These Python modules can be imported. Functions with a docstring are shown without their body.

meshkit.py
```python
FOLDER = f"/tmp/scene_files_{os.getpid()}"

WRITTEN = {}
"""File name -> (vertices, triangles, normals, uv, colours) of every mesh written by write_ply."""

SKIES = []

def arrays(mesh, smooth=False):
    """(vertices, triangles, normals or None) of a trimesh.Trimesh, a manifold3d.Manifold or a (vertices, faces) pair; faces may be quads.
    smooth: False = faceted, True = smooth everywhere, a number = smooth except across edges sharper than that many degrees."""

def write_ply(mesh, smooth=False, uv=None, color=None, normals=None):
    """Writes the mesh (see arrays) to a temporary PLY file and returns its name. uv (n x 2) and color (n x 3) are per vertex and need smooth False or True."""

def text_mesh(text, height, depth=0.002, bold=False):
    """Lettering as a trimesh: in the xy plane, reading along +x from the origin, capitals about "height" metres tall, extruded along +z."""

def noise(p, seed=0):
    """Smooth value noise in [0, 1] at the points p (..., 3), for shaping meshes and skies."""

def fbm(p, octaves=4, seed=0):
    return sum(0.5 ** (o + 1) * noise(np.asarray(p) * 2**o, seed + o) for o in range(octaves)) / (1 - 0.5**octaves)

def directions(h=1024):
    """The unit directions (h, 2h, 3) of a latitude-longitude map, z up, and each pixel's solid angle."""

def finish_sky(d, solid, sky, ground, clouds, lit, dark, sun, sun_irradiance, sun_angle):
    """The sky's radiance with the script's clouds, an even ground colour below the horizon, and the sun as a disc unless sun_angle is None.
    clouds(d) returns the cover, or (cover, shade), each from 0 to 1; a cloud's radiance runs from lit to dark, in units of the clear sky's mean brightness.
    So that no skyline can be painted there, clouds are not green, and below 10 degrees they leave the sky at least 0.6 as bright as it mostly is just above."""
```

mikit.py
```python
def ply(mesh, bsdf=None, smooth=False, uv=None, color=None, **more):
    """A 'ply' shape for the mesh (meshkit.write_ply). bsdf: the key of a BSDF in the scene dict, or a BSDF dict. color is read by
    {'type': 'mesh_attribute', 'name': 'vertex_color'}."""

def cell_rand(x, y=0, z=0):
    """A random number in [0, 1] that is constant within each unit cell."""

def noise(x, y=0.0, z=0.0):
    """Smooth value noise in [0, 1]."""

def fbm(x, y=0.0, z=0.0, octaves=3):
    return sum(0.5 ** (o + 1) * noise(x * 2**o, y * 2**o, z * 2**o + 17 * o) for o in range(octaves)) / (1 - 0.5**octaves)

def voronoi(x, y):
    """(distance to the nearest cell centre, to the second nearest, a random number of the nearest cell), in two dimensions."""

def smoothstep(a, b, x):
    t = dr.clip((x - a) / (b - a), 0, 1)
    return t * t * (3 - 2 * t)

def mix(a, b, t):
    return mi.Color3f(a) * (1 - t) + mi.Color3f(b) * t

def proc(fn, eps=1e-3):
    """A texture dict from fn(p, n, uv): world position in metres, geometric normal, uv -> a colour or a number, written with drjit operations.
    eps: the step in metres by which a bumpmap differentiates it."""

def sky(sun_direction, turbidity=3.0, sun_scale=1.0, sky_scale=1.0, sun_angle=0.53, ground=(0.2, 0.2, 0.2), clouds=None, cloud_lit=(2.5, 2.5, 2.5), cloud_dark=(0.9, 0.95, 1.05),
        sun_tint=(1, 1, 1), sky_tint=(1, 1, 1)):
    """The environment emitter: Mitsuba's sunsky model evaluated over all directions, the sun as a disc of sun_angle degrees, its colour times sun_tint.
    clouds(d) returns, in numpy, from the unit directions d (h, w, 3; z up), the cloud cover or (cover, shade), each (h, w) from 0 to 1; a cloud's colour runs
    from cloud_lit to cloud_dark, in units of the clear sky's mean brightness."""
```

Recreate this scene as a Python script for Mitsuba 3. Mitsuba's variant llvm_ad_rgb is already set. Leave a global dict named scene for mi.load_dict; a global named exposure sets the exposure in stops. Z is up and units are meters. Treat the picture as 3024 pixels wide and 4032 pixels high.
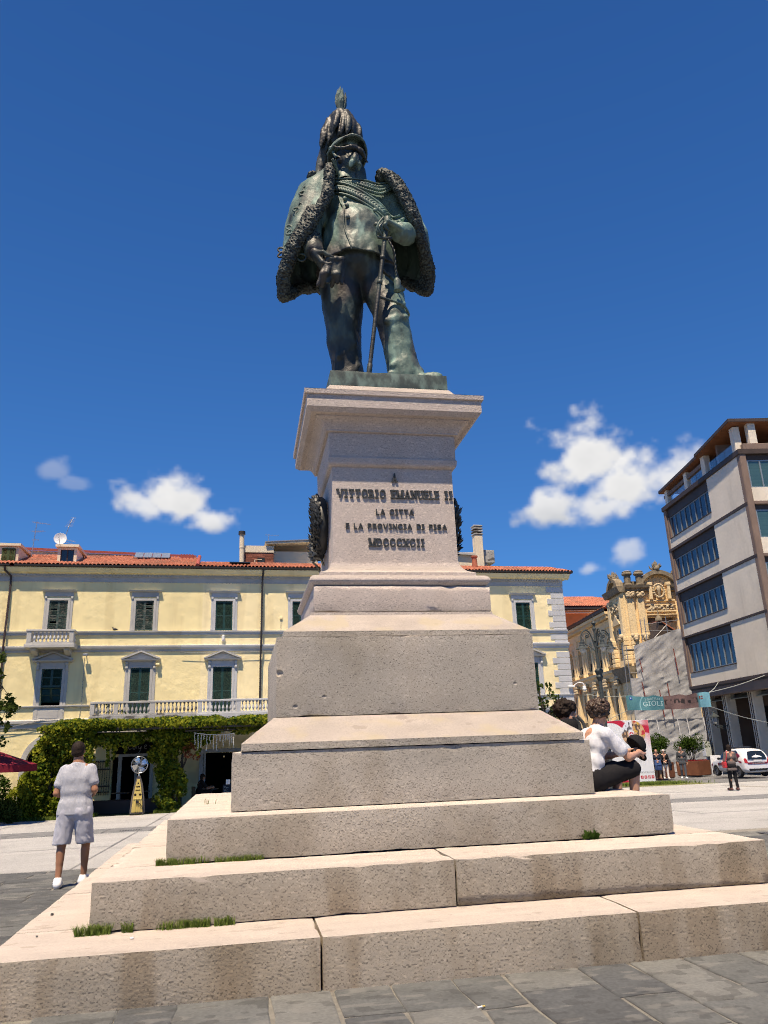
import math
import numpy as np
import trimesh
import manifold3d as m3
import shapely
import shapely.geometry as sg
import mitsuba as mi
import drjit as dr
import mikit
import meshkit
from mikit import noise, fbm, voronoi, cell_rand, smoothstep, mix, proc

T = mi.ScalarTransform4f
scene, labels, counts = {}, {}, {}

# ------------------------------------------------------------------ camera, sky, exposure
EYE = np.array([-1.81723, -9.83026, 1.65])
YAW, PITCH, ROLL = 0.18449, 0.29753, -0.0368
_f = np.array([math.sin(YAW) * math.cos(PITCH), math.cos(YAW) * math.cos(PITCH), math.sin(PITCH)])
_r0 = np.array([math.cos(YAW), -math.sin(YAW), 0])
_u0 = np.cross(_r0, _f)
_up = -_r0 * math.sin(ROLL) + _u0 * math.cos(ROLL)
scene['camera'] = {'type': 'perspective', 'fov': 2 * math.degrees(math.atan(1512 / 3012.7)), 'fov_axis': 'x',
                   'near_clip': 0.1, 'far_clip': 900.0,
                   'to_world': T().look_at(origin=EYE.tolist(), target=(EYE + _f).tolist(), up=_up.tolist())}
exposure = 0.8
SUN = (-0.55, -1.0, 2.5)


def _dirof(az, el):
    a, e = math.radians(az), math.radians(el)
    return np.array([math.sin(a) * math.cos(e), math.cos(a) * math.cos(e), math.sin(e)])


def clouds(d):
    """A few fair-weather cumulus puffs low over the roofs, and more of the same kind all the way round."""
    az = np.degrees(np.arctan2(d[..., 0], d[..., 1]))
    el = np.degrees(np.arcsin(np.clip(d[..., 2], -1, 1)))
    cover = np.zeros(d.shape[:2])
    shade = np.zeros(d.shape[:2])
    n1 = meshkit.fbm(d * 26.0, 6, 3)
    n2 = meshkit.fbm(d * 60.0, 4, 9)
    puffs = CLOUDS + [(170, 14, 6, 2.5, .9), (150, 22, 4, 2, .9), (-120, 16, 6, 2.4, .9), (-80, 12, 5, 2, .8), (110, 18, 5, 2, .9), (75, 15, 4, 2, .8)]
    for (a, e, sa, se, amt) in puffs:
        da = (az - a + 180) % 360 - 180
        x = da * np.cos(np.radians(e)) / sa
        y = (el - e) / se
        y = np.where(y < 0, y * 1.5, y)
        r = np.sqrt(x * x + y * y)
        body = 1.12 - r + (n1 - 0.5) * 1.75 + (n2 - 0.5) * 0.9
        c = np.clip((body - 0.08) / 0.75, 0, 1)
        c = c * c * (3 - 2 * c) * amt
        cover = np.maximum(cover, c)
        low = np.clip(0.35 - 0.55 * y + (n1 - 0.5) * 1.2, 0, 1)
        shade = np.where(c >= cover, low * 0.75, shade)
    return cover, shade


CLOUDS = [(-5.4, 17.5, 3.6, 2.5, 1.0), (-3.0, 16.4, 2.2, 1.6, 0.95), (-7.4, 17.0, 2.2, 1.8, 0.9), (-14.2, 19.2, 1.0, .9, 0.26), (-12.6, 18.4, 1.1, .6, 0.2),
          (26.2, 18.9, 3.4, 3.6, 1.0), (28.8, 17.2, 4.6, 2.9, 1.0), (23.2, 16.6, 3.0, 2.0, 0.95), (32, 17.4, 3.6, 2.4, 0.9), (27.5, 16.0, 4.0, 2.0, .9),
          (25.8, 11.8, 1.0, 0.7, 0.5), (28.4, 12.5, 1.4, 1.1, 0.6)]
scene['sky'] = mikit.sky(SUN, turbidity=2.0, sun_scale=2.6, sky_scale=1.55, sky_tint=(0.40, 0.80, 1.24), clouds=clouds, cloud_lit=(3.9, 3.85, 3.8), cloud_dark=(2.4, 2.45, 2.5),
                         sun_tint=(1.02, 0.99, 0.95), ground=(0.25, 0.24, 0.22))


# ------------------------------------------------------------------ naming helpers
def numbered(name):
    n = counts.get(name, 0)
    counts[name] = n + 1
    return name if n == 0 else '%s_%03d' % (name, n)


def thing(name, label, category, group=None):
    k = numbered(name)
    labels[k] = {'label': label, 'category': category}
    if group:
        labels[k]['group'] = group
    return k


def put(key, mesh, mat, smooth=False, M=None, **kw):
    d = dict(mesh) if isinstance(mesh, dict) else mikit.ply(mesh, mat, smooth, **kw)
    if M is not None:
        d['to_world'] = T(np.asarray(M, float).tolist())
    scene[key] = d
    return d


def part(parent, name, mesh, mat, smooth=False, M=None, label=None, kind=None, **kw):
    k = numbered(parent + '__' + name)
    put(k, mesh, mat, smooth, M, **kw)
    if label or kind:
        labels[k] = {}
        if label:
            labels[k]['label'] = label
        if kind:
            labels[k]['kind'] = kind
    return k


def single(name, mesh, mat, label, category, smooth=False, M=None, group=None, kind=None, **kw):
    k = numbered(name)
    put(k, mesh, mat, smooth, M, **kw)
    labels[k] = {'label': label, 'category': category}
    if group:
        labels[k]['group'] = group
    if kind:
        labels[k]['kind'] = kind
    return k


def structure(name, mesh, mat, label=None, smooth=False, M=None, **kw):
    k = numbered(name)
    put(k, mesh, mat, smooth, M, **kw)
    labels[k] = {'kind': 'structure'}
    if label:
        labels[k]['label'] = label
        labels[k]['category'] = name.replace('_', ' ')
    return k


# ------------------------------------------------------------------ mesh helpers
def cat(*ms):
    ms = [m for x in ms for m in (x if isinstance(x, (list, tuple)) else [x])]
    return trimesh.util.concatenate(ms)


def box(x0, x1, y0, y1, z0, z1):
    m = trimesh.creation.box((abs(x1 - x0), abs(y1 - y0), abs(z1 - z0)))
    m.apply_translation(((x0 + x1) / 2, (y0 + y1) / 2, (z0 + z1) / 2))
    return m


def cbox(x0, x1, y0, y1, z0, z1, c=0.01):
    """A box with chamfered edges."""
    s = np.array([x1 - x0, y1 - y0, z1 - z0]) / 2
    c = min(c, s.min() * 0.9)
    pts = []
    for a in (-1, 1):
        for b in (-1, 1):
            for e in (-1, 1):
                q = np.array([a, b, e])
                for k in range(3):
                    o = q * (s - c)
                    o[k] = q[k] * s[k]
                    pts.append(o)
    return hull(np.array(pts) + [(x0 + x1) / 2, (y0 + y1) / 2, (z0 + z1) / 2])


def tm(man):
    m = man.to_mesh()
    return trimesh.Trimesh(m.vert_properties[:, :3].astype(float), m.tri_verts, process=False)


def hull(pts):
    return tm(m3.Manifold.hull_points(np.asarray(pts, np.float32)))


def tube(pts, r, n=8, caps=True):
    """A tube along the points; r a number or one per point."""
    p = np.asarray(pts, float)
    r = np.broadcast_to(np.asarray(r, float), (len(p),))
    t = np.gradient(p, axis=0)
    t /= np.linalg.norm(t, axis=1, keepdims=True) + 1e-12
    a = np.array([0, 0, 1.0]) if abs(t[0][2]) < 0.9 else np.array([1.0, 0, 0])
    rings, prev = [], None
    ang = np.arange(n) * 2 * np.pi / n
    for i in range(len(p)):
        x = np.cross(a, t[i]) if prev is None else prev - t[i] * (prev @ t[i])
        x /= np.linalg.norm(x) + 1e-12
        prev = x
        y = np.cross(t[i], x)
        rings.append(p[i] + r[i] * (np.cos(ang)[:, None] * x + np.sin(ang)[:, None] * y))
    v = np.vstack(rings + [p[:1], p[-1:]])
    f, k = [], len(p)
    for i in range(k - 1):
        for j in range(n):
            a0, a1, b0, b1 = i * n + j, i * n + (j + 1) % n, (i + 1) * n + j, (i + 1) * n + (j + 1) % n
            f += [[a0, a1, b1], [a0, b1, b0]]
    if caps:
        for j in range(n):
            f += [[k * n, (j + 1) % n, j], [k * n + 1, (k - 1) * n + j, (k - 1) * n + (j + 1) % n]]
    return trimesh.Trimesh(v, f, process=False)


def lathe(prof, n=20):
    """Revolve (r, z) pairs about z."""
    return trimesh.creation.revolve(np.asarray(prof, float), sections=n)


def prism(poly, h):
    """Extrude a shapely polygon (or point list) along +z."""
    if not hasattr(poly, 'geom_type'):
        poly = sg.Polygon(poly)
    gs = getattr(poly, 'geoms', [poly])
    return cat([trimesh.creation.extrude_polygon(g, h, engine='earcut') for g in gs if g.area > 1e-9])


def xz(m, y0=0.0):
    """A prism made in the xy plane (extruded along z) stood up: xy -> xz, the extrusion towards -y from y0."""
    m = m.copy()
    v = m.vertices.copy()
    m.vertices = np.c_[v[:, 0], y0 - v[:, 2], v[:, 1]]
    return m


def sweep_profile(prof, x0, x1):
    """A straight moulding: (y, z) closed profile, anticlockwise seen from +x, from x0 to x1."""
    m = trimesh.creation.extrude_polygon(sg.Polygon(prof), x1 - x0, engine='earcut')
    v = m.vertices.copy()
    m.vertices = np.c_[v[:, 2] + x0, v[:, 0], v[:, 1]]
    return m


def mv(m, x=0, y=0, z=0):
    m = m.copy()
    m.apply_translation((x, y, z))
    return m


def rotz(m, deg, c=(0, 0, 0)):
    m = m.copy()
    m.apply_transform(trimesh.transformations.rotation_matrix(math.radians(deg), (0, 0, 1), c))
    return m


def rot(m, deg, ax, c=(0, 0, 0)):
    m = m.copy()
    m.apply_transform(trimesh.transformations.rotation_matrix(math.radians(deg), ax, c))
    return m


def Mt(x=0, y=0, z=0, deg=0, s=1.0):
    a = math.radians(deg)
    c, n = math.cos(a) * s, math.sin(a) * s
    return np.array([[c, -n, 0, x], [n, c, 0, y], [0, 0, s, z], [0, 0, 0, 1.0]])


def frame(o, u):
    """Local (u along the wall, y into it, z up) to world."""
    u = np.array([u[0], u[1], 0.0])
    u /= np.linalg.norm(u)
    y = np.array([-u[1], u[0], 0])
    M = np.eye(4)
    M[:3, 0], M[:3, 1], M[:3, 3] = u, y, o
    return M


def text(s, h, depth=0.004, bold=False):
    return meshkit.text_mesh(s, h, depth, bold)


def curve(pts, n=24):
    """Catmull-Rom through the points."""
    p = np.asarray(pts, float)
    p = np.vstack([2 * p[0] - p[1], p, 2 * p[-1] - p[-2]])
    out = []
    m = len(p) - 3
    for s in np.linspace(0, m - 1e-9, n):
        i = int(s)
        t = s - i
        a, b, c, d = p[i:i + 4]
        out.append(0.5 * (2 * b + (c - a) * t + (2 * a - 5 * b + 4 * c - d) * t * t + (3 * b - a - 3 * c + d) * t ** 3))
    return np.array(out)


def ground_z(y):
    """The square is level round the monument and falls away gently beyond it."""
    y = np.asarray(y, float)
    return -0.0225 * np.maximum(0, y - 1.0)


# ------------------------------------------------------------------ sculpting: distance field -> mesh
class Field:
    def __init__(self, lo, hi, h):
        self.lo, self.h = np.asarray(lo, float), float(h)
        self.n = np.ceil((np.asarray(hi) - self.lo) / h).astype(int) + 1
        self.v = np.full(self.n, 9.0, np.float32)
        self.ax = [(self.lo[k] + np.arange(self.n[k]) * h).astype(np.float32) for k in range(3)]

    def _sub(self, lo, hi):
        a = np.clip(np.floor((np.asarray(lo) - self.lo) / self.h).astype(int), 0, self.n)
        b = np.clip(np.ceil((np.asarray(hi) - self.lo) / self.h).astype(int) + 1, 0, self.n)
        sl = tuple(slice(i, j) for i, j in zip(a, b))
        g = np.meshgrid(*[self.ax[k][sl[k]] for k in range(3)], indexing='ij', sparse=True)
        return sl, g

    def op(self, fn, lo, hi, k=0.02, cut=False):
        mg = k + 4 * self.h
        sl, (x, y, z) = self._sub(np.asarray(lo) - mg, np.asarray(hi) + mg)
        if 0 in self.v[sl].shape:
            return
        d = fn(x, y, z).astype(np.float32)
        v = self.v[sl]
        if cut:
            t = np.clip(0.5 - 0.5 * (v + d) / k, 0, 1)
            self.v[sl] = v * (1 - t) + (-d) * t + k * t * (1 - t)
        else:
            t = np.clip(0.5 + 0.5 * (v - d) / k, 0, 1)
            self.v[sl] = v * (1 - t) + d * t - k * t * (1 - t)

    def cone(self, a, b, ra, rb, k=0.02, cut=False):
        """A capsule from a to b whose radius runs from ra to rb."""
        a, b = np.asarray(a, float), np.asarray(b, float)
        ab = b - a
        L2 = max(ab @ ab, 1e-12)

        def fn(x, y, z):
            t = np.clip(((x - a[0]) * ab[0] + (y - a[1]) * ab[1] + (z - a[2]) * ab[2]) / L2, 0, 1)
            return np.sqrt((x - a[0] - ab[0] * t) ** 2 + (y - a[1] - ab[1] * t) ** 2 + (z - a[2] - ab[2] * t) ** 2) - (ra + (rb - ra) * t)
        r = max(ra, rb)
        self.op(fn, np.minimum(a, b) - r, np.maximum(a, b) + r, k, cut)

    def chain(self, pts, rs, k=0.02, cut=False):
        for i in range(len(pts) - 1):
            self.cone(pts[i], pts[i + 1], rs[i], rs[i + 1], k, cut)

    def ell(self, c, r, k=0.02, R=None, cut=False):
        """An ellipsoid; R: rotation matrix (columns = its axes)."""
        c, r = np.asarray(c, float), np.broadcast_to(np.asarray(r, float), (3,))
        R = np.eye(3) if R is None else R

        def fn(x, y, z):
            q = [(x - c[0]) * R[0, i] + (y - c[1]) * R[1, i] + (z - c[2]) * R[2, i] for i in range(3)]
            k0 = np.sqrt(sum((q[i] / r[i]) ** 2 for i in range(3)))
            k1 = np.sqrt(sum((q[i] / r[i] ** 2) ** 2 for i in range(3)))
            return k0 * (k0 - 1) / np.maximum(k1, 1e-6)
        e = r.max()
        self.op(fn, c - e, c + e, k, cut)

    def rbox(self, c, s, rad, k=0.02, R=None, cut=False):
        c, s = np.asarray(c, float), np.asarray(s, float)
        R = np.eye(3) if R is None else R

        def fn(x, y, z):
            q = [np.abs((x - c[0]) * R[0, i] + (y - c[1]) * R[1, i] + (z - c[2]) * R[2, i]) - (s[i] - rad) for i in range(3)]
            return np.sqrt(sum(np.maximum(a, 0) ** 2 for a in q)) + np.minimum(np.maximum(np.maximum(q[0], q[1]), q[2]), 0) - rad
        e = np.linalg.norm(s)
        self.op(fn, c - e, c + e, k, cut)

    def half(self, axis, at, keep_above=True):
        """Cut away everything below (or above) a plane."""
        sh = [1, 1, 1]
        sh[axis] = -1
        c = self.ax[axis].reshape(sh)
        self.v = np.maximum(self.v, (at - c) if keep_above else (c - at)).astype(np.float32)

    def mesh(self, relax=1):
        v = self.v
        s = v < 0
        cnt = sum(s[i:s.shape[0] - 1 + i, j:s.shape[1] - 1 + j, k:s.shape[2] - 1 + k].astype(np.int8) for i in (0, 1) for j in (0, 1) for k in (0, 1))
        cells = np.argwhere((cnt > 0) & (cnt < 8))
        idx = np.full(cnt.shape, -1, np.int32)
        idx[tuple(cells.T)] = np.arange(len(cells))
        off = np.array([[i, j, k] for i in (0, 1) for j in (0, 1) for k in (0, 1)])
        cv = np.stack([v[tuple((cells + o).T)] for o in off], 1)
        acc, num = np.zeros((len(cells), 3)), np.zeros(len(cells))
        for a in range(8):
            for b in range(a + 1, 8):
                if np.abs(off[a] - off[b]).sum() != 1:
                    continue
                m = (cv[:, a] < 0) != (cv[:, b] < 0)
                t = cv[m, a] / (cv[m, a] - cv[m, b])
                acc[m] += off[a] + t[:, None] * (off[b] - off[a])
                num[m] += 1
        p = self.lo + (cells + acc / num[:, None]) * self.h
        quads = []
        for ax in range(3):
            b, c = (ax + 1) % 3, (ax + 2) % 3
            n = list(v.shape)
            sl0, sl1 = [slice(1, None)] * 3, [slice(1, None)] * 3
            sl0[ax], sl1[ax] = slice(0, n[ax] - 1), slice(1, n[ax])
            sl0[b] = sl1[b] = slice(1, n[b] - 1)
            sl0[c] = sl1[c] = slice(1, n[c] - 1)
            s0, s1 = s[tuple(sl0)], s[tuple(sl1)]
            for sign in (True, False):
                e = np.argwhere((s0 == sign) & (s1 != sign))
                if not len(e):
                    continue
                base = e.copy()
                base[:, b] += 1
                base[:, c] += 1
                eb, ec = np.zeros(3, int), np.zeros(3, int)
                eb[b], ec[c] = 1, 1
                q = [idx[tuple(w.T)] for w in (base - eb - ec, base - ec, base, base - eb)]
                q = np.stack(q, 1)
                quads.append(q if sign else q[:, ::-1])
        q = np.vstack(quads)
        q = q[(q >= 0).all(1)]
        f = np.vstack([q[:, [0, 1, 2]], q[:, [0, 2, 3]]])
        m = trimesh.Trimesh(p, f, process=False)
        for _ in range(relax):
            e = np.vstack([f[:, [0, 1]], f[:, [1, 2]], f[:, [2, 0]]])
            s_, n_ = np.zeros_like(p), np.zeros(len(p))
            np.add.at(s_, e[:, 0], m.vertices[e[:, 1]])
            np.add.at(n_, e[:, 0], 1)
            m.vertices = 0.5 * m.vertices + 0.5 * s_ / np.maximum(n_, 1)[:, None]
        return m


def vnormals(m):
    v, f = m.vertices, m.faces
    fn = np.cross(v[f[:, 1]] - v[f[:, 0]], v[f[:, 2]] - v[f[:, 0]])
    n = np.zeros_like(v)
    for k in range(3):
        np.add.at(n, f[:, k], fn)
    return n / (np.linalg.norm(n, axis=1, keepdims=True) + 1e-12)


def displace(m, fn):
    m = m.copy()
    m.vertices = m.vertices + vnormals(m) * fn(np.asarray(m.vertices))[:, None]
    return m


def axes(z, x=(1, 0, 0)):
    """A rotation whose third column is z and whose first is near x."""
    z = np.asarray(z, float) / np.linalg.norm(z)
    x = np.asarray(x, float) - z * (np.asarray(x, float) @ z)
    x /= np.linalg.norm(x)
    return np.stack([x, np.cross(z, x), z], 1)
# ------------------------------------------------------------------ materials
def mat(name, color, rough=0.6, spec=0.5, bump=None, bscale=1.0, eps=2e-3, **kw):
    base = proc(color) if callable(color) else {'type': 'rgb', 'value': list(map(float, color))}
    b = {'type': 'principled', 'base_color': base, 'roughness': rough, 'specular': spec, **kw}
    if bump is not None:
        b = {'type': 'bumpmap', 'height': proc(bump, eps), 'scale': bscale, 'bsdf': b}
    scene[name] = {'type': 'twosided', 'bsdf': b} if kw.get('spec_trans') is None else b
    return name


def leaf(name, color, trans=0.8, rough=0.45):
    base = proc(color) if callable(color) else {'type': 'rgb', 'value': list(color)}
    scene[name] = {'type': 'principledthin', 'base_color': base, 'roughness': rough, 'diff_trans': trans, 'spec_trans': 0.0}
    return name


def f_granite(p, n, uv):
    # bush-hammered pinkish granite: coarse grains on the upright faces, finer dressed treads
    up = smoothstep(0.35, 0.6, n.z)
    g1 = noise(p.x * 85, p.y * 85, p.z * 85)
    g2 = noise(p.x * 170 + 9, p.y * 170, p.z * 170)
    g3 = noise(p.x * 46 + 5, p.y * 46, p.z * 46)
    big = fbm(p.x * 1.1 + 4, p.y * 1.1, p.z * 1.6, 4)
    streak = fbm(p.x * 4 + 3, p.y * 4, p.z * 0.6, 4)
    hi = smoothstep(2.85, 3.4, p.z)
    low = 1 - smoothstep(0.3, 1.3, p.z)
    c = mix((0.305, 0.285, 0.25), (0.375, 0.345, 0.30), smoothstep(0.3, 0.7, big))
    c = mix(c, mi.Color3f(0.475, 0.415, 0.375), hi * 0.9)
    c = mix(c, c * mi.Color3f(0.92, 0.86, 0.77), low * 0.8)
    spk = smoothstep(0.60, 0.80, g1) * 0.42 + smoothstep(0.62, 0.8, g2) * 0.22
    c = c * (1 - spk * (1 - 0.45 * hi) * (1 - 0.6 * up))
    c = mix(c, c * 1.35, smoothstep(0.62, 0.85, g3) * 0.6)
    # brown run-off stains on the low risers
    st = smoothstep(0.44, 0.68, streak) * (1 - up) * (0.12 + 0.5 * low)
    c = mix(c, c * mi.Color3f(0.60, 0.52, 0.42), st)
    c = mix(c, c * mi.Color3f(0.70, 0.66, 0.58), smoothstep(0.52, 0.72, fbm(p.x * 2.1 + 8, p.y * 2.1, p.z * 0.9, 4)) * 0.45 * (1 - up) * (1 - hi))
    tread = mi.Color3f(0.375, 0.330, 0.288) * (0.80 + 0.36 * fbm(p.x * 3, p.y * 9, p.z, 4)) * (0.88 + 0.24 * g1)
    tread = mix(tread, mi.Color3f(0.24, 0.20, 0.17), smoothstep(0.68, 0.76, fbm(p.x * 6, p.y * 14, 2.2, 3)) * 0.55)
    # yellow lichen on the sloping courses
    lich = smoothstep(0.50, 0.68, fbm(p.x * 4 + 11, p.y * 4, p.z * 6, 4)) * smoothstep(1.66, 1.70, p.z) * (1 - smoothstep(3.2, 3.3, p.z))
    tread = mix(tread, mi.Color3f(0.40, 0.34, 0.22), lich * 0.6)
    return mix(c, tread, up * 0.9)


def b_granite(p, n, uv):
    up = smoothstep(0.35, 0.6, n.z)
    return fbm(p.x * 70, p.y * 70, p.z * 70, 2) * 0.0045 * (1 - 0.75 * up) + noise(p.x * 9, p.y * 9, p.z * 9) * 0.003


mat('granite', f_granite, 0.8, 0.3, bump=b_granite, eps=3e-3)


def slate(name, tone, seed):
    def f(p, n, uv):
        a = fbm(p.x * 3 + seed, p.y * 3, seed, 4)
        g = noise(p.x * 60, p.y * 60, seed)
        c = mi.Color3f(*tone) * (0.72 + 0.5 * a) * (0.88 + 0.24 * g)
        spot = smoothstep(0.70, 0.74, noise(p.x * 9 + seed, p.y * 15, 3.0))
        pale = smoothstep(0.60, 0.75, fbm(p.x * 5 + 3 * seed, p.y * 12, 7.0, 3))
        c = mix(c, mi.Color3f(0.19, 0.185, 0.17), pale * 0.35)
        return mix(c, mi.Color3f(0.035, 0.035, 0.035), spot * 0.35)
    return mat(name, f, 0.85, 0.15, bump=lambda p, n, uv: fbm(p.x * 14 + seed, p.y * 14, 0, 3) * 0.006, eps=4e-3)


slate('slate_grey', (0.100, 0.104, 0.102), 1.0)
slate('slate_dark', (0.075, 0.079, 0.081), 5.0)
slate('slate_pale', (0.128, 0.130, 0.123), 9.0)
mat('mortar', lambda p, n, uv: mix((0.12, 0.115, 0.10), (0.20, 0.19, 0.165), fbm(p.x * 20, p.y * 20, 0, 3)), 0.9, 0.2)


def f_concrete(p, n, uv):
    a = fbm(p.x * 0.8, p.y * 1.6, 0, 4)
    g = noise(p.x * 40, p.y * 40, 1)
    c = mix((0.215, 0.215, 0.21), (0.29, 0.29, 0.283), a) * (0.86 + 0.28 * g)
    return mix(c, mi.Color3f(0.17, 0.17, 0.165), smoothstep(0.66, 0.8, fbm(p.x * 0.5 + 3, p.y * 2.5, 4, 4)) * 0.45)


mat('concrete', f_concrete, 0.8, 0.25)
mat('stripe_stone', lambda p, n, uv: mi.Color3f(0.13, 0.133, 0.135) * (0.7 + 0.6 * fbm(p.x * 6, p.y * 6, 2, 4)), 0.75, 0.3)
mat('asphalt', lambda p, n, uv: mi.Color3f(0.105, 0.108, 0.112) * (0.7 + 0.55 * fbm(p.x * 1.2, p.y * 1.2, 2, 4)) * (0.85 + 0.3 * noise(p.x * 50, p.y * 50, 0)), 0.85, 0.25)
mat('soil', lambda p, n, uv: mix((0.07, 0.06, 0.035), (0.12, 0.14, 0.045), fbm(p.x * 3, p.y * 3, 0, 4)), 0.95, 0.1)


def f_bronze(p, n, uv):
    a = fbm(p.x * 2.3, p.y * 2.3, p.z * 1.6, 4)
    b = fbm(p.x * 8 + 4, p.y * 8, p.z * 2.6, 4)
    g = noise(p.x * 45, p.y * 45, p.z * 30)
    c = mix((0.010, 0.012, 0.012), (0.030, 0.031, 0.030), b)
    # rain-washed verdigris: strongest over the chest, shoulders and the advanced leg
    rain = smoothstep(8.35, 8.9, p.z) * (1 - smoothstep(10.0, 10.25, p.z)) + smoothstep(0.0, 0.18, p.x) * (1 - smoothstep(7.9, 8.3, p.z))
    pat = smoothstep(0.36, 0.62, a * 0.5 + b * 0.5 + 0.10 * rain + 0.05 * (g - 0.5))
    c = mix(c, mi.Color3f(0.13, 0.20, 0.165), pat * (0.16 + 0.72 * dr.minimum(rain, 1.0)))
    c = mix(c, mi.Color3f(0.06, 0.05, 0.05), smoothstep(0.55, 0.72, fbm(p.x * 4 + 21, p.y * 4, p.z * 2, 3)) * 0.55)
    return mix(c, mi.Color3f(0.27, 0.40, 0.33), smoothstep(0.54, 0.70, b * 0.6 + a * 0.4) * (0.12 + 0.7 * dr.minimum(rain, 1.0)))


mat('bronze', f_bronze, 0.52, 0.45, bump=lambda p, n, uv: fbm(p.x * 26, p.y * 26, p.z * 26, 2) * 0.004, eps=3e-3)
mat('bronze_fur', lambda p, n, uv: mix((0.012, 0.014, 0.013), (0.085, 0.108, 0.094), smoothstep(0.25, 0.8, noise(p.x * 45, p.y * 45, p.z * 45)) * 0.8), 0.6, 0.4)
mat('bronze_green', lambda p, n, uv: mix((0.035, 0.05, 0.045), (0.13, 0.19, 0.165), smoothstep(0.3, 0.72, fbm(p.x * 11, p.y * 11, p.z * 5, 4))), 0.55, 0.45)
mat('bronze_dark', lambda p, n, uv: mix((0.018, 0.020, 0.020), (0.045, 0.05, 0.047), fbm(p.x * 9, p.y * 9, p.z * 9, 3)), 0.5, 0.5)


def f_plaster(p, n, uv):
    a = fbm(p.x * 0.5, p.z * 0.5, p.y * 0.1, 4)
    b = fbm(p.x * 2.2 + 7, p.z * 2.2, 3, 4)
    st = fbm(p.x * 2.0, p.z * 0.25, 9, 4)
    left = mi.Color3f(0.80, 0.69, 0.375)
    right = mi.Color3f(0.83, 0.72, 0.43)
    c = mix(left, right, smoothstep(-4.02, -3.98, p.x))
    c = c * (0.84 + 0.16 * a + 0.14 * b)
    c = mix(c, c * mi.Color3f(0.78, 0.75, 0.70), smoothstep(0.5, 0.72, st) * 0.45)
    return mix(c, mi.Color3f(0.45, 0.37, 0.24), (1 - smoothstep(0.2, 2.6, p.z)) * smoothstep(0.4, 0.7, b) * 0.5)


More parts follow.
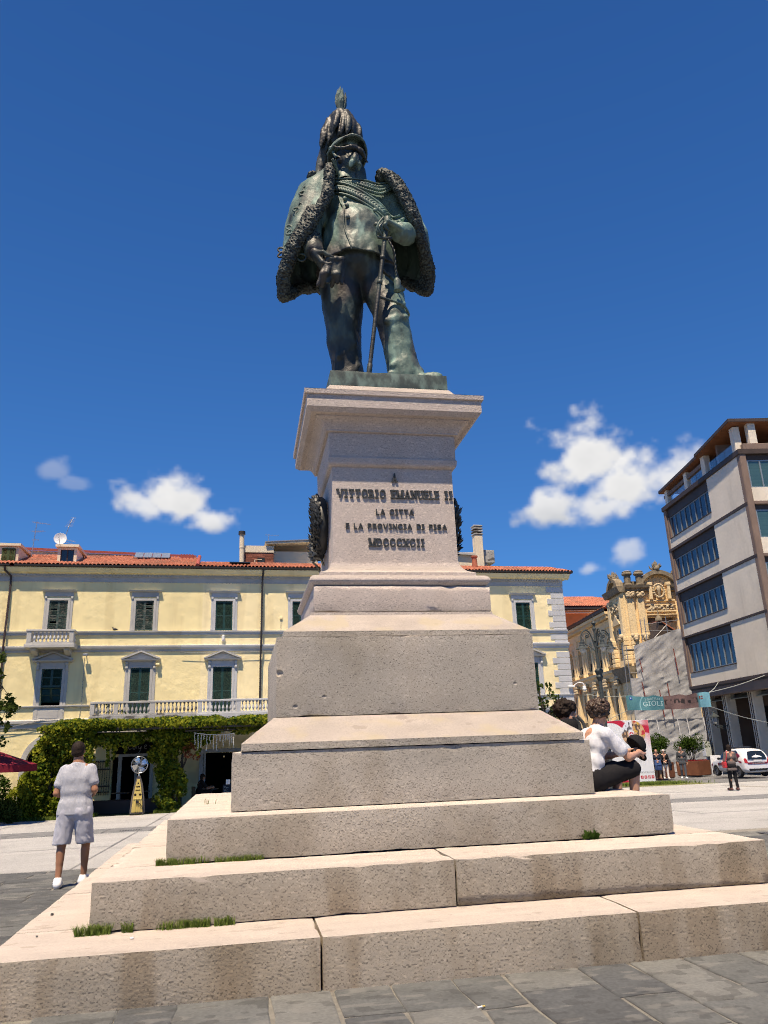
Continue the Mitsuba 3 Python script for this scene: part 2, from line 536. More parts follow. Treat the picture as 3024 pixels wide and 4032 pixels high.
mat('yellow_plaster', f_plaster, 0.85, 0.2, bump=lambda p, n, uv: fbm(p.x * 3, p.z * 3, 0, 4) * 0.03, eps=8e-3)
mat('grey_trim', lambda p, n, uv: mi.Color3f(0.42, 0.415, 0.39) * (0.78 + 0.4 * fbm(p.x * 2.5, p.z * 2.5, p.y, 4)), 0.7, 0.3)
mat('blue_trim', lambda p, n, uv: mi.Color3f(0.47, 0.48, 0.49) * (0.85 + 0.28 * fbm(p.x * 2.5, p.z * 2.5, p.y, 3)), 0.7, 0.3)
mat('worn_trim', lambda p, n, uv: mix(mi.Color3f(0.33, 0.33, 0.315) * (0.75 + 0.5 * fbm(p.x * 4, p.z * 4, 1, 3)), mi.Color3f(0.07, 0.065, 0.06), smoothstep(0.56, 0.68, fbm(p.x * 3, p.z * 8, 4, 4)) * 0.85), 0.8, 0.3)
mat('shutter_green', lambda p, n, uv: mi.Color3f(0.012, 0.045, 0.036) * (0.8 + 0.5 * noise(p.x * 7, p.z * 7, 0)), 0.42, 0.5)
mat('shutter_worn', lambda p, n, uv: mix((0.030, 0.060, 0.055), (0.15, 0.15, 0.13), smoothstep(0.45, 0.75, fbm(p.x * 9, p.z * 22, 3, 3)) * 0.8), 0.7, 0.3)
mat('shutter_leaf_green', (0.05, 0.075, 0.02), 0.5, 0.4)
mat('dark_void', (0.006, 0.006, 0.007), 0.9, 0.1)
mat('dark_glass', (0.012, 0.016, 0.02), 0.06, 0.8)


def f_tile(p, n, uv):
    # terracotta, each tile its own tone
    q = cell_rand(dr.floor(p.x / 0.19), dr.floor(p.y / 0.32), 4)
    c = mix((0.33, 0.115, 0.068), (0.45, 0.185, 0.115), q)
    c = mix(c, mi.Color3f(0.22, 0.12, 0.085), smoothstep(0.52, 0.75, fbm(p.x * 0.9, p.y * 0.9, 3, 4)) * 0.6)
    return c * (0.82 + 0.36 * noise(p.x * 14, p.y * 14, p.z * 14))


mat('roof_tile', f_tile, 0.8, 0.2)
mat('ridge_red', (0.26, 0.065, 0.05), 0.7, 0.3)
mat('gutter', (0.030, 0.027, 0.026), 0.5, 0.4)
mat('brown_pipe', (0.05, 0.032, 0.028), 0.5, 0.4)
mat('cream_plaster', lambda p, n, uv: mi.Color3f(0.66, 0.575, 0.43) * (0.84 + 0.3 * fbm(p.x * 1.2, p.z * 1.2, p.y, 4)), 0.85, 0.2)
mat('orange_plaster', lambda p, n, uv: mi.Color3f(0.60, 0.25, 0.075) * (0.85 + 0.3 * fbm(p.x * .8, p.z * .8, 2, 3)), 0.85, 0.2)
mat('red_brick', lambda p, n, uv: mi.Color3f(0.20, 0.075, 0.05) * (0.65 + 0.8 * cell_rand(dr.floor(p.x / 0.27 + 0.5 * dr.floor(p.z / .08)), dr.floor(p.z / 0.08), 2)), 0.85, 0.2)
mat('white_paint', (0.74, 0.74, 0.73), 0.4, 0.5)
mat('grey_metal', (0.30, 0.31, 0.32), 0.4, 0.5, metallic=0.5)
mat('dark_metal', (0.035, 0.035, 0.037), 0.45, 0.5)
mat('solar_glass', (0.16, 0.19, 0.23), 0.12, 0.8)


def f_stucco(p, n, uv):
    a = fbm(p.x * 0.7, p.y * 0.7, p.z * 0.5, 4)
    g = noise(p.x * 9, p.y * 9, p.z * 9)
    st = fbm(p.x * 1.7 + 3, p.y * 1.7, p.z * 0.25, 4)
    c = mi.Color3f(0.70, 0.64, 0.53) * (0.84 + 0.24 * a + 0.08 * g)
    return mix(c, c * mi.Color3f(0.70, 0.70, 0.70), smoothstep(0.52, 0.75, st) * 0.35)


mat('stucco', f_stucco, 0.85, 0.2, bump=lambda p, n, uv: fbm(p.x * 5, p.y * 5, p.z * 5, 3) * 0.006, eps=8e-3)
mat('brown_stone', lambda p, n, uv: mi.Color3f(0.20, 0.145, 0.115) * (0.75 + 0.5 * fbm(p.x * 2, p.y * 2, p.z * 1.2, 4)), 0.7, 0.3)
mat('dark_brown', lambda p, n, uv: mi.Color3f(0.060, 0.045, 0.038) * (0.75 + 0.5 * fbm(p.x * 2, p.y * 2, p.z * 1.2, 3)), 0.6, 0.3)
mat('wood_soffit', lambda p, n, uv: mi.Color3f(0.23, 0.095, 0.04) * (0.75 + 0.5 * fbm(p.x * 0.6, p.y * 9, p.z * 2, 3)), 0.6, 0.3)
mat('alu', (0.26, 0.30, 0.32), 0.35, 0.5, metallic=0.3)
mat('blue_glass', (0.010, 0.022, 0.045), 0.04, 0.9)
mat('teal_glass', lambda p, n, uv: mi.Color3f(0.05, 0.105, 0.105) * (0.8 + 0.25 * smoothstep(0.0, 1.0, noise(0, 0, p.z * 30))), 0.06, 0.9)
mat('blind', (0.42, 0.45, 0.42), 0.7, 0.3)
scene['rail_glass'] = {'type': 'thindielectric', 'int_ior': 1.5}


def f_ochre(p, n, uv):
    a = fbm(p.x * 1.1, p.y * 1.1, p.z * 0.8, 4)
    b = fbm(p.x * 5, p.y * 5, p.z * 4, 3)
    c = mix((0.70, 0.53, 0.28), (0.82, 0.66, 0.40), a)
    return mix(c, mi.Color3f(0.30, 0.22, 0.13), smoothstep(0.60, 0.80, b) * 0.4)


mat('ochre_stone', f_ochre, 0.85, 0.2)
mat('pale_ornament', lambda p, n, uv: mix((0.62, 0.52, 0.34), (0.40, 0.31, 0.19), fbm(p.x * 6, p.y * 6, p.z * 6, 3)), 0.85, 0.2)
mat('weathered_stone', lambda p, n, uv: mix((0.10, 0.085, 0.065), (0.36, 0.30, 0.20), fbm(p.x * 4, p.y * 4, p.z * 3, 4)), 0.9, 0.2)
scene['scaffold_net'] = {'type': 'principledthin', 'base_color': proc(lambda p, n, uv: mi.Color3f(0.56, 0.575, 0.59) * (0.72 + 0.35 * fbm(p.x * 1.5, p.y * 1.5, p.z * 0.7, 4))), 'roughness': 0.8, 'diff_trans': 0.75, 'spec_trans': 0.0}
mat('rust_red', (0.22, 0.06, 0.045), 0.6, 0.3)
mat('lamp_green', lambda p, n, uv: mi.Color3f(0.048, 0.058, 0.060) * (0.8 + 0.4 * noise(p.x * 20, p.y * 20, p.z * 12)), 0.55, 0.25)
mat('frosted_glass', (0.46, 0.47, 0.46), 0.25, 0.6)

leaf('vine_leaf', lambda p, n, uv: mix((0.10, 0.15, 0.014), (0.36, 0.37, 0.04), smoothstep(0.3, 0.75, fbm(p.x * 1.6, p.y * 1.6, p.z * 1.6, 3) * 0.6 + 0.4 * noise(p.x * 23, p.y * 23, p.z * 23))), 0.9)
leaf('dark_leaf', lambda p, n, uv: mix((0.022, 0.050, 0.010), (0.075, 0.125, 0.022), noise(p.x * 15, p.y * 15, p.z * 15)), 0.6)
leaf('glossy_leaf', lambda p, n, uv: mix((0.030, 0.050, 0.012), (0.075, 0.105, 0.025), noise(p.x * 9, p.y * 9, p.z * 9)), 0.45, 0.28)
leaf('red_leaf', lambda p, n, uv: mix((0.16, 0.05, 0.025), (0.27, 0.10, 0.05), noise(p.x * 30, p.y * 30, p.z * 30)), 0.8)
leaf('grass_leaf', lambda p, n, uv: mix((0.085, 0.14, 0.02), (0.22, 0.28, 0.07), noise(p.x * 40, p.y * 40, p.z * 20)), 0.8)
leaf('flower_red', (0.30, 0.035, 0.04), 0.6)
mat('bark', lambda p, n, uv: mi.Color3f(0.075, 0.058, 0.042) * (0.6 + 0.8 * fbm(p.x * 18, p.y * 18, p.z * 5, 3)), 0.9, 0.2)
mat('corten', lambda p, n, uv: mix((0.115, 0.045, 0.026), (0.20, 0.085, 0.045), fbm(p.x * 4, p.y * 4, p.z * 3, 4)), 0.75, 0.3)
mat('car_white', (0.72, 0.72, 0.72), 0.22, 0.5, clearcoat=0.8, clearcoat_gloss=0.9)
mat('car_maroon', (0.16, 0.014, 0.03), 0.25, 0.5, clearcoat=0.6)
mat('rubber', (0.018, 0.018, 0.019), 0.75, 0.3)
mat('alloy', (0.20, 0.20, 0.21), 0.35, 0.5, metallic=0.6)
mat('black_plastic', (0.014, 0.014, 0.015), 0.5, 0.4)
mat('red_plastic', (0.42, 0.02, 0.025), 0.35, 0.5)
mat('chrome', (0.72, 0.74, 0.76), 0.15, 0.5, metallic=0.95)
mat('fan_yellow', lambda p, n, uv: mi.Color3f(0.55, 0.43, 0.13) * (0.85 + 0.25 * fbm(p.x * 6, p.y * 6, p.z * 4, 3)), 0.55, 0.4)
mat('fan_grey', (0.115, 0.105, 0.10), 0.6, 0.4)
mat('burgundy', (0.16, 0.012, 0.025), 0.8, 0.2)
mat('board_white', (0.76, 0.77, 0.78), 0.45, 0.4)
mat('print_red', (0.50, 0.025, 0.05), 0.5, 0.4)
mat('print_grey', (0.42, 0.42, 0.44), 0.5, 0.4)
mat('print_teal', (0.45, 0.62, 0.66), 0.6, 0.3)
mat('print_blue', (0.02, 0.07, 0.33), 0.6, 0.3)
mat('print_brown', (0.05, 0.03, 0.032), 0.7, 0.3)
mat('skin', lambda p, n, uv: mi.Color3f(0.44, 0.245, 0.165) * (0.88 + 0.24 * noise(p.x * 18, p.y * 18, p.z * 18)), 0.5, 0.4)
mat('skin_tan', lambda p, n, uv: mi.Color3f(0.33, 0.165, 0.095) * (0.85 + 0.3 * noise(p.x * 18, p.y * 18, p.z * 10)), 0.5, 0.4)
mat('hair_dark', lambda p, n, uv: mi.Color3f(0.020, 0.013, 0.010) * (0.5 + 0.9 * noise(p.x * 90, p.y * 90, p.z * 50)), 0.7, 0.2)
mat('hair_brown', lambda p, n, uv: mi.Color3f(0.050, 0.028, 0.016) * (0.5 + 1.0 * noise(p.x * 75, p.y * 75, p.z * 75)), 0.5, 0.5)
mat('hair_white', (0.55, 0.54, 0.52), 0.6, 0.4)
fold = lambda p, n, uv: fbm(p.x * 14, p.y * 14, p.z * 3, 3) * 0.012
mat('cloth_grey', lambda p, n, uv: mi.Color3f(0.39, 0.405, 0.45) * (0.92 + 0.14 * noise(p.x * 120, p.y * 120, p.z * 120)), 0.85, 0.2, bump=fold, eps=6e-3)
mat('cloth_pale', lambda p, n, uv: mi.Color3f(0.42, 0.43, 0.49) * (0.92 + 0.14 * noise(p.x * 120, p.y * 120, p.z * 120)), 0.85, 0.2, bump=fold, eps=6e-3)
mat('cloth_white', (0.56, 0.575, 0.62), 0.85, 0.2, bump=fold, eps=6e-3)
mat('cloth_black', (0.012, 0.012, 0.014), 0.85, 0.2, bump=fold, eps=6e-3)
mat('cloth_navy', (0.022, 0.028, 0.042), 0.85, 0.2)
mat('cloth_charcoal', (0.055, 0.060, 0.066), 0.85, 0.2)
mat('cloth_taupe', (0.115, 0.095, 0.09), 0.85, 0.2)
mat('cloth_blue', (0.045, 0.085, 0.21), 0.85, 0.2)
mat('cloth_beige', (0.30, 0.21, 0.125), 0.85, 0.2)
mat('cloth_offwhite', (0.62, 0.58, 0.55), 0.85, 0.2)
mat('denim_grey', (0.075, 0.085, 0.10), 0.85, 0.2)
mat('shoe_white', (0.76, 0.77, 0.78), 0.5, 0.4)
mat('shoe_brown', (0.11, 0.055, 0.05), 0.6, 0.3)
mat('bag_red', (0.50, 0.03, 0.04), 0.4, 0.5)
mat('bulb_warm', (0.80, 0.62, 0.35), 0.4, 0.4)

mat('deep_glass', (0.006, 0.012, 0.022), 0.05, 0.7)
mat('grey_glass', (0.035, 0.05, 0.06), 0.10, 0.8)
# ------------------------------------------------------------------ ground, paving, square
def sheet(x0, x1, y0, y1, dz, mat_, name, label, step=4.0):
    xs = np.linspace(x0, x1, max(2, int((x1 - x0) / step) + 1))
    ys = np.unique(np.r_[np.linspace(y0, y1, max(2, int((y1 - y0) / step) + 1)), [1.0] if y0 < 1 < y1 else []])
    gx, gy = np.meshgrid(xs, ys, indexing='ij')
    v = np.c_[gx.ravel(), gy.ravel(), ground_z(gy.ravel()) + dz]
    n = len(ys)
    f = [[i * n + j, (i + 1) * n + j, (i + 1) * n + j + 1, i * n + j + 1] for i in range(len(xs) - 1) for j in range(n - 1)]
    structure(name, (v, f), mat_, label)


sheet(-400, 400, -300, 500, -0.075, 'asphalt', 'ground', 'grey asphalt of the streets round the square', 50.0)
sheet(-13, 9.5, -9.0, 4.45, -0.012, 'mortar', 'paving', 'grey stone slab paving round the foot of the monument', 3.0)


def flag(x0, x1, y0, y1, rng, jit=0.012, top=0.0, lo=-0.03, br=0.012):
    """One paving slab with uneven edges, its top following the ground."""
    pts = []
    for (a, b), (c, d) in zip([(x0, y0), (x1, y0), (x1, y1), (x0, y1)], [(x1, y0), (x1, y1), (x0, y1), (x0, y0)]):
        for t in (0, 0.5):
            pts.append((a + (c - a) * t + rng.normal(0, jit), b + (d - b) * t + rng.normal(0, jit)))
    pts = np.array(pts)
    c = pts.mean(0)
    inner = c + (pts - c) * (1 - br / max(min(x1 - x0, y1 - y0), .1) * 2)
    n = len(pts)
    zt = ground_z(pts[:, 1])
    tilt = rng.normal(0, 0.0025, 2)
    zi = ground_z(inner[:, 1]) + top + (inner - c) @ tilt
    v = np.vstack([np.c_[pts, zt + lo], np.c_[pts, zt + top - 0.007], np.c_[inner, zi], [[c[0], c[1], ground_z(c[1]) + top]]])
    f = []
    for i in range(n):
        j = (i + 1) % n
        f += [[i, j, n + j], [i, n + j, n + i], [n + i, n + j, 2 * n + j], [n + i, 2 * n + j, 2 * n + i], [2 * n + i, 2 * n + j, 3 * n]]
    return trimesh.Trimesh(v, f, process=False)


def lay_paving():
    rng = np.random.default_rng(4)
    kinds = ['slate_grey', 'slate_dark', 'slate_grey', 'slate_pale']
    # rows that run away from the camera in front of the monument
    edges = [-3.17, -2.62, -2.23, -1.61, -1.17, -0.74, -0.27, 0.10, 0.70, 1.12, 1.57, 2.05, 2.5, 3.02, 3.5, 4.05, 4.6]
    for k, (a, b) in enumerate(zip(edges[:-1], edges[1:])):
        y = -3.50 - rng.uniform(0, 0.1)
        y0 = [-4.30, -4.05, -4.42, -4.6, -4.27, -4.22][k % 6] + rng.uniform(-.1, .1)
        ys = [-3.45, y0, y0 - rng.uniform(.55, .8), y0 - rng.uniform(1.2, 1.5)]
        for c, d in zip(ys[1:], ys[:-1]):
            part('paving', 'slab', flag(a + .011, b - .011, c + .009, d - .009, rng), kinds[rng.integers(4)])
    # the left side, where the man walks: courses run across
    y = -3.4
    while y < 4.2:
        dy = rng.uniform(.42, .62)
        dy = min(dy, 4.42 - y)
        x = -6.9 + rng.uniform(0, .6) if y > -1 else -5.6
        while x < -2.6:
            dx = rng.uniform(.6, 1.15)
            part('paving', 'slab', flag(x + .010, x + dx - .010, y + .009, y + dy - .009, rng), ['slate_dark', 'slate_dark', 'slate_grey'][rng.integers(3)])
            x += dx
        y += dy
    # the right side, seen beyond the steps
    y = -3.4
    while y < 3.9:
        dy = min(rng.uniform(.45, .65), 3.95 - y)
        x = 2.9
        while x < 9.0:
            dx = rng.uniform(.7, 1.2)
            if not (x < 4.6 and y < -3.3):
                part('paving', 'slab', flag(x + .010, x + dx - .010, y + .009, y + dy - .009, rng), kinds[rng.integers(4)])
            x += dx
        y += dy


lay_paving()


def field(name, label, xs, ys, mat_, piece, top, jit=0.0):
    structure(name, flag_sheet(xs[0], xs[-1], ys[0], ys[-1], top - 0.012), 'mortar', label)
    rng = np.random.default_rng(int(abs(xs[0] * 7 + ys[0] * 13)))
    for a, b in zip(xs[:-1], xs[1:]):
        for c, d in zip(ys[:-1], ys[1:]):
            part(name, piece, flag(a + .008, b - .008, c + .008, d - .008, rng, jit, top), mat_)


def flag_sheet(x0, x1, y0, y1, dz):
    ys = np.linspace(y0, y1, 6)
    v = np.array([[x, y, ground_z(y) + dz] for y in ys for x in (x0, x1)])
    f = [[2 * i, 2 * i + 1, 2 * i + 3, 2 * i + 2] for i in range(5)]
    return (v, f)


field('concrete_pavement', 'pale concrete field of the square nearer the monument', [-12, -9.2, -4.55, 0.1, 4.75, 9.2, 14.0, 18.7, 23.4], [4.46, 8.6, 12.9], 'concrete', 'panel', -0.006)
field('stone_band', 'grey stone band across the pale square', list(np.arange(-13, 24.5, 1.25)), [12.92, 14.85], 'stripe_stone', 'slab', -0.004, 0.004)
field('far_pavement', 'pale concrete field of the square beyond the grey band', [-14, -9.2, -4.55, 0.1, 4.75, 9.2, 14.0, 18.7, 24, 30], [14.87, 18.9, 22.6], 'concrete', 'panel', -0.006)
field('right_pavement', 'pale concrete strip at the far right of the square', [9.2, 14.0, 18.7, 24, 30], [22.62, 25.3], 'concrete', 'panel', -0.006)
structure('garden_soil', flag_sheet(-16, 8, 22.62, 29.6, -0.03), 'soil', 'dark soil and low growth of the garden strip before the yellow building')
# ------------------------------------------------------------------ the stone monument
MON = thing('stone_monument', 'tall stepped pedestal of pinkish granite with a dark metal inscription under the statue', 'monument')


def stone(x0, x1, y0, y1, z0, z1, seed=0, c=0.008, chip=0.007):
    """A squared granite block, its arrises rounded and slightly chipped."""
    m = trimesh.creation.box((x1 - x0, y1 - y0, z1 - z0))
    k = max(0.06, min(0.12, (z1 - z0) / 3))
    m = tm(m3.Manifold.cube((x1 - x0, y1 - y0, z1 - z0)).translate((x0, y0, z0)).refine_to_length(k))
    v = m.vertices
    lo, hi = np.array([x0, y0, z0]), np.array([x1, y1, z1])
    on = (np.abs(v - lo) < 1e-6).astype(int) - (np.abs(v - hi) < 1e-6).astype(int)
    edge = (np.abs(on).sum(1) >= 2)
    w = meshkit.fbm(v * 7.0 + seed, 3, seed)
    amt = c * (0.5 + 0.6 * w) + chip * 4 * np.clip(w - 0.62, 0, 1) * 2.5
    v = v + on * (edge * amt)[:, None]
    v = v + (np.stack([meshkit.noise(v * 5 + 31 * i, i) for i in range(3)], 1) - 0.5) * 0.006
    return trimesh.Trimesh(v, m.faces, process=False)


def ring(name, w, d, z0, z1, cuts_front, cuts_side, thick, seed, xc=0.0):
    """A course of stones round a core: front and back stones run full width, the side ones fit between."""
    g = 0.003
    xs = [-w + xc] + cuts_front + [w + xc]
    for a, b in zip(xs[:-1], xs[1:]):
        for (ya, yb) in ((-d, -d + thick), (d - thick, d)):
            part(MON, name, stone(a + g, b - g, ya, yb, z0, z1, seed), 'granite', 35)
            seed += 1
    ys = [-d + thick] + cuts_side + [d - thick]
    for a, b in zip(ys[:-1], ys[1:]):
        for (xa, xb) in ((-w + xc, -w + thick + xc), (w - thick + xc, w + xc)):
            part(MON, name, stone(xa, xb, a + g, b - g, z0, z1, seed), 'granite', 35)
            seed += 1


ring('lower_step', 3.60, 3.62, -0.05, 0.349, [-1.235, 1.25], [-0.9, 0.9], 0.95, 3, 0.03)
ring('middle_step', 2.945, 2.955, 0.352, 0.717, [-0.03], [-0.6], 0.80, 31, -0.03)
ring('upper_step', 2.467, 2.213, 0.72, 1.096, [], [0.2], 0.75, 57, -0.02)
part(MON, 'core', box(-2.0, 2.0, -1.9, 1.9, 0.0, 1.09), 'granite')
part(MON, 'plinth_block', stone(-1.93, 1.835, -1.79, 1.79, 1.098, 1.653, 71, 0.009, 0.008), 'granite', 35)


def frustum(w0, d0, w1, d1, z0, z1, xc=0.0, n=1):
    pts = [(xc + sx * w0, sy * d0, z0) for sx in (-1, 1) for sy in (-1, 1)] + [(xc + sx * w1, sy * d1, z1) for sx in (-1, 1) for sy in (-1, 1)]
    return hull(pts)


def tier(prof, xc=0.0):
    """A square moulded tier from (half width, z) pairs going up."""
    prof = np.asarray(prof, float)
    v, f = [], []
    for (w, z) in prof:
        v += [(-w + xc, -w, z), (w + xc, -w, z), (w + xc, w, z), (-w + xc, w, z)]
    for i in range(len(prof) - 1):
        for j in range(4):
            k = (j + 1) % 4
            f += [[4 * i + j, 4 * i + k, 4 * i + 4 + k], [4 * i + j, 4 * i + 4 + k, 4 * i + 4 + j]]
    f += [[0, 2, 1], [0, 3, 2]]
    t = 4 * (len(prof) - 1)
    f += [[t, t + 1, t + 2], [t, t + 2, t + 3]]
    return trimesh.Trimesh(np.array(v), f, process=False)


def arc(w0, z0, w1, z1, bulge, n=6):
    """Profile points from one to the other, bulging outwards (+) or hollow (-)."""
    a, b = np.array([w0, z0]), np.array([w1, z1])
    d = b - a
    nrm = np.array([d[1], -d[0]]) / np.linalg.norm(d)
    t = np.linspace(0, 1, n)
    return [tuple(a + d * s + nrm * bulge * 4 * s * (1 - s)) for s in t]


part(MON, 'sloping_course', tier([(1.80, 1.655), (1.80, 1.725), (1.47, 1.979)], -0.04), 'granite')
def chipped(m, pits):
    man = m3.Manifold(m3.Mesh(np.asarray(m.vertices, np.float32), np.asarray(m.faces, np.uint32)))
    for (x, y, z, r) in pits:
        man = man - m3.Manifold.sphere(1.0, 10).scale((r * 1.3, r * .7, r)).translate((x, y, z))
    out = tm(man)
    return out if len(out.faces) > len(m.faces) * .5 else m


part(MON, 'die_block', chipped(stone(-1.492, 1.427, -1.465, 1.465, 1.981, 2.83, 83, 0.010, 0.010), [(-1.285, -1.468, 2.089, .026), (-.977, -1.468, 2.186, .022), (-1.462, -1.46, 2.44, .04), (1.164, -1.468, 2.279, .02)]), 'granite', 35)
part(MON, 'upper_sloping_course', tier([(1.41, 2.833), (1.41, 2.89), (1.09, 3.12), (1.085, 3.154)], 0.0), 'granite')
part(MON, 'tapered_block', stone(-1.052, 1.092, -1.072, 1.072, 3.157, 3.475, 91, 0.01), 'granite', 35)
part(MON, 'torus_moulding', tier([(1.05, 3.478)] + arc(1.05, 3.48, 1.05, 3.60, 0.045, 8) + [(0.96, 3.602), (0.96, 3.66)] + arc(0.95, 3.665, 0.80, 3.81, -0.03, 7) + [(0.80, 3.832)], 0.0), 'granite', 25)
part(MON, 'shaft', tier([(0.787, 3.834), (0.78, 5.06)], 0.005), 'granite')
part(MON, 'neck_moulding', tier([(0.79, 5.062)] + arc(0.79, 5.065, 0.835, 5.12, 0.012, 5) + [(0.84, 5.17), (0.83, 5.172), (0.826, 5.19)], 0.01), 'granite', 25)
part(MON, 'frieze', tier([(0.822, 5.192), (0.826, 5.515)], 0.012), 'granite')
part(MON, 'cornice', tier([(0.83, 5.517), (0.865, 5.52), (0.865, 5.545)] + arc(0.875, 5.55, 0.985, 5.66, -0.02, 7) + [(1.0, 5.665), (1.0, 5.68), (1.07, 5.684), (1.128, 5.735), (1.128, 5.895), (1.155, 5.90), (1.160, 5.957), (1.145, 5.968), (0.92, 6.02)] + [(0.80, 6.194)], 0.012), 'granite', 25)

# raised metal letters, each a part of the inscription's monument


def letters(s, width, z, h, bold=True, serif=True, xc=0.0):
    """Raised roman capitals on the front of the shaft; each letter a mesh of its own."""
    glyphs = []
    x = 0.0
    for ch in s:
        if ch == ' ':
            x += 0.55
            continue
        m = text(ch.replace('\u00c0', 'A'), 1.0, 1.0, bold)
        v = np.asarray(m.vertices).copy()
        v[:, 0] -= v[:, 0].min()
        v[:, 0] *= 0.78 if bold else 0.9
        w = v[:, 0].max()
        ms = [trimesh.Trimesh(v, m.faces, process=False)]
        if serif:
            e = 0.10
            feet = {'V': [(0.08, 1), (w - .08, 1)], 'I': [(w / 2, 0), (w / 2, 1)], 'T': [(w / 2, 0), (0.03, 2), (w - .03, 2)], 'R': [(.1, 0), (w - .1, 0), (.06, 1)], 'E': [(.08, 0), (.08, 1)], 'M': [(.1, 0), (w - .1, 0), (.06, 1), (w - .06, 1)],
                    'A': [(.08, 0), (w - .08, 0)], 'N': [(.1, 0), (.04, 1), (w - .1, 1)], 'U': [(.1, 1), (w - .1, 1)], 'L': [(.1, 0), (.1, 1)], 'P': [(.1, 0), (.04, 1)], 'D': [(.04, 0), (.04, 1)], 'X': [(.08, 0), (w - .08, 0), (.08, 1), (w - .08, 1)]}.get(ch, [])
            for (fx, top) in feet:
                if top == 2:
                    ms.append(box(fx - 0.04, fx + 0.04, 0.80, 1.0, 0, 1.0))
                else:
                    ms.append(box(fx - 0.20, fx + 0.20, (1 - e) * top, (1 - e) * top + e, 0, 0.995))
        if ch == '\u00c0':
            ms.append(box(w * .75, w * .95, 1.08, 1.2, 0, 1.0))
        glyphs.append((x, cat(ms)))
        x += w + (0.16 if serif else 0.14)
    total = x - 0.15
    sx = width / total
    for (gx, m) in glyphs:
        v = np.asarray(m.vertices)
        v = np.c_[(v[:, 0] + gx - total / 2) * sx + xc, -0.786 - v[:, 2] * 0.020, z + v[:, 1] * h]
        # local x right, y up, extrusion outwards
        part(MON, 'letter', trimesh.Trimesh(v, m.faces, process=False), 'bronze_dark')


letters('A', 0.062, 4.872, 0.112, True, True, 0.021)
letters('VITTORIO EMANUELE II', 1.49, 4.652, 0.108, True, True, 0.025)
letters('LA CITT\u00c0', 0.485, 4.432, 0.072, True, False, 0.008)
letters('E LA PROVINCIA DI PISA', 1.29, 4.247, 0.066, True, False, 0.025)
letters('MDCCCXCII', 0.70, 4.022, 0.10, True, True, 0.018)


def wreath(side, label):
    """A bronze laurel wreath with a ribbon hung on a side of the shaft."""
    k = thing('bronze_wreath', label, 'wreath')
    rng = np.random.default_rng(7 + side)
    x = side * 0.80 + 0.005
    cz, R, rr = 4.46, 0.36, 0.105
    ang = np.linspace(-2.75, 2.75, 40)
    core = tube(np.c_[np.full(40, x + side * 0.07), np.sin(ang) * R, cz + np.cos(ang) * R], 0.075, 10)
    leaves = []
    for i in range(420):
        a = rng.uniform(-2.8, 2.8)
        b = rng.uniform(-1.2, 1.2)
        o = np.array([math.cos(b) * side, 0, 0])
        rad = np.array([0, math.sin(a), math.cos(a)])
        tan = np.array([0, math.cos(a), -math.sin(a)]) * (1 if a > 0 else -1)
        p = np.array([x + side * 0.06, math.sin(a) * R, cz + math.cos(a) * R]) + (o + rad * math.sin(b)) * rr * rng.uniform(0.75, 1.0)
        up = (o + rad * math.sin(b))
        d = -tan * 0.9 + up * rng.uniform(.2, .7) + rng.normal(0, .2, 3)
        d /= np.linalg.norm(d)
        s = np.cross(d, up)
        s /= np.linalg.norm(s) + 1e-9
        L, w = rng.uniform(.07, .11), rng.uniform(.018, .028)
        n = np.cross(s, d)
        v = [p, p + d * L * .5 + s * w, p + d * L, p + d * L * .5 - s * w, p + d * L * .5 + n * .014, p + d * L * .5 - n * .01]
        f = [[0, 1, 4], [1, 2, 4], [2, 3, 4], [3, 0, 4], [1, 0, 5], [2, 1, 5], [3, 2, 5], [0, 3, 5]]
        leaves.append(trimesh.Trimesh(v, f, process=False))
    part(k, 'ring', core, 'bronze_dark', True)
    part(k, 'leaves', cat(leaves), 'bronze_dark', kind='stuff')
    rib = []
    for y0, y1, z1 in ((-0.05, -0.24, 3.90), (0.05, 0.2, 3.92)):
        c = curve([(x + side * .10, 0, 4.12), (x + side * .15, y0 * 2, 4.04), (x + side * .08, y1, 3.99), (x + side * .04, y1 * 1.1, z1)], 14)
        w = np.linspace(.03, .055, 14)
        v = np.vstack([c + np.c_[np.zeros(14), w, np.zeros(14)], c - np.c_[np.zeros(14), w, np.zeros(14)]])
        v = np.vstack([v, v + [side * 0.015, 0, 0]])
        f = []
        for i in range(13):
            f += [[i, i + 1, 14 + i + 1], [i, 15 + i, 14 + i], [28 + i, 43 + i, 29 + i], [28 + i, 42 + i, 43 + i]]
        rib.append(trimesh.Trimesh(v, f, process=False))
    part(k, 'ribbon', cat(rib + [trimesh.creation.icosphere(2, 0.07).apply_translation((x + side * .1, 0, 4.1))]), 'bronze_dark')


wreath(-1, 'dark bronze laurel wreath with a ribbon on the left side of the shaft')
wreath(1, 'dark bronze laurel wreath just showing on the right side of the shaft')
# ------------------------------------------------------------------ the bronze statue
STA = thing('bronze_statue', 'green and black bronze statue of a moustached officer in plumed helmet and fur cloak', 'statue')
part(STA, 'base', stone(-0.785, 0.803, -0.796, 0.796, 6.197, 6.415, 5, 0.006, 0.002), 'bronze_green', 35)


